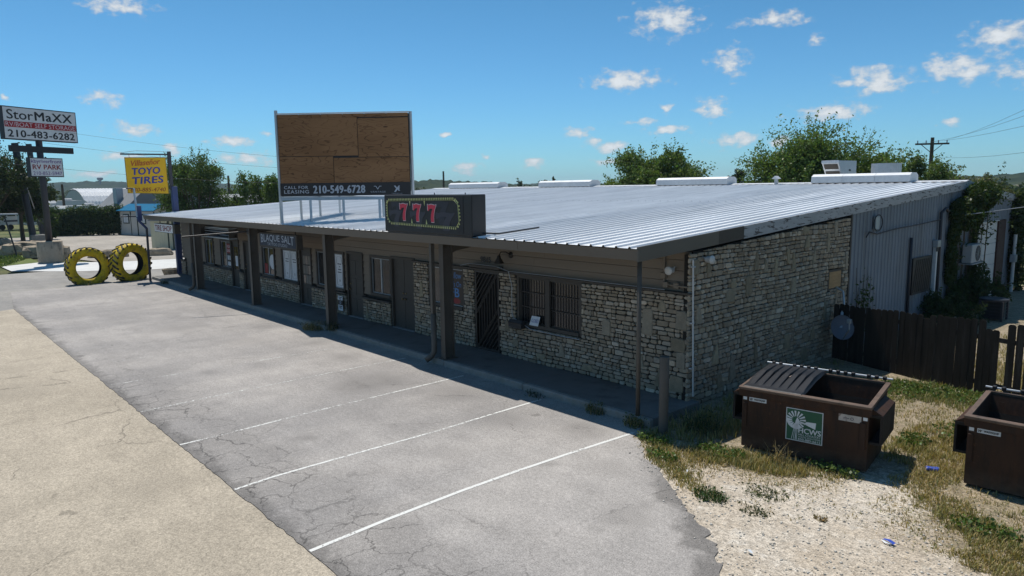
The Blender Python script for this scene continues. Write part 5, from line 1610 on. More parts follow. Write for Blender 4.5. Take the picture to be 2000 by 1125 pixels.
    letters('lettering', 'WASTEQUIP', M['ink_black'], s1, (.20, -.0235, .868), UX, uy, .18, .035, .03, local=True)
    letters('lettering', 'W', M['ink_black'], s1, (.135, -.0235, .866), UX, uy, .045, .04, .03, .3, local=True)
    gx0, gx1, gz0, gz1 = .72, 1.28, .33, .86
    s2 = lab('hauler_label', gx0, gx1, gz0, gz1, M['ink_white'])
    mb = MB(); f0 = lambda z: -.002 - .02 * (z - .06) - .006
    mb.add([(gx0 + .012, f0(gz0), gz0 + .012), (gx1 - .012, f0(gz0), gz0 + .012), (gx1 - .012, f0(gz1), gz1 - .012), (gx0 + .012, f0(gz1), gz1 - .012)], [(0, 1, 2, 3)]); s3 = mb.build('green_field', M['ink_green'], s2, local=True)
    O_ = Vector((gx0, f0(gz0) - .001, gz0))
    P = lambda poly, nm: MB().prism(poly, O_, UX, uy, .003).build(nm, M['ink_white'], s3, local=True)
    cx, cz = .155, .345
    for k in range(16):        # windmill blades, the lower left ones merged
        a = -PI * .5 + 2 * PI * k / 16 + .1
        w0, w1 = .05, .10 if not (PI * .95 < a % (2 * PI) < PI * 1.75) else .21
        r0, r1 = .06, .15
        P([(cx + r0 * math.cos(a - w0 * 2), cz + r0 * math.sin(a - w0 * 2)), (cx + r1 * math.cos(a - w1), cz + r1 * math.sin(a - w1)), (cx + r1 * math.cos(a + w1), cz + r1 * math.sin(a + w1)), (cx + r0 * math.cos(a + w0 * 2), cz + r0 * math.sin(a + w0 * 2))], 'windmill_blade')
    P([(cx - .02, cz - .09), (cx + .03, cz - .1), (cx + .06, cz - .02), (cx + .02, cz + .05), (cx, cz)], 'windmill_hub')
    P([(cx + .05, cz - .035), (.29, .315), (.315, .34), (.46, .345), (.45, .24), (.32, .285), (.29, .30), (cx + .05, cz - .045)], 'windmill_tail')
    for (xa, xb) in ((.135, .09), (.145, .12), (.165, .145), (.175, .17), (.15, .16)):
        P([(xa, cz - .08), (xa + .007, cz - .08), (xb + .006, .02), (xb, .02)], 'windmill_leg')
    lt = lambda tx, x, z, w_, h_, bo: letters('lettering', tx, M['ink_white'], s3, O_ + UX * x + uy * z, UX, uy, w_, h_, bo, local=True)
    lt('HCWS', .20, .145, .335, .085, .025); lt('HILL COUNTRY', .20, .102, .335, .032, .0); lt('WASTE SOLUTIONS', .20, .066, .335, .026, .0); lt('830-885-6612', .195, .022, .34, .034, .012)
    s4 = lab('warning_label', 1.50, 1.82, .80, .905, M['sticker'])
    mb = MB(); mb.box(1.57, 1.65, -.026, -.0225, .845, .853); mb.build('print_line', M['ink_slate'], s4, local=True)
    mb = MB(); mb.lathe([(.016, 0), (.024, 0), (.024, -.002), (.016, -.002)], (1.69, -.0225, .848), 'y', 12); mb.build('pictogram', M['ink_slate'], s4, local=True)
    s5 = lab('reflector', 1.845, 1.905, .855, .905, M['ink_white']); lab('reflector', .02, .08, .865, .915, M['ink_white'])
    return t


dumpster('dumpster', 'brown dumpster with a ribbed black lid over its left half', (1.945, .36, -.03), math.radians(10))
dumpster('dumpster', 'open lidless brown dumpster cut by the right edge of the frame', (4.96, 1.30, -.03), math.radians(4), lid=False)

# ---------------------------------------------------------------- wooden picket fence
M['picket'] = mat('weathered_pickets', (.028, .024, .02), .9, var=.35, scale=2.5, bump=.25, bscale=20, stretch=(3, 3, .35), second=(.044, .04, .036), sec=(.5, .7), sec_scale=2, spec=.15)
fe = thing('picket_fence', 'dark weathered dog-eared wooden fence beyond the dumpsters', 'fence', (2.4, 7.0, 0))
A0, A1 = Vector((.22, 7.67, 0)), Vector((8.2, 5.13, 0)); fd = (A1 - A0).normalized(); fn = Vector((-fd.y, fd.x, 0))
u = 0.0; L = (A1 - A0).length
while u < L:
    x = A0.x + fd.x * u
    wd = rng.uniform(.128, .148)
    zt = 1.36 + .05 * x + rng.uniform(-.02, .025)
    gap = .010 if rng.random() < .7 else .022
    if 2.40 < x < 2.62: zt -= .10
    if 3.70 < x < 3.98: zt -= .17
    if 3.98 <= x < 4.20: u += .05; continue
    if x > 4.2: gap = .03
    tilt = rng.uniform(-.008, .008); off = rng.uniform(-.006, .006)
    mb = MB(); c = .03
    mb.prism([(0, -.12), (wd, -.12), (wd + tilt, zt - c), (wd - c + tilt, zt), (c + tilt, zt), (tilt, zt - c)], A0 + fd * u + fn * off, fd, UZ, .018)
    mb.build('picket', M['picket'], fe); u += wd + gap
for z in (.25, 1.2):
    mb = MB(); mb.beam(A0 + fn * .045 + UZ * z, A1 + fn * .045 + UZ * z, .04, .09); mb.build('rail', M['picket'], fe)
for k in range(4):
    p = A0 + fd * (.1 + 2.45 * k) + fn * .12
    mb = MB(); mb.beam(p + UZ * -.2, p + UZ * (1.25 + .02 * k), .09, .09); mb.build('post', M['picket'], fe)

# ---------------------------------------------------------------- yellow tractor tyres
M['tyre_yellow'] = mat('yellow_painted_tyre', (.56, .40, .010), .7, var=.25, scale=3, bump=.2, bscale=20, second=(.15, .11, .04), sec=(.5, .7), sec_scale=4, fine=.15)
M['tyre_tread'] = mat('worn_tread', (.16, .125, .025), .8, var=.35, scale=5, bump=.2, second=(.035, .033, .03), sec=(.38, .52), sec_scale=4)
M['rubber'] = mat('black_rubber', (.015, .015, .015), .8, var=.2)


def tyre(label, loc, rz, R_=.98, wd=.62):
    t = thing('tractor_tyre', label, 'tyre', loc, rz, 'yellow tractor tyres at the lot entrance')
    r0 = R_ * .56; h = wd / 2
    prof = [(r0, -h * .62), (r0 + .03, -h * .78), (R_ * .68, -h * .98), (R_ * .82, -h), (R_ * .92, -h * .9), (R_ * .955, -h * .75), (R_ * .965, 0), (R_ * .955, h * .75), (R_ * .92, h * .9), (R_ * .82, h), (R_ * .68, h * .98), (r0 + .03, h * .78), (r0, h * .62)]
    inner = [(r0, h * .62), (r0 + .05, h * .6), (R_ * .80, h * .8), (R_ * .86, 0), (R_ * .80, -h * .8), (r0 + .05, -h * .6), (r0, -h * .62)]
    mb = MB(); mb.lathe(prof, (0, 0, R_ * .82), 'y', 48); mb.build('carcass', M['tyre_yellow'], t, local=True, smooth=True)
    mb = MB(); mb.lathe(inner, (0, 0, R_ * .82), 'y', 48); mb.build('inner_wall', M['rubber'], t, local=True, smooth=True)
    n = 22
    for k in range(n):
        for s in (-1, 1):
            a0 = 2 * PI * (k + (.25 if s > 0 else -.25)) / n
            V = []
            for (y, da) in ((s * h * 1.0, 0.0), (s * h * .05, .20)):
                for (rr, dd) in ((R_ * .93, -.055), (R_ * .93, .055), (R_ * 1.0, .04), (R_ * 1.0, -.04)):
                    a = a0 + da + dd
                    if abs(y) > h * .5: rr2 = rr * .975
                    else: rr2 = rr
                    V.append((rr2 * math.cos(a), y, rr2 * math.sin(a) + R_ * .82))
            mb = MB(); mb.add(V, [(0, 1, 2, 3), (7, 6, 5, 4), (0, 4, 5, 1), (1, 5, 6, 2), (2, 6, 7, 3), (3, 7, 4, 0)])
            mb.build('tread_lug', M['tyre_tread'], t, local=True)
    return t


tyre('yellow tractor tyre set upright, the left one of the pair', (-31.75, -2.68, -.05), math.radians(-84), 1.0, .55)
tyre('yellow tractor tyre beside the bent pipe, turned to show its tread', (-31.6, -.80, 0), math.radians(-66), 1.03, .66)

# ---------------------------------------------------------------- tall roadside sign
ms = thing('roadside_sign', 'tall black pole sign for STORMAXX storage with an RV PARK panel below', 'sign', (-46.0, -2.05, 0))
mb = MB(); mb.lathe([(.72, 0), (.73, 1.34), (.70, 1.37), (0, 1.37)], (-46.0, -2.05, 0), 'z', 28); mb.build('footing', mat('stained_concrete', (.38, .31, .23), .9, var=.25, scale=1.5, second=(.12, .10, .08), sec=(.52, .68), sec_scale=1.6, stretch=(1, 1, .6)), ms, smooth=True)
mb = MB(); mb.tube([(-46.0, -2.05, 1.3), (-46.0, -2.05, 9.5)], .19, 16); mb.build('pole', M['dark_steel'], ms, smooth=True)
dS = Vector((-2.18, 4.24, .15)).normalized(); dS.z = 0; dS.normalize(); nS = dS.cross(UZ)
PS = Vector((-44.86, -4.05, 0))


def panel_sign(u0, u1, z0, z1, th, parent, name, m=None, face=True):
    mb = MB(); mb.prism([(u0, z0), (u1, z0), (u1, z1), (u0, z1)], PS - nS * th / 2, dS, UZ, th)
    c = mb.build(name, m or M['dark_steel'], parent)
    if not face: return c
    mb = MB(); mb.prism([(u0 + .06, z0 + .06), (u1 - .06, z0 + .06), (u1 - .06, z1 - .06), (u0 + .06, z1 - .06)], PS + nS * (th / 2), dS, UZ, .012)
    return mb.build('sign_face', M['ink_white'], parent)


on = lambda u, z, d: PS + dS * u + UZ * z + nS * d
f1 = panel_sign(0, 4.78, 7.70, 9.68, .36, ms, 'cabinet')
letters('lettering', 'Stor', M['ink_black'], f1, on(.26, 8.93, .195), dS, UZ, 1.62, .56, .012)
letters('lettering', 'MaXX', M['ink_black'], f1, on(2.0, 8.94, .195), dS, UZ, 2.45, .52, .028, spacing=1.1)
mb = MB(); mb.prism([(.08, 8.44), (4.70, 8.44), (4.70, 8.80), (.08, 8.80)], PS + nS * .195, dS, UZ, .006); rb_ = mb.build('red_band', M['ink_red'], f1)
letters('lettering', 'RV/BOAT SELF STORAGE', M['ink_pink'], rb_, on(.14, 8.49, .203), dS, UZ, 4.48, .26, .005)
letters('lettering', '210-483-6282', M['ink_black'], f1, on(.24, 7.86, .195), dS, UZ, 4.30, .42, .028, spacing=1.06)
panel_sign(.35, 4.45, 6.98, 7.36, .22, ms, 'cross_beam', M['black'], False)
f2 = panel_sign(1.38, 3.58, 5.46, 6.66, .30, ms, 'cabinet')
letters('lettering', 'kbyriverfront', M['ink_purple'], f2, on(1.48, 6.26, .165), dS, UZ, 2.0, .29, .01)
letters('lettering', 'RV PARK', M['ink_maroon'], f2, on(1.55, 5.93, .165), dS, UZ, 1.86, .29, .025)
letters('lettering', '210-852-5947', M['ink_purple'], f2, on(1.55, 5.58, .165), dS, UZ, 1.90, .22, .005)

# old timber poles behind it, one with a concrete foot
t = thing('old_sign_pole', 'bare steel pole with a concrete foot behind the roadside sign', 'pole', (-63.5, -.5, 0))
mb = MB(); mb.tube([(-63.5, -.5, .0), (-63.9, -1.1, 8.6)], .26, 10); mb.build('shaft', M['dark_steel'], t)
mb = MB(); mb.bbox(-64.0, -63.0, -.8, .3, 0, 1.0, .05); mb.build('foot', M['curb'], t)
t = thing('old_sign_pole', 'second bare dark pole, just right of the concrete-footed one', 'pole', (-71.5, 1.3, 0))
mb = MB(); mb.tube([(-71.5, 1.3, .0), (-71.4, .9, 9.0)], .24, 10); mb.build('shaft', M['dark_steel'], t)
mb = MB(); mb.tube([(-71.5, 1.35, .7), (-71.1, 1.55, .5), (-71.0, 1.6, .1)], .05, 6); mb.build('cleat', M['dark_steel'], t)
t = thing('chain_loop', 'slack chain hanging between the two old poles', 'chain', (-66, 0, 3.0))
mb = MB(); mb.tube([(-63.6, -.7, 5.4), (-64.6, -.2, 3.6), (-66.5, .2, 2.85), (-69, .6, 3.4), (-71.4, 1.0, 6.0)], .045, 6); mb.build('chain_run', M['galv'], t)
t = thing('small_lot_sign', 'thin leaning post with a small flat top plate by the boulders', 'sign post', (-53.3, -3.0, 0))
mb = MB(); mb.tube([(-53.3, -3.0, 0), (-53.4, -3.5, 3.0)], .05, 8); mb.build('post', M['dark_steel'], t)
mb = MB(); mb.box(-53.8, -53.0, -4.3, -2.7, 2.95, 3.05); mb.build('top_plate', M['galv'], t)

# ---------------------------------------------------------------- yellow hanging tyre sign and its blue post
t = thing('blue_sign_post', 'square blue post with a black mast and arm beyond the shops', 'sign post', (-31.2, 1.4, 0))
mb = MB(); mb.bbox(-31.34, -31.08, 1.30, 1.58, 0, 4.68, .02); mb.build('post', M['blue_steel'], t)
mb = MB(); mb.beam((-31.2, 1.33, 4.5), (-31.2, 1.33, 6.45), .15, .15); mb.build('mast', M['dark_steel'], t)
mb = MB(); mb.beam((-31.2, 1.33, 6.30), (-31.75, -.80, 6.30), .06, .07); mb.build('arm', M['dark_steel'], t)
mb = MB(); mb.tube([(-31.2, 1.33, 6.43), (-31.6, -.1, 6.47), (-31.75, -.78, 6.36)], .012, 6); mb.build('stay_wire', M['galv'], t)
t = thing('yellow_tire_sign', 'yellow hanging sign reading TOYO TIRES in blue letters', 'sign', (-31.5, .3, 4.3))
dT = Vector((.46, 1.83, 0)).normalized(); nT = dT.cross(UZ); PT = Vector((-31.70, -.62, 4.30))
mb = MB(); mb.prism([(0, .06), (1.87, 0), (1.85, 1.86), (-.02, 1.84)], PT - nT * .03, dT, UZ, .06); mb.build('panel', M['ink_orange'] if False else M.setdefault('sign_edge', flat('sign_edge', (.30, .18, .02))), t)
mb = MB(); mb.prism([(.03, .09), (1.84, .03), (1.82, 1.83), (.01, 1.81)], PT + nT * .031, dT, UZ, .006); fy = mb.build('sign_face', M['ink_yellow'], t)
ot = lambda u, z: PT + dT * u + UZ * z + nT * .04
upT = Vector((0, 0, 1)); dTt = (dT + UZ * .06).normalized()
letters('lettering', 'Villaseñor', M['ink_orange'], fy, ot(.26, 1.40), (dT + UZ * .09).normalized(), UZ, 1.32, .27, .02, .25)
letters('lettering', 'TOYO', M['ink_blue'], fy, ot(.28, .96), dTt, UZ, 1.26, .34, .03, .1, spacing=1.05)
letters('lettering', 'TIRES', M['ink_blue'], fy, ot(.26, .50), dTt, UZ, 1.40, .34, .03, .1, spacing=1.05)
letters('lettering', '830-885-4740', M['ink_maroon'], fy, ot(.14, .13), dT, UZ, 1.60, .20, .008, .25)
for u in (.2, 1.6):
    mb = MB(); p = PT + dT * u + UZ * 1.83; mb.tube([p, p + UZ * .14], .014, 6); mb.build('hook', M['galv'], t)
t = thing('bent_pipe_mast', 'kinked blue and black pipe mast standing behind the tyres', 'pole', (-30.2, -.3, 0))
mb = MB(); mb.tube([(-30.2, -.3, -.05), (-30.2, -.27, 2.66)], .055, 10); mb.build('lower_pipe', M['dark_steel'], t)
mb = MB(); mb.tube([(-30.2, -.27, 2.62), (-30.27, -.58, 3.02), (-30.29, -.62, 3.2)], .06, 10); mb.build('elbow', M['blue_steel'], t)
mb = MB(); mb.bbox(-30.36, -30.22, -.62, -.42, 3.0, 3.75, .02); mb.build('sleeve', M['blue_steel'], t)
mb = MB(); mb.tube([(-30.29, -.62, 3.1), (-30.30, -.67, 4.6)], .05, 10); mb.build('upper_pipe', M['lightblue_steel'], t)
mb = MB(); mb.tube([(-30.29, -.60, 3.22), (-30.46, -1.32, 3.24)], .025, 8); mb.tube([(-30.30, -.66, 4.58), (-30.38, -1.0, 4.6)], .03, 8); mb.build('cross_arm', M['dark_steel'], t)

# planter at the foot of the blue post
M['boulder'] = mat('limestone_boulder', (.36, .30, .225), .95, var=.3, scale=2.2, bump=.6, bscale=9, second=(.13, .11, .085), sec=(.5, .68), sec_scale=1.6, spec=.15)


def rock(label, loc, size, rz, seed, group, name='boulder'):
    r = random.Random(seed); mb = MB(); V, F = [], []
    nu, nv = 14, 8
    for j in range(nv + 1):
        th = PI * j / nv
        for i in range(nu):
            ph = 2 * PI * i / nu
            d = Vector((math.sin(th) * math.cos(ph), math.sin(th) * math.sin(ph), math.cos(th)))
            m_ = max(abs(d.x), abs(d.y), abs(d.z)); d = d * (.55 + .45 / m_) * .8
            k = 1 + r.uniform(-.09, .09)
            V.append((d.x * size[0] * k, d.y * size[1] * k, max(-.3, d.z * k) * size[2] + size[2] * .3))
    for j in range(nv):
        for i in range(nu): F.append((j * nu + i, j * nu + (i + 1) % nu, (j + 1) * nu + (i + 1) % nu, (j + 1) * nu + i))
    mb.add(V, F); o = mb.build(name, M['boulder'], None)
    o.location = loc; o.rotation_euler = (0, 0, rz)
    return tag(o, label, 'rock', group)


G_ = 'limestone boulders along the lawn'
rock('leftmost limestone boulder at the lawn edge, cut by the frame', (-59.5, -3.2, 0), (1.1, .9, .95), .3, 1, G_)
rock('long flat boulder behind the thin leaning post', (-57.0, -1.6, 0), (.8, 1.9, .75), -.3, 2, G_)
rock('squat boulder at the foot of the thin leaning post', (-54.6, -3.2, 0), (.8, .95, .75), .1, 3, G_)
rock('broad boulder touching the left of the concrete sign footing', (-51.2, -1.9, 0), (.8, 1.35, .75), -.15, 4, G_)
rock('small upright boulder right of the concrete sign footing', (-48.3, -.95, 0), (.55, .5, .8), .4, 5, G_)
rock('low kerb stone behind the gap between the yellow tyres', (-47.2, 1.5, -.05), (.4, 1.6, .5), -.45, 6, G_)
rock('low kerb stone left of the yellow shed', (-46.0, 4.3, -.05), (.4, 1.3, .5), -.45, 7, G_)
t = thing('stone_planter', 'low mossy stone planter at the foot of the blue post', 'planter', (-31.6, 1.2, 0))
mb = MB(); mb.lathe([(.36, 0), (.46, .30), (.46, .38), (.38, .38), (.36, .3), (0, .3)], (-31.75, 1.15, 0), 'z', 9); mb.build('bowl', M['boulder'], t)
mb = MB(); mb.lathe([(.10, .28), (.16, .42), (0, .45)], (-31.7, 1.1, 0), 'z', 7); mb.build('stone', M['curb'], t)

# ---------------------------------------------------------------- litter
def can(label, loc, rz, m):
    t = thing('crushed_can', label, 'can', loc, rz)
    mb = MB(); mb.lathe([(0, -.085), (.04, -.085), (.05, -.07), (.044, .0), (.05, .07), (.04, .085), (0, .085)], (0, 0, .035), 'x', 12)
    mb.v = [(p[0], p[1] * (1 + .25 * math.sin(p[0] * 40)), p[2] * .7) for p in mb.v]
    mb.build('shell', m, t, local=True)
    mb = MB(); mb.lathe([(0, 0), (.041, 0), (.041, .004)], (.086, 0, .024), 'x', 12); mb.build('lid', M['galv'], t, local=True)


C_('can_blue', (.04, .08, .38), .35)
can('crushed blue can in the dry grass between the dumpsters', (4.47, 1.55, .0), .5, M['can_blue'])
t = thing('blue_wrapper', 'torn blue and white wrapper lying on the bare gravel', 'litter', (4.88, -1.26, 0))
mb = MB(); mb.add([(-.08, .02, .01), (.0, -.02, .03), (.07, -.035, .012), (.085, .012, .02), (.012, .03, .035), (-.06, .055, .012)], [(0, 1, 4, 5), (1, 2, 3, 4)]); mb.build('foil', M['can_blue'], t, local=True)
mb = MB(); mb.add([(-.09, .012, .008), (-.012, -.035, .02), (.09, -.05, .008), (.06, -.06, .02), (-.03, -.05, .008)], [(0, 1, 4), (1, 2, 3, 4)]); mb.build('torn_edge', M['paper'], t, local=True)
for lb, loc, sc in (('white paper scrap at the corner of the asphalt', (1.95, -1.2, 0), .03), ('thin white strip on the gravel near the asphalt edge', (3.86, -2.71, 0), .045), ('white paper scrap on the grass near the fence', (2.75, 4.4, .03), .06)):
    mb = MB(); r = random.Random(int(sc * 1000)); mb.add([(-sc, -sc * .4, .01), (sc * .2, -sc * .5, .03), (sc, sc * .1, .012), (sc * .3, sc * .5, .04), (-sc * .7, sc * .3, .02)], [(0, 1, 3, 4), (1, 2, 3)])
    o = mb.build('paper_scrap', M['paper']); o.location = loc; o.rotation_euler = (0, 0, sc * 60); tag(o, lb, 'litter')

# ---------------------------------------------------------------- foliage
def leaf_mat(name, trans=.35):
    m, nt, b = _nodes(name)
    a = nt.nodes.new('ShaderNodeAttribute'); a.attribute_name = 'col'
    df = nt.nodes.new('ShaderNodeBsdfDiffuse'); tr = nt.nodes.new('ShaderNodeBsdfTranslucent')
    gl = nt.nodes.new('ShaderNodeBsdfGlossy'); gl.inputs['Roughness'].default_value = .45; gl.inputs['Color'].default_value = (.5, .5, .5, 1)
    mx = nt.nodes.new('ShaderNodeMixShader'); mx.inputs[0].default_value = trans
    mx2 = nt.nodes.new('ShaderNodeMixShader'); mx2.inputs[0].default_value = .04
    nt.links.new(a.outputs['Color'], df.inputs['Color'])
    nt.links.new(_mix(nt, 1.0, a.outputs['Color'], (1.15, 1.2, .6), 'MULTIPLY'), tr.inputs['Color'])
    nt.links.new(df.outputs[0], mx.inputs[1]); nt.links.new(tr.outputs[0], mx.inputs[2])
    nt.links.new(mx.outputs[0], mx2.inputs[1]); nt.links.new(gl.outputs[0], mx2.inputs[2])
    nt.links.new(mx2.outputs[0], nt.nodes['Material Output'].inputs[0])
    return m


M['leaf'] = leaf_mat('leaves'); M['grass'] = leaf_mat('grass_blades', .25)
M['bark'] = mat('bark', (.10, .08, .06), .95, var=.3, scale=6, bump=.5, bscale=18, stretch=(1, 1, .25), spec=.1)


def leaf_cloud(name, P, size, base, mat_, parent, vary=.35, aspect=.5, hue=.12, R=None, up=0.0):
    """diamond leaves of about the given size at the points P"""
    R = R or NP
    n = len(P)
    a = R.normal(size=(n, 3)); a /= np.linalg.norm(a, axis=1)[:, None]
    b = R.normal(size=(n, 3))
    if up: b[:, 2] += 0; a[:, 2] += up; a /= np.linalg.norm(a, axis=1)[:, None]
    b -= a * (a * b).sum(1)[:, None]; b /= np.linalg.norm(b, axis=1)[:, None]
    s = (size * R.uniform(.6, 1.35, n))[:, None]
    V = np.stack([P - a * s * .5, P + b * s * aspect * .5, P + a * s * .5, P - b * s * aspect * .5], 1).reshape(-1, 3)
    F = np.arange(n * 4).reshape(-1, 4)
    k = R.uniform(1 - vary, 1 + vary, n)[:, None]
    h = R.uniform(-hue, hue, n)[:, None]
    C = np.array(base)[None, :] * k * np.concatenate([1 + h * 1.6, np.ones((n, 1)), 1 - h], 1)
    return mesh_arrays(name, V, F, mat_, parent, np.clip(C, .004, .9))


def ball(R, n, c, r, shell=.55):
    d = R.normal(size=(n, 3)); d /= np.linalg.norm(d, axis=1)[:, None]
    rad = shell + (1 - shell) * R.random(n) ** .6
    return np.array(c)[None, :] + d * rad[:, None] * np.array(r)[None, :]


def tree(name, label, x, y, top, width, crown_z0, n_leaf, leaf, base, seed, trunk_r=.16, spiky=0.6, group=None, ncl=18, cat='tree', lean=0.0):
    R = np.random.default_rng(seed); r = random.Random(seed)
    t = thing(name, label, cat, (x, y, 0), group=group)
    cz, rz_, rx = (top + crown_z0) / 2, (top - crown_z0) / 2, width / 2
    cl = []
    for i in range(ncl):
        for _ in range(60):
            d = Vector((r.uniform(-1, 1), r.uniform(-1, 1), r.uniform(-1, 1)))
            if d.length < 1: break
        sc = r.uniform(.26, .42)
        k = .80
        cl.append((Vector((x + d.x * rx * k + lean * d.z, y + d.y * rx * k, cz + d.z * rz_ * k)), sc))
    wood = MB()
    base_pt = Vector((x, y, -.1)); fork = Vector((x + lean * .2, y, crown_z0 + (top - crown_z0) * .12))
    wood.tube([base_pt, (base_pt + fork) / 2 + Vector((.06, -.04, 0)), fork], [trunk_r * 1.25, trunk_r, trunk_r * .8], 9)
    P = []
    per = int(n_leaf * .58 / ncl)
    for (c, sc) in cl:
        mid = fork.lerp(c, .5) + Vector((r.uniform(-.2, .2), r.uniform(-.2, .2), -.12 * rz_))
        wood.tube([fork, mid, c], [trunk_r * .5, trunk_r * .3, trunk_r * .1], 6)
        rr = (rx * sc * 1.15, rx * sc * 1.15, rz_ * sc * 1.05)
        P.append(ball(R, per, c, rr, .35))
    n_tw = int(n_leaf * .42 / 40)
    for i in range(n_tw):                 # thin outward sprays of leaves break the outline
        c, sc = r.choice(cl)
        d = Vector((r.gauss(0, 1), r.gauss(0, 1), r.gauss(.25, .8)))
        o = c - Vector((x, y, cz)); o = Vector((o.x / rx, o.y / rx, o.z / rz_))
        d = (d.normalized() + o * 1.3).normalized()
        L = rx * sc * r.uniform(.9, 1.5 + spiky)
        k = 40; tt = R.random(k) ** .8
        pts = np.array(c)[None, :] + np.outer(tt * L, np.array(d)) + R.normal(size=(k, 3)) * (L * .045 + .03)
        pts[:, 2] -= .10 * L * tt ** 2 if i % 2 else 0
        P.append(pts)
        if i % 3 == 0: wood.tube([c, c + d * L * .55, c + d * L * .98], [.022, .014, .006], 4)
    wood.build('trunk', M['bark'], t)
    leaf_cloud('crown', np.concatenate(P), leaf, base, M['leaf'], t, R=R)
    return t


TG = 'trees behind the building'
tree('elm_tree', 'bushy green tree behind the roof above the third ridge vent', -20.9, 28.3, 7.0, 6.2, 2.2, 50000, .17, (.105, .16, .036), 21, .16, .5, TG, 20)
tree('elm_tree', 'broad tallest tree with spiky top sprays behind the roof scoop', -12.6, 32.3, 7.2, 8.0, 2.0, 66000, .17, (.11, .17, .038), 22, .18, .55, TG, 26)
tree('elm_tree', 'tree merging into the right side of the broad spiky tree', -9.3, 33.7, 7.1, 5.2, 2.0, 36000, .17, (.115, .175, .038), 23, .15, .6, TG, 14)
tree('elm_tree', 'small wispy tree right of the roof drum, by the utility pole', -5.6, 30.7, 5.7, 3.0, 1.8, 17000, .14, (.10, .15, .04), 24, .12, .9, TG, 11)
tree('juniper_tree', 'small dark tree between the two bushy trees', -24.1, 43.1, 6.0, 2.4, 2.6, 9000, .16, (.035, .055, .022), 25, .12, .5, TG, 9)
tree('low_tree', 'low dark shrubby tree left of the small dark one', -26.3, 41.0, 5.35, 3.8, 1.5, 5000, .24, (.05, .075, .025), 26, .12, .4, TG, 10)
tree('low_tree', 'pale scrubby tree beyond the gable at the far right', -8.6, 47.6, 5.4, 4.6, 1.2, 6000, .24, (.11, .125, .06), 27, .12, .5, TG, 12)
tree('low_tree', 'lower bushes right of the pale scrubby tree', -8.8, 60.0, 4.6, 6.0, .8, 6000, .26, (.09, .10, .04), 28, .12, .5, TG, 12)
LG = 'trees behind the left end of the shops'
tree('oak_tree', 'dense green tree directly behind the yellow hanging sign', -63.6, 13.0, 7.6, 6.6, .6, 30000, .20, (.08, .13, .028), 31, .18, .6, LG, 24)
tree('oak_tree', 'rounded green tree at the left edge of the billboard', -56.9, 17.0, 7.0, 4.4, .8, 20000, .19, (.085, .14, .03), 32, .16, .6, LG, 16)
tree('shrub_tree', 'low bush between the two green trees behind the shops', -66.0, 17.2, 4.2, 4.0, .4, 6000, .28, (.05, .085, .02), 33, .1, .4, LG, 10)
tree('live_oak', 'dark live oak at the left edge behind the roadside sign', -63.0, -3.6, 8.1, 7.4, 1.6, 28000, .20, (.032, .05, .018), 34, .22, .5, LG, 22)
tree('live_oak', 'smaller dark oak behind the two old sign poles', -66.5, -.9, 6.4, 4.6, 2.2, 9000, .26, (.04, .06, .02), 35, .16, .5, LG, 12)
tree('young_tree', 'pale green young tree left of the old poles', -75.3, .9, 4.6, 3.0, 1.4, 4500, .24, (.09, .15, .035), 36, .08, .4, LG, 9)
tree('young_tree', 'small green shrub at the left end of the hedge', -74.0, 2.4, 2.6, 2.0, .2, 3000, .22, (.06, .10, .025), 37, .06, .3, LG, 7)

# hedge along the paved lot
t = thing('hedge', 'long dark clipped hedge along the back of the paved lot', 'hedge', (-79, 6, 0))
R = np.random.default_rng(41); P = []; hw = MB()
for k in range(46):
    f_ = k / 45; c = (-80.6 + 4.0 * f_, 2.8 + 6.6 * f_, 1.45 + R.uniform(-.2, .25))
    P.append(ball(R, 700, c, (.75, .75, 1.45 + R.uniform(-.15, .3)), .5))
    if k % 3 == 0: hw.tube([(c[0], c[1], -.1), (c[0] + .1, c[1], 1.6)], [.06, .02], 5)
hw.build('stems', M['bark'], t)
leaf_cloud('foliage', np.concatenate(P), .20, (.06, .095, .03), M['leaf'], t, R=R)

# vine smothering the rear of the gable
t = thing('climbing_vine', 'dense dark vine covering the gable wall from ground to ridge', 'vine', (.3, 18.3, 0))
R = np.random.default_rng(43); P = []; vw = MB()
spots = [(16.5, .5, .4, .6), (17.2, .7, .4, .55), (17.8, .5, .7, .8), (18.6, .9, .55, .9), (17.0, 3.2, .45, .55), (17.5, 3.8, .55, .55), (18.2, 4.0, .6, .5), (18.9, 3.9, .6, .5), (19.4, 3.8, .4, .5), (19.4, 3.4, .2, .35), (18.5, 3.2, .3, .5), (18.7, 2.9, .15, .4),
         (18.6, 2.45, .1, .35), (18.8, 1.5, .1, .3), (18.5, 1.2, .12, .4), (16.3, 2.6, .2, .5), (16.5, 2.9, .22, .45), (16.3, 1.4, .2, .55), (16.2, 1.95, .22, .5), (16.3, 3.4, .3, .5), (16.8, 3.5, .35, .5), (17.4, 3.1, .3, .45), (18.0, 3.3, .35, .5), (18.6, 2.75, .15, .35), (20.0, 4.0, .4, .3), (18.5, .4, .4, .5), (19.4, .15, .4, .2)]
for (y, z, d, s_) in spots:
    P.append(ball(R, 1500, (.14 + d * .5, y, z), (d * .65, s_ * .85, s_ * .85), .3))
    vw.tube([(.18, y, -.05), (.2, y + .1, z * .5), (.22, y, z)], [.03, .02, .01], 5)
for k in range(70):
    y, z, d, s_ = spots[R.integers(len(spots))]
    q_ = np.array((.2 + d, y, z)); dv = np.array((R.uniform(0, .6), R.normal() * .6, R.normal() * .6)); tt = R.random(14)
    P.append(q_[None, :] + np.outer(tt, dv) + R.normal(size=(14, 3)) * .05)
vw.build('stems', M['bark'], t)
leaf_cloud('foliage', np.concatenate(P), .105, (.04, .066, .018), M['leaf'], t, R=R)
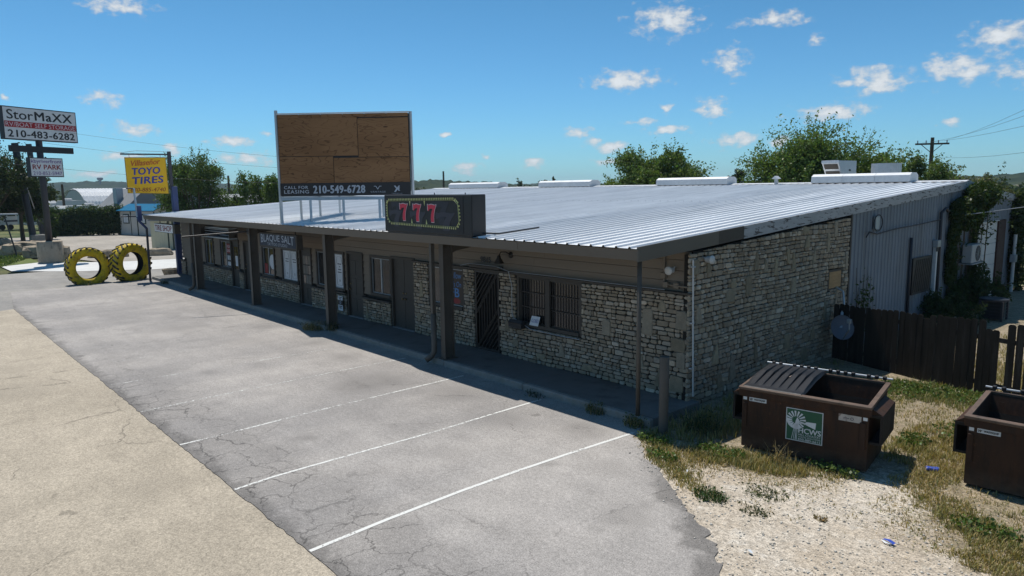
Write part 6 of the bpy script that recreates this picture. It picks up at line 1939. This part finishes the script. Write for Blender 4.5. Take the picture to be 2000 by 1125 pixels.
t = thing('climbing_vine', 'second vine hanging down the far corner of the gable', 'vine', (.3, 24.0, 0))
P = [ball(R, 500, (.3, 23.7 + R.uniform(-.3, .4), z), (.35, .45, .55), .3) for z in np.arange(.4, 3.8, .45)]
vw = MB(); vw.tube([(.25, 23.8, 0), (.25, 23.7, 3.5)], .03, 5); vw.build('stems', M['bark'], t)
leaf_cloud('foliage', np.concatenate(P), .15, (.04, .062, .02), M['leaf'], t, R=R)
t = thing('wall_creeper', 'thin creeper on the metal wall above the fence', 'vine', (.2, 9.3, 0))
vw = MB(); P = []
for k in range(7):
    y = 8.9 + k * .12; z1_ = R.uniform(1.5, 2.3); vw.tube([(.17, y, .0), (.2, y + .05, z1_ * .5), (.22, y + R.uniform(-.2, .3), z1_)], [.012, .01, .005], 5)
    for q_ in range(34):
        f_ = R.random(); P.append((.2 + R.uniform(0, .2), y + R.normal() * .12, .4 + (z1_ - .4) * f_))
vw.build('stems', M['bark'], t); leaf_cloud('foliage', np.array(P), .10, (.05, .08, .02), M['leaf'], t, R=R)


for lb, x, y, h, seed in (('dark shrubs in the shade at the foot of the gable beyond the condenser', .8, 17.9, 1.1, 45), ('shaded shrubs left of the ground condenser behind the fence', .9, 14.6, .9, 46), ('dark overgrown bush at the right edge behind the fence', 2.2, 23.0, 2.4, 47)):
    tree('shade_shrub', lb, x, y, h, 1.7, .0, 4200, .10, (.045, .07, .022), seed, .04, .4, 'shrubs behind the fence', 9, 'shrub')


# ---------------------------------------------------------------- grass and weeds
def blades(P, h, w_, cols, R, lean=.6):
    n = len(P)
    a = R.uniform(0, 2 * PI, n); l = R.uniform(.1, lean, n) * h; bw = w_ * R.uniform(.6, 1.3, n)
    s = np.stack([np.cos(a + PI / 2), np.sin(a + PI / 2), np.zeros(n)], 1) * bw[:, None]
    d = np.stack([np.cos(a) * l, np.sin(a) * l, h * R.uniform(.8, 1.0, n)], 1)
    mid = P + d * np.array([.35, .35, .6])[None, :]
    V = np.stack([P - s, P + s, mid + s * .7, mid - s * .7, P + d, P + d + s * .1], 1).reshape(-1, 3)
    i = np.arange(n)[:, None] * 6
    F = np.concatenate([i + np.array([[0, 1, 2, 3]]), i + np.array([[3, 2, 5, 4]])], 0)
    return V, F, np.concatenate([cols, cols], 0)


GREEN, DRY, PALE = np.array((.13, .18, .05)), np.array((.42, .31, .14)), np.array((.28, .26, .11))


def in_dump(x, y):
    for (ox, oy, rz, W_) in ((1.945, .36, math.radians(10), 1.92), (4.96, 1.30, math.radians(4), 1.92)):
        dx, dy = x - ox, y - oy; u = dx * math.cos(rz) + dy * math.sin(rz); v = -dx * math.sin(rz) + dy * math.cos(rz)
        if -.05 < u < W_ + .05 and -.03 < v < 1.2: return True
    return False


def scatter(patches, R):
    P, H, W2, C = [], [], [], []
    for (cx, cy, rx, ry, rot, n, h0, h1, dry) in patches:
        for k in range(n // 5):
            a = R.uniform(0, 2 * PI); q_ = math.sqrt(R.random()) if R.random() < .7 else R.random()
            u, v = rx * q_ * math.cos(a), ry * q_ * math.sin(a)
            x, y = cx + u * math.cos(rot) - v * math.sin(rot), cy + u * math.sin(rot) + v * math.cos(rot)
            if in_dump(x, y): continue
            cdry = dry + .1 + R.normal() * .25
            for j in range(5):
                P.append((x + R.normal() * .03, y + R.normal() * .03, -.016)); H.append(R.uniform(h0, h1) * (.35 + .65 * R.random())); W2.append(.0045 + .004 * R.random())
                m = min(1, max(0, cdry + R.normal() * .12)); c = (GREEN * (1 - m) + DRY * m) if R.random() < .75 else PALE
                C.append(c * R.uniform(.65, 1.3))
    return np.array(P), np.array(H), np.array(W2), np.array(C)


R = np.random.default_rng(51)
PATCH_ = [(.75, -.35, 0.5, 0.28, -.75, 720, 0.042, 0.150, 0.42), (1.35, -.95, 0.62, 0.28, -.65, 1360, 0.035, 0.135, 0.47), (1.95, -1.35, 0.62, 0.25, -.6, 1200, 0.035, 0.120, 0.62), (1.7, -.6, 0.56, 0.44, -.4, 720, 0.042, 0.165, 0.87),
          (2.0, -.25, 0.62, 0.38, .1, 2080, 0.056, 0.210, 0.47), (2.6, -.05, 0.67, 0.38, .15, 2400, 0.056, 0.195, 0.67), (3.2, .25, 0.56, 0.28, .15, 1200, 0.035, 0.120, 0.62), (3.5, .45, 0.39, 0.19, .1, 400, 0.028, 0.075, 0.42),
          (.95, .75, 0.67, 0.88, 0, 1920, 0.070, 0.262, 0.47), (1.2, 2.2, 0.9, 1.25, 0, 1440, 0.070, 0.262, 0.57), (.7, 4.5, 0.56, 2.75, 0, 1200, 0.070, 0.225, 0.52),
          (3.5, 5.9, 1.46, 0.75, -.3, 5200, 0.056, 0.195, 0.20), (2.3, 5.6, 0.9, 1.0, -.2, 2080, 0.056, 0.195, 0.27), (4.3, 3.2, 0.78, 1.12, 0, 4160, 0.042, 0.165, 0.72), (3.9, 2.2, 0.45, 0.75, .1, 1280, 0.056, 0.180, 0.42), (4.55, 1.7, 0.39, 0.88, 0, 1920, 0.035, 0.150, 0.77), (4.5, .9, 0.39, 0.5, 0, 1040, 0.035, 0.105, 0.87),
          (5.0, .35, 0.39, 0.38, 0, 1280, 0.028, 0.112, 0.72), (5.5, -.05, 0.56, 0.35, -.5, 2080, 0.035, 0.128, 0.42), (6.0, -.5, 0.56, 0.38, -.5, 1760, 0.035, 0.135, 0.62), (5.85, -.95, 0.39, 0.25, 0, 960, 0.035, 0.150, 0.72), (3.3, 4.4, 1.01, 0.44, 0, 400, 0.035, 0.090, 0.62), (6.5, .4, 1.01, 0.62, -.3, 1200, 0.035, 0.150, 0.52), (4.4, 8.5, 1.68, 1.88, 0, 6500, 0.070, 0.225, 0.62), (5.0, 11.5, 3.36, 3.75, 0, 9000, 0.070, 0.225, 0.62)]
PATCH_ += [(3.6, 4.6, 1.6, 2.6, 0, 2600, .03, .12, .7), (4.9, 2.4, .9, 2.2, 0, 1800, .03, .12, .8), (2.6, -.35, 1.3, .5, .2, 900, .02, .09, .75), (5.3, -.3, 1.1, .8, -.5, 1100, .02, .09, .7), (1.4, -.7, 1.2, .55, -.6, 900, .02, .09, .7), (3.4, -.9, 1.6, .8, 0, 420, .015, .06, .7)]
P, H, W2, C = scatter(PATCH_, R)
V, F, CC = blades(P, H, W2, C, R, .75)
tag(mesh_arrays('grass', V, F, M['grass'], None, CC), kind='stuff')
# low leafy ground cover near the fence and in front of the dumpster
P = []
for (cx, cy, rx, ry, n) in [(3.3, 6.0, 1.2, .5, 1800), (2.5, 5.6, .6, .6, 700), (1.9, -.2, .45, .25, 500), (.8, -.5, .35, .16, 220), (3.45, .4, .4, .12, 220), (3.85, 2.6, .25, .35, 320), (1.35, -1.0, .3, .15, 180), (4.3, 3.6, .5, .6, 350), (5.6, -.1, .4, .2, 260)]:
    q_ = np.sqrt(R.random(n)); a = R.uniform(0, 2 * PI, n)
    P.append(np.stack([cx + rx * q_ * np.cos(a), cy + ry * q_ * np.sin(a), R.uniform(-.02, .12, n)], 1))
P = np.concatenate(P); P = P[[not in_dump(p[0], p[1]) for p in P]]
tag(leaf_cloud('ground_cover', P, .055, (.085, .135, .03), M['grass'], None, R=R, aspect=.7), kind='stuff')
# dry leaf and straw litter matted on the soil
P = []
for (cx, cy, rx, ry, n) in [(3.6, 4.2, 1.8, 2.6, 5200), (2.3, -.2, 1.4, .55, 2600), (1.2, -.7, 1.0, .4, 1500), (5.1, .2, .9, 1.2, 2600), (1.2, 2.0, 1.0, 2.0, 1500), (4.6, 1.6, .4, 1.0, 1600)]:
    q_ = np.sqrt(R.random(n)) * (1 + .25 * R.normal(size=n)); a = R.uniform(0, 2 * PI, n)
    P.append(np.stack([cx + rx * q_ * np.cos(a), cy + ry * q_ * np.sin(a), R.uniform(-.012, .006, n)], 1))
P = np.concatenate(P); P = P[(P[:, 1] > np.interp(P[:, 0], [.2, .37, 1.17, 1.81, 2.56, 3.42, 3.94, 5, 6.6], [.2, -.49, -1.21, -1.57, -2.18, -2.83, -3.37, -4.6, -6.5]) - .08)]
P = P[[not in_dump(p[0], p[1]) for p in P]]
n = len(P); a = R.uniform(0, 2 * PI, n); d_ = np.stack([np.cos(a), np.sin(a), R.normal(size=n) * .15], 1); e_ = np.stack([-np.sin(a), np.cos(a), R.normal(size=n) * .15], 1)
ln, wd_ = R.uniform(.02, .06, n)[:, None], R.uniform(.004, .014, n)[:, None]
V = np.stack([P - d_ * ln * .5, P + e_ * wd_ * .5, P + d_ * ln * .5, P - e_ * wd_ * .5], 1).reshape(-1, 3)
pal = np.array([(.34, .26, .13), (.22, .16, .08), (.42, .34, .20), (.16, .17, .06)])
tag(mesh_arrays('straw_litter', V, np.arange(n * 4).reshape(-1, 4), M['grass'], None, pal[R.integers(0, 4, n)] * R.uniform(.6, 1.3, (n, 1))), kind='stuff')
# lawn across the road
n = 9000; x = R.uniform(-60, -45, n); y = -2.9 - R.random(n) * 9 - np.maximum(0, (x + 50) * .35)
P = np.stack([x, y, np.full(n, -.02)], 1)
V, F, CC = blades(P, R.uniform(.08, .2, n), np.full(n, .03), (GREEN * .9)[None, :] * R.uniform(.6, 1.5, (n, 1)), R)
tag(mesh_arrays('lawn_grass', V, F, M['grass'], None, CC), kind='stuff')


def weed(label, x, y, r0, h, n, base, seed, group='weed tufts', z=-.03, dry=0.1):
    R = np.random.default_rng(seed)
    a = R.uniform(0, 2 * PI, n); q_ = np.sqrt(R.random(n)) * r0
    P = np.stack([x + q_ * np.cos(a) * 1.3, y + q_ * np.sin(a), np.full(n, z)], 1)
    C = np.array(base)[None, :] * R.uniform(.6, 1.4, (n, 1)); dm = R.random(n) < dry; C[dm] = DRY * .9
    V, F, CC = blades(P, R.uniform(.4, 1, n) * h, np.full(n, .005), C, R, 1.0)
    t = thing('weed_tuft', label, 'weed', (x, y, z), group=group)
    mesh_arrays('blades', V, F, M['grass'], t, CC)
    Pl = P[R.integers(0, n, n // 2)] + np.stack([R.normal(size=n // 2) * r0 * .3, R.normal(size=n // 2) * r0 * .3, R.uniform(.01, h * .8, n // 2)], 1)
    leaf_cloud('leaves', Pl, .045, base, M['grass'], t, R=R, aspect=.6)


weed('dark green weed clump at the asphalt edge on the gravel', 2.66, -1.68, .19, .13, 420, (.05, .085, .025), 61)
weed('flat greyish weed patch on the gravel before the dumpster', 3.15, -1.02, .24, .08, 300, (.10, .11, .05), 62)
weed('small weed on the gravel below the flat patch', 3.34, -1.66, .15, .07, 160, (.08, .09, .04), 63)
weed('tiny dry tuft out on the bare gravel', 4.04, -1.24, .06, .07, 70, (.18, .13, .06), 64, dry=.6)
weed('grass tuft growing from the curb near the corner pole', -.95, -.04, .17, .26, 160, (.09, .10, .04), 65, z=0, dry=.3)
weed('weed at the foot of the slim corner pole', .05, -.1, .18, .25, 180, (.08, .10, .035), 66, z=0, dry=.4)
weed('bushy dry weed at the foot of the second pillar', -12.75, -.08, .36, .30, 420, (.12, .12, .05), 67, z=0, dry=.5)
weed('small weed on the curb right of the second pillar', -11.7, -.02, .2, .3, 160, (.05, .06, .03), 68, z=.1)
weed('low weed on the curb between pillar one and the corner', -2.6, -.05, .2, .12, 90, (.05, .06, .03), 69, z=0)
weed('weed on the walkway edge near the yellow tyres', -28.6, .0, .25, .25, 200, (.06, .07, .035), 70, z=0)
weed('grass tuft at the foot of the left yellow tyre', -30.9, -2.9, .25, .28, 160, (.07, .10, .03), 71, z=0)
weed('tall dry seed stalks in front of the dumpster', 2.75, .12, .12, .42, 60, (.13, .11, .06), 72, dry=.4)
weed('leggy weed behind the bollard in the shade', 1.05, .55, .3, .5, 200, (.05, .07, .03), 73)

# loose stones over the caliche
R = np.random.default_rng(81)
n = 16000; x = R.uniform(.6, 7.2, n); y = R.uniform(-5.2, 6.2, n)
edge = np.interp(x, [.2, .37, 1.17, 1.81, 2.56, 3.42, 3.94, 5, 6.6], [.2, -.49, -1.21, -1.57, -2.18, -2.83, -3.37, -4.6, -6.5])
keep = (y > edge - .05 - .35 * R.random(n) ** 3) & ((y < .2 + .1 * x) | (R.random(n) < .12))
x, y = x[keep], y[keep]; n = len(x)
sz = .005 + .020 * R.random(n) ** 4
O8 = np.array([(1, 0, 0), (-1, 0, 0), (0, 1, 0), (0, -1, 0), (0, 0, 1), (0, 0, -1)], float)
V = O8[None] * (sz[:, None, None] * R.uniform(.6, 1.3, (n, 6, 1))); V[:, :, 2] *= .7
V += np.stack([x, y, np.where(y < edge[keep], .004, -.010)], 1)[:, None, :]
Fo = np.array([(0, 2, 4), (2, 1, 4), (1, 3, 4), (3, 0, 4), (2, 0, 5), (1, 2, 5), (3, 1, 5), (0, 3, 5)])
F = (np.arange(n)[:, None, None] * 6 + Fo[None]).reshape(-1, 3)
C = np.repeat(np.array((.50, .47, .415))[None] * R.uniform(.5, 1.25, (n, 1)), 8, 0)
M['pebble'] = mat('pebbles', (.5, .5, .5), .95, var=.1, attr=True, bump=0, spec=.1)
tag(mesh_arrays('gravel', V.reshape(-1, 3), F, M['pebble'], None, C), kind='stuff')

# ---------------------------------------------------------------- sheds, caravans and barns across the road
M['shed_white'] = mat('shed_siding', (.50, .49, .46), .8, var=.1, scale=2, bump=.05, stretch=(4, 4, .3))
M['shed_cream'] = mat('cream_siding', (.52, .50, .36), .8, var=.12, scale=2, bump=.05, stretch=(4, 4, .3))
M['blue_roof'] = mat('blue_metal_roof', (.012, .13, .25), .85, var=.12, scale=2, bump=.03, spec=.1)
M['dark_green'] = mat('dark_green_trim', (.02, .04, .03), .7)
M['grey_roof'] = mat('grey_roof', (.20, .21, .22), .7, var=.1, scale=1)
t = thing('white_shed', 'white shed with a blue metal roof beside the hedge', 'shed', (-73.9, 12.4, 0), math.radians(-74.3))
L_, D_, H_ = 6.6, 2.6, 2.55      # long side faces the camera; local x away to the left
mb = MB(); mb.box(0, D_, -L_ / 2, L_ / 2, 0, H_); mb.build('wall', M['shed_white'], t, local=True)
mb = MB(); mb.prism([(-.25, H_ - .05), (D_ / 2, H_ + .62), (D_ + .25, H_ - .05), (D_ + .25, H_ + .02), (D_ / 2, H_ + .70), (-.25, H_ + .02)], (0, L_ / 2 + .2, 0), (1, 0, 0), (0, 0, 1), L_ + .4); mb.build('roof', M['blue_roof'], t, local=True)
mb = MB(); mb.prism([(0, H_), (D_, H_), (D_ / 2, H_ + .6)], (0, L_ / 2, 0), (1, 0, 0), (0, 0, 1), .02); mb.build('gable', M['shed_white'], t, local=True); mb = MB(); mb.prism([(0, H_), (D_, H_), (D_ / 2, H_ + .6)], (0, -L_ / 2 + .02, 0), (1, 0, 0), (0, 0, 1), .02); mb.build('gable', M['shed_white'], t, local=True)
for y0 in (-2.5, .6):
    mb = MB(); mb.box(D_, D_ + .05, y0, y0 + 1.1, 1.2, 2.2); f_ = mb.build('window', M['dark_green'], t, local=True)
    for k in range(2):
        mb = MB(); mb.box(D_ + .05, D_ + .07, y0 + .12 + k * .46, y0 + .52 + k * .46, 1.3, 2.1); mb.build('pane', M['paper'], f_, local=True)
mb = MB(); mb.box(D_, D_ + .04, -1.0, .1, .0, 2.15); mb.build('door', M['shed_white'], t, local=True)
for y0 in (-L_ / 2, -1.1, .1, L_ / 2 - .1):
    mb = MB(); mb.box(D_ + .0, D_ + .06, y0, y0 + .1, 0, H_ - .1); mb.build('trim', M['dark_green'], t, local=True)

t = thing('yellow_shed', 'small cream shed with dark green corner trim near the blue post', 'shed', (-50.5, 6.6, 0), math.radians(20))
mb = MB(); mb.box(-2.0, 0, -.25, 1.1, 0, 2.2); mb.build('wall', M['shed_cream'], t, local=True)
for y0 in (-.26, .16, 1.02):
    mb = MB(); mb.box(0, .03, y0, y0 + .1, 0, 2.2); mb.build('trim', M['dark_green'], t, local=True)
mb = MB(); mb.prism([(-2.15, 2.2), (.15, 2.2), (-1.0, 2.75)], (0, 1.2, 0), (1, 0, 0), (0, 0, 1), 1.6); mb.build('roof', M['grey_roof'], t, local=True)
mb = MB(); mb.box(.0, .02, .22, .92, .1, 2.0); mb.build('door', M['shed_cream'], t, local=True)


def caravan(label, x, y, rz, L_, H_, nose=True):
    t = thing('travel_trailer', label, 'caravan', (x, y, 0), rz, 'caravans parked beyond the hedge')
    W_ = 2.4
    pf = [(-L_ / 2, .75), (-L_ / 2 + .3, .6), (L_ / 2 - .2, .6), (L_ / 2, 1.1), (L_ / 2 - (.6 if nose else .1), H_ - .25), (L_ / 2 - (1.0 if nose else .25), H_), (-L_ / 2 + .25, H_), (-L_ / 2, H_ - .3)]
    mb = MB(); mb.prism(pf, (W_ / 2, 0, 0), (0, 1, 0), (0, 0, 1), -W_); mb.build('body', M['white'], t, local=True)
    mb = MB(); mb.box(W_ / 2, W_ / 2 + .012, -L_ / 2 + .3, L_ / 2 - .6, 1.0, 1.22); mb.build('stripe', M['ink_slate'], t, local=True)
    for y0, w_ in ((-L_ * .32, 1.0), (L_ * .02, .9), (L_ * .24, .7)):
        mb = MB(); mb.bbox(W_ / 2, W_ / 2 + .03, y0, y0 + w_, 1.7, 2.3, .01); mb.build('window', M['glass'], t, local=True)
    mb = MB(); mb.box(W_ / 2, W_ / 2 + .02, -L_ * .14, -L_ * .14 + .75, .75, 2.5); mb.build('door', M['shed_white'], t, local=True)
    for y0 in (-.5, .4):
        mb = MB(); mb.lathe([(0, .0), (.32, 0), (.34, .06), (.34, .2), (0, .2)], (W_ / 2 - .15, y0, .34), 'x', 16); mb.build('wheel', M['rubber'], t, local=True)
    mb = MB(); mb.bbox(-.4, .4, -.5, .4, H_, H_ + .3, .08); mb.build('roof_unit', M['white'], t, local=True)


caravan('large white caravan at the left edge beyond the lawn', -101.5, 1.4, math.radians(15), 7.5, 3.6)
caravan('white caravan with a dark nose right of the old poles', -103, 9.0, math.radians(25), 5.0, 3.5)
caravan('long low white caravan just behind the hedge top', -93, 9.6, math.radians(17), 7.0, 2.95, False)
caravan('white caravan half hidden between the poles', -98, 5.6, math.radians(10), 5.5, 2.9)
t = thing('quonset_hut', 'white ribbed arch-roofed hut behind the caravans', 'shed', (-118, 16, 0), math.radians(10))
V, F = [], []; nr, na = 34, 14
for i in range(nr):
    rr = 5.1 + (.12 if i % 2 else 0)
    for k in range(na + 1):
        a = PI * k / na; V.append((rr * math.cos(a), -3.8 + 7.6 * i / (nr - 1), rr * math.sin(a)))
for i in range(nr - 1):
    for k in range(na): F.append((i * (na + 1) + k, i * (na + 1) + k + 1, (i + 1) * (na + 1) + k + 1, (i + 1) * (na + 1) + k))
mb = MB(); mb.add(V, F); mb.build('arch_roof', M['white_metal'], t, local=True)
mb = MB(); mb.add([(5.0 * math.cos(PI * k / 14), -3.78, 5.0 * math.sin(PI * k / 14)) for k in range(15)], [tuple(range(15))]); mb.build('end_wall', M['shed_white'], t, local=True)
t = thing('grey_house', 'grey gabled house behind the blue-roofed shed', 'house', (-85, 12.4, 0), math.radians(15))
mb = MB(); mb.box(-3, 3, -2.2, 2.2, 0, 2.7); mb.build('wall', M['shed_white'], t, local=True)
mb = MB(); mb.prism([(-2.6, 2.6), (0, 4.9), (2.6, 2.6)], (-3.2, 0, 0), (0, 1, 0), (0, 0, 1), 6.4); mb.build('roof', M['grey_roof'], t, local=True)
mb = MB(); mb.bbox(-.4, .4, -1.9, -1.1, 3.0, 5.0, .03); mb.build('chimney', M['galv'], t, local=True)
t = thing('grey_barn', 'long low grey-roofed barn between the two trees', 'barn', (-78, 21, 0), math.radians(20))
mb = MB(); mb.box(-3, 3, -4, 4, 0, 3.2); mb.build('wall', M['galv'], t, local=True)
mb = MB(); mb.prism([(-3.2, 3.15), (0, 4.1), (3.2, 3.15)], (0, 4.2, 0), (1, 0, 0), (0, 0, 1), 8.4); mb.build('roof', M['grey_roof'], t, local=True)
# tall sheet fence behind the far end of the shops
t = thing('sheet_metal_fence', 'dark corrugated sheet fence running behind the left end of the roof', 'fence', (-36, 10, 0))
for k in range(14):
    mb = MB(); a = Vector((-38.5 + k * .55, 4.5 + k * 1.35, 0)); b2 = a + Vector((.55, 1.35, 0)); d = (b2 - a); n = 6
    V = []
    for i in range(n + 1):
        p = a + d * (i / n) + Vector((d.y, -d.x, 0)).normalized() * (.05 if i % 2 else 0); V += [(p.x, p.y, 0), (p.x, p.y, 3.35)]
    mb.add(V, [(2 * i, 2 * i + 2, 2 * i + 3, 2 * i + 1) for i in range(n)]); mb.build('fence_panel', M['dark_steel'], t)


# ---------------------------------------------------------------- utility poles and wires
def upole(label, x, y, h, r=.13, arm=True, rz=0.0):
    t = thing('utility_pole', label, 'utility pole', (x, y, 0), rz, 'utility poles')
    mb = MB(); mb.tube([(0, 0, 0), (0, 0, h)], [r * 1.2, r * .8], 8); mb.build('shaft', M['bark'], t, local=True)
    if arm:
        mb = MB(); mb.beam((-1.1, 0, h - .45), (1.1, 0, h - .45), .1, .12); mb.build('crossarm', M['bark'], t, local=True)
        for k in (-.95, -.4, .4, .95):
            mb = MB(); mb.tube([(k, 0, h - .39), (k, 0, h - .2)], .04, 6); mb.build('insulator', M['galv'], t, local=True)
        mb = MB(); mb.beam((-.7, .06, h - .48), (0, .06, h - 1.1), .04, .04); mb.beam((.7, .06, h - .48), (0, .06, h - 1.1), .04, .04); mb.build('brace', M['bark'], t, local=True)


upole('utility pole with a crossarm at the upper right, behind the small tree', -10.5, 47.1, 7.6, .15, True, .6)
upole('thin bare pole standing just right of the billboard', -113, 78.8, 8.1, .22, False)
upole('short pole with a transformer between the two left trees', -104.8, 31.2, 6.9, .2, False)
upole('pole rising from the caravans right of the roadside sign', -97.5, 7.6, 5.6, .16, False)
t = thing('power_lines', 'thin power lines running from the crossarm pole to the upper right', 'cable', (0, 20, 6))
for (a, b_) in (((-9.6, 46.6, 7.3), (1.25, 19.2, 7.05)), ((-10.5, 47.1, 7.3), (1.3, 19.2, 6.86)), ((-11.3, 47.5, 7.3), (1.35, 19.2, 6.52)), ((-10.4, 47.0, 6.2), (1.4, 19.2, 5.62))):
    a, b_ = Vector(a), Vector(b_); e = b_ + (b_ - a) * .6
    mb = MB(); mb.tube([a.lerp(e, k / 8) - UZ * (.5 * math.sin(PI * k / 8)) * .6 for k in range(9)], .006, 4); mb.build('wire', M['dark_steel'], t)
t = thing('power_lines', 'long sagging wires crossing the sky right of the roadside sign', 'cable', (-44, 5, 7))
for (za, zb) in ((8.4, 6.75), (7.5, 6.0), (5.9, 5.1)):
    a, b_ = Vector((-47, -3.5, za + .4)), Vector((-39.5, 17.5, zb - .3))
    mb = MB(); mb.tube([a.lerp(b_, k / 10) - UZ * .35 * math.sin(PI * k / 10) for k in range(11)], .007, 4); mb.build('wire', M['dark_steel'], t)
t = thing('power_lines', 'wire reaching the gable wall across the vines', 'cable', (.3, 22, 3.6))
mb = MB(); mb.tube([(.2, 16.2, 3.25), (1.8, 18.5, 3.55), (6, 24, 4.6)], .012, 4); mb.build('wire', M['galv'], t)

# ---------------------------------------------------------------- hills, far woods, water tower
def hill_mat():
    m, nt, b = _nodes('wooded_hill')
    p = _pos(nt)
    n = _noise(nt, .035, 5, .75, p); n2 = _noise(nt, .012, 3, .6, p)
    c = _mix(nt, _maprange(nt, n.outputs[0], .35, .62, 0, 1, True), (.012, .022, .010), (.04, .052, .024))
    c = _mix(nt, _maprange(nt, n2.outputs[0], .6, .68, 0, .6, True), c, (.16, .13, .085))
    nt.links.new(c, b.inputs['Base Color']); b.inputs['Roughness'].default_value = 1; b.inputs['Specular IOR Level'].default_value = 0
    return m


M['hill'] = hill_mat()
R = np.random.default_rng(91)


def ridge_line(name, dist, prof, depth, bump):
    az = np.linspace(-175, 175, 1500); hz = np.interp(az, [p[0] for p in prof], [p[1] for p in prof])
    nz_ = np.zeros_like(az)
    for f_, a_ in ((40, 1), (95, .7), (230, .5), (520, .4)): nz_ += a_ * np.sin(np.radians(az) * f_ + R.uniform(0, 6)) * R.uniform(.6, 1.2)
    top = hz + nz_ * bump + R.normal(size=len(az)) * bump * .5
    rows = []
    for (k, f_) in ((0, 0), (.35, .45), (.7, .8), (1, 1), (1.4, .6)):
        d = dist + depth * k; a = np.radians(az)
        rows.append(np.stack([CAM.x + d * np.sin(a), CAM.y + d * np.cos(a), -1 + (top + 1) * f_ + R.normal(size=len(az)) * bump * .4 * (f_ > 0)], 1))
    V = np.concatenate(rows); n = len(az); F = []
    i = np.arange(n - 1)
    F = np.concatenate([np.stack([r_ * n + i, r_ * n + i + 1, (r_ + 1) * n + i + 1, (r_ + 1) * n + i], 1) for r_ in range(4)])
    return tag(mesh_arrays(name, V, F, M['hill']), kind='structure')


ridge_line('hills', 1300, [(-175, 22), (-95, 20), (-82, 22), (-79, 29), (-76, 28), (-72, 24), (-66, 16), (-60, 14), (-40, 14), (-15, 16), (60, 20), (175, 22)], 300, 1.0)
ridge_line('wooded_rise', 640, [(-175, 9), (-86, 8), (-75, 7), (-62, 6), (-58, 13), (-54, 15), (-51, 12), (-47, 7), (-30, 6), (-20, 8), (-14, 11), (-10, 10), (60, 9), (175, 9)], 120, .9)
# far trees that read as one mass
P = []
for k in range(230):
    a = math.radians(R.uniform(-95, 5)); d = R.uniform(125, 330)
    x, y = CAM.x + d * math.sin(a), CAM.y + d * math.cos(a)
    if -125 < x < -75 and -2 < y < 26: continue
    h = R.uniform(3.2, 5.2); P.append(ball(R, 170, (x, y, h * .5), (R.uniform(2.5, 5), R.uniform(2.5, 5), h * .5), .6))
tag(leaf_cloud('distant_woods', np.concatenate(P), .9, (.04, .06, .02), M['leaf'], None, R=R, aspect=.8), kind='stuff')
for i, (a_, lb, top, wd) in enumerate(((-45.5, 'far treetop peeping over the roof beside the second vent', 5.6, 5.0), (-43.6, 'far treetop peeping over the roof right of the second vent', 5.3, 4.0), (-48.6, 'far treetops over the roof left of the second vent', 5.2, 7.0))):
    d = 112; tree('far_tree', lb, CAM.x + d * math.sin(math.radians(a_)), CAM.y + d * math.cos(math.radians(a_)), top, wd, .8, 2600, .42, (.05, .075, .03), 95 + i, .14, .4, 'far treetops over the ridge', 9)
t = thing('water_tower', 'water tower on the distant hill left of the yellow sign', 'water tower', (-1460, 296, 26))
mb = MB(); mb.tube([(-1460, 296, 22), (-1460, 296, 31)], 1.2, 12); mb.build('stem', M['grey_roof'], t)
mb = MB(); mb.lathe([(1.2, 0), (4.5, 2.2), (5.2, 4), (4.5, 6), (0, 6.6)], (-1460, 296, 27.5), 'z', 20); mb.build('tank', M['grey_roof'], t, smooth=True)
t = thing('white_hillside_building', 'small white building in the trees at the far right', 'building', (-5, 95, 0))
mb = MB(); mb.box(-10, -2, 92, 98, 0, 3.7); mb.build('wall', M['white'], t)
mb = MB(); mb.prism([(-10.3, 3.7), (-1.7, 3.7), (-6, 4.7)], (0, 98.2, 0), (1, 0, 0), (0, 0, 1), 6.4); mb.build('roof', M['white_metal'], t)

# ---------------------------------------------------------------- clear summer air with a little distance haze
hm = bpy.data.materials.new('haze'); hm.use_nodes = True
hm.node_tree.nodes.remove(hm.node_tree.nodes['Principled BSDF'])
pv = hm.node_tree.nodes.new('ShaderNodeVolumePrincipled')
pv.inputs['Color'].default_value = (.62, .80, 1.0, 1)
pv.inputs['Density'].default_value = .00018
hm.node_tree.links.new(pv.outputs[0], hm.node_tree.nodes['Material Output'].inputs['Volume'])
tag(MB().box(-2600, 2600, -2600, 2600, -3, 60).build('haze', hm), kind='stuff')
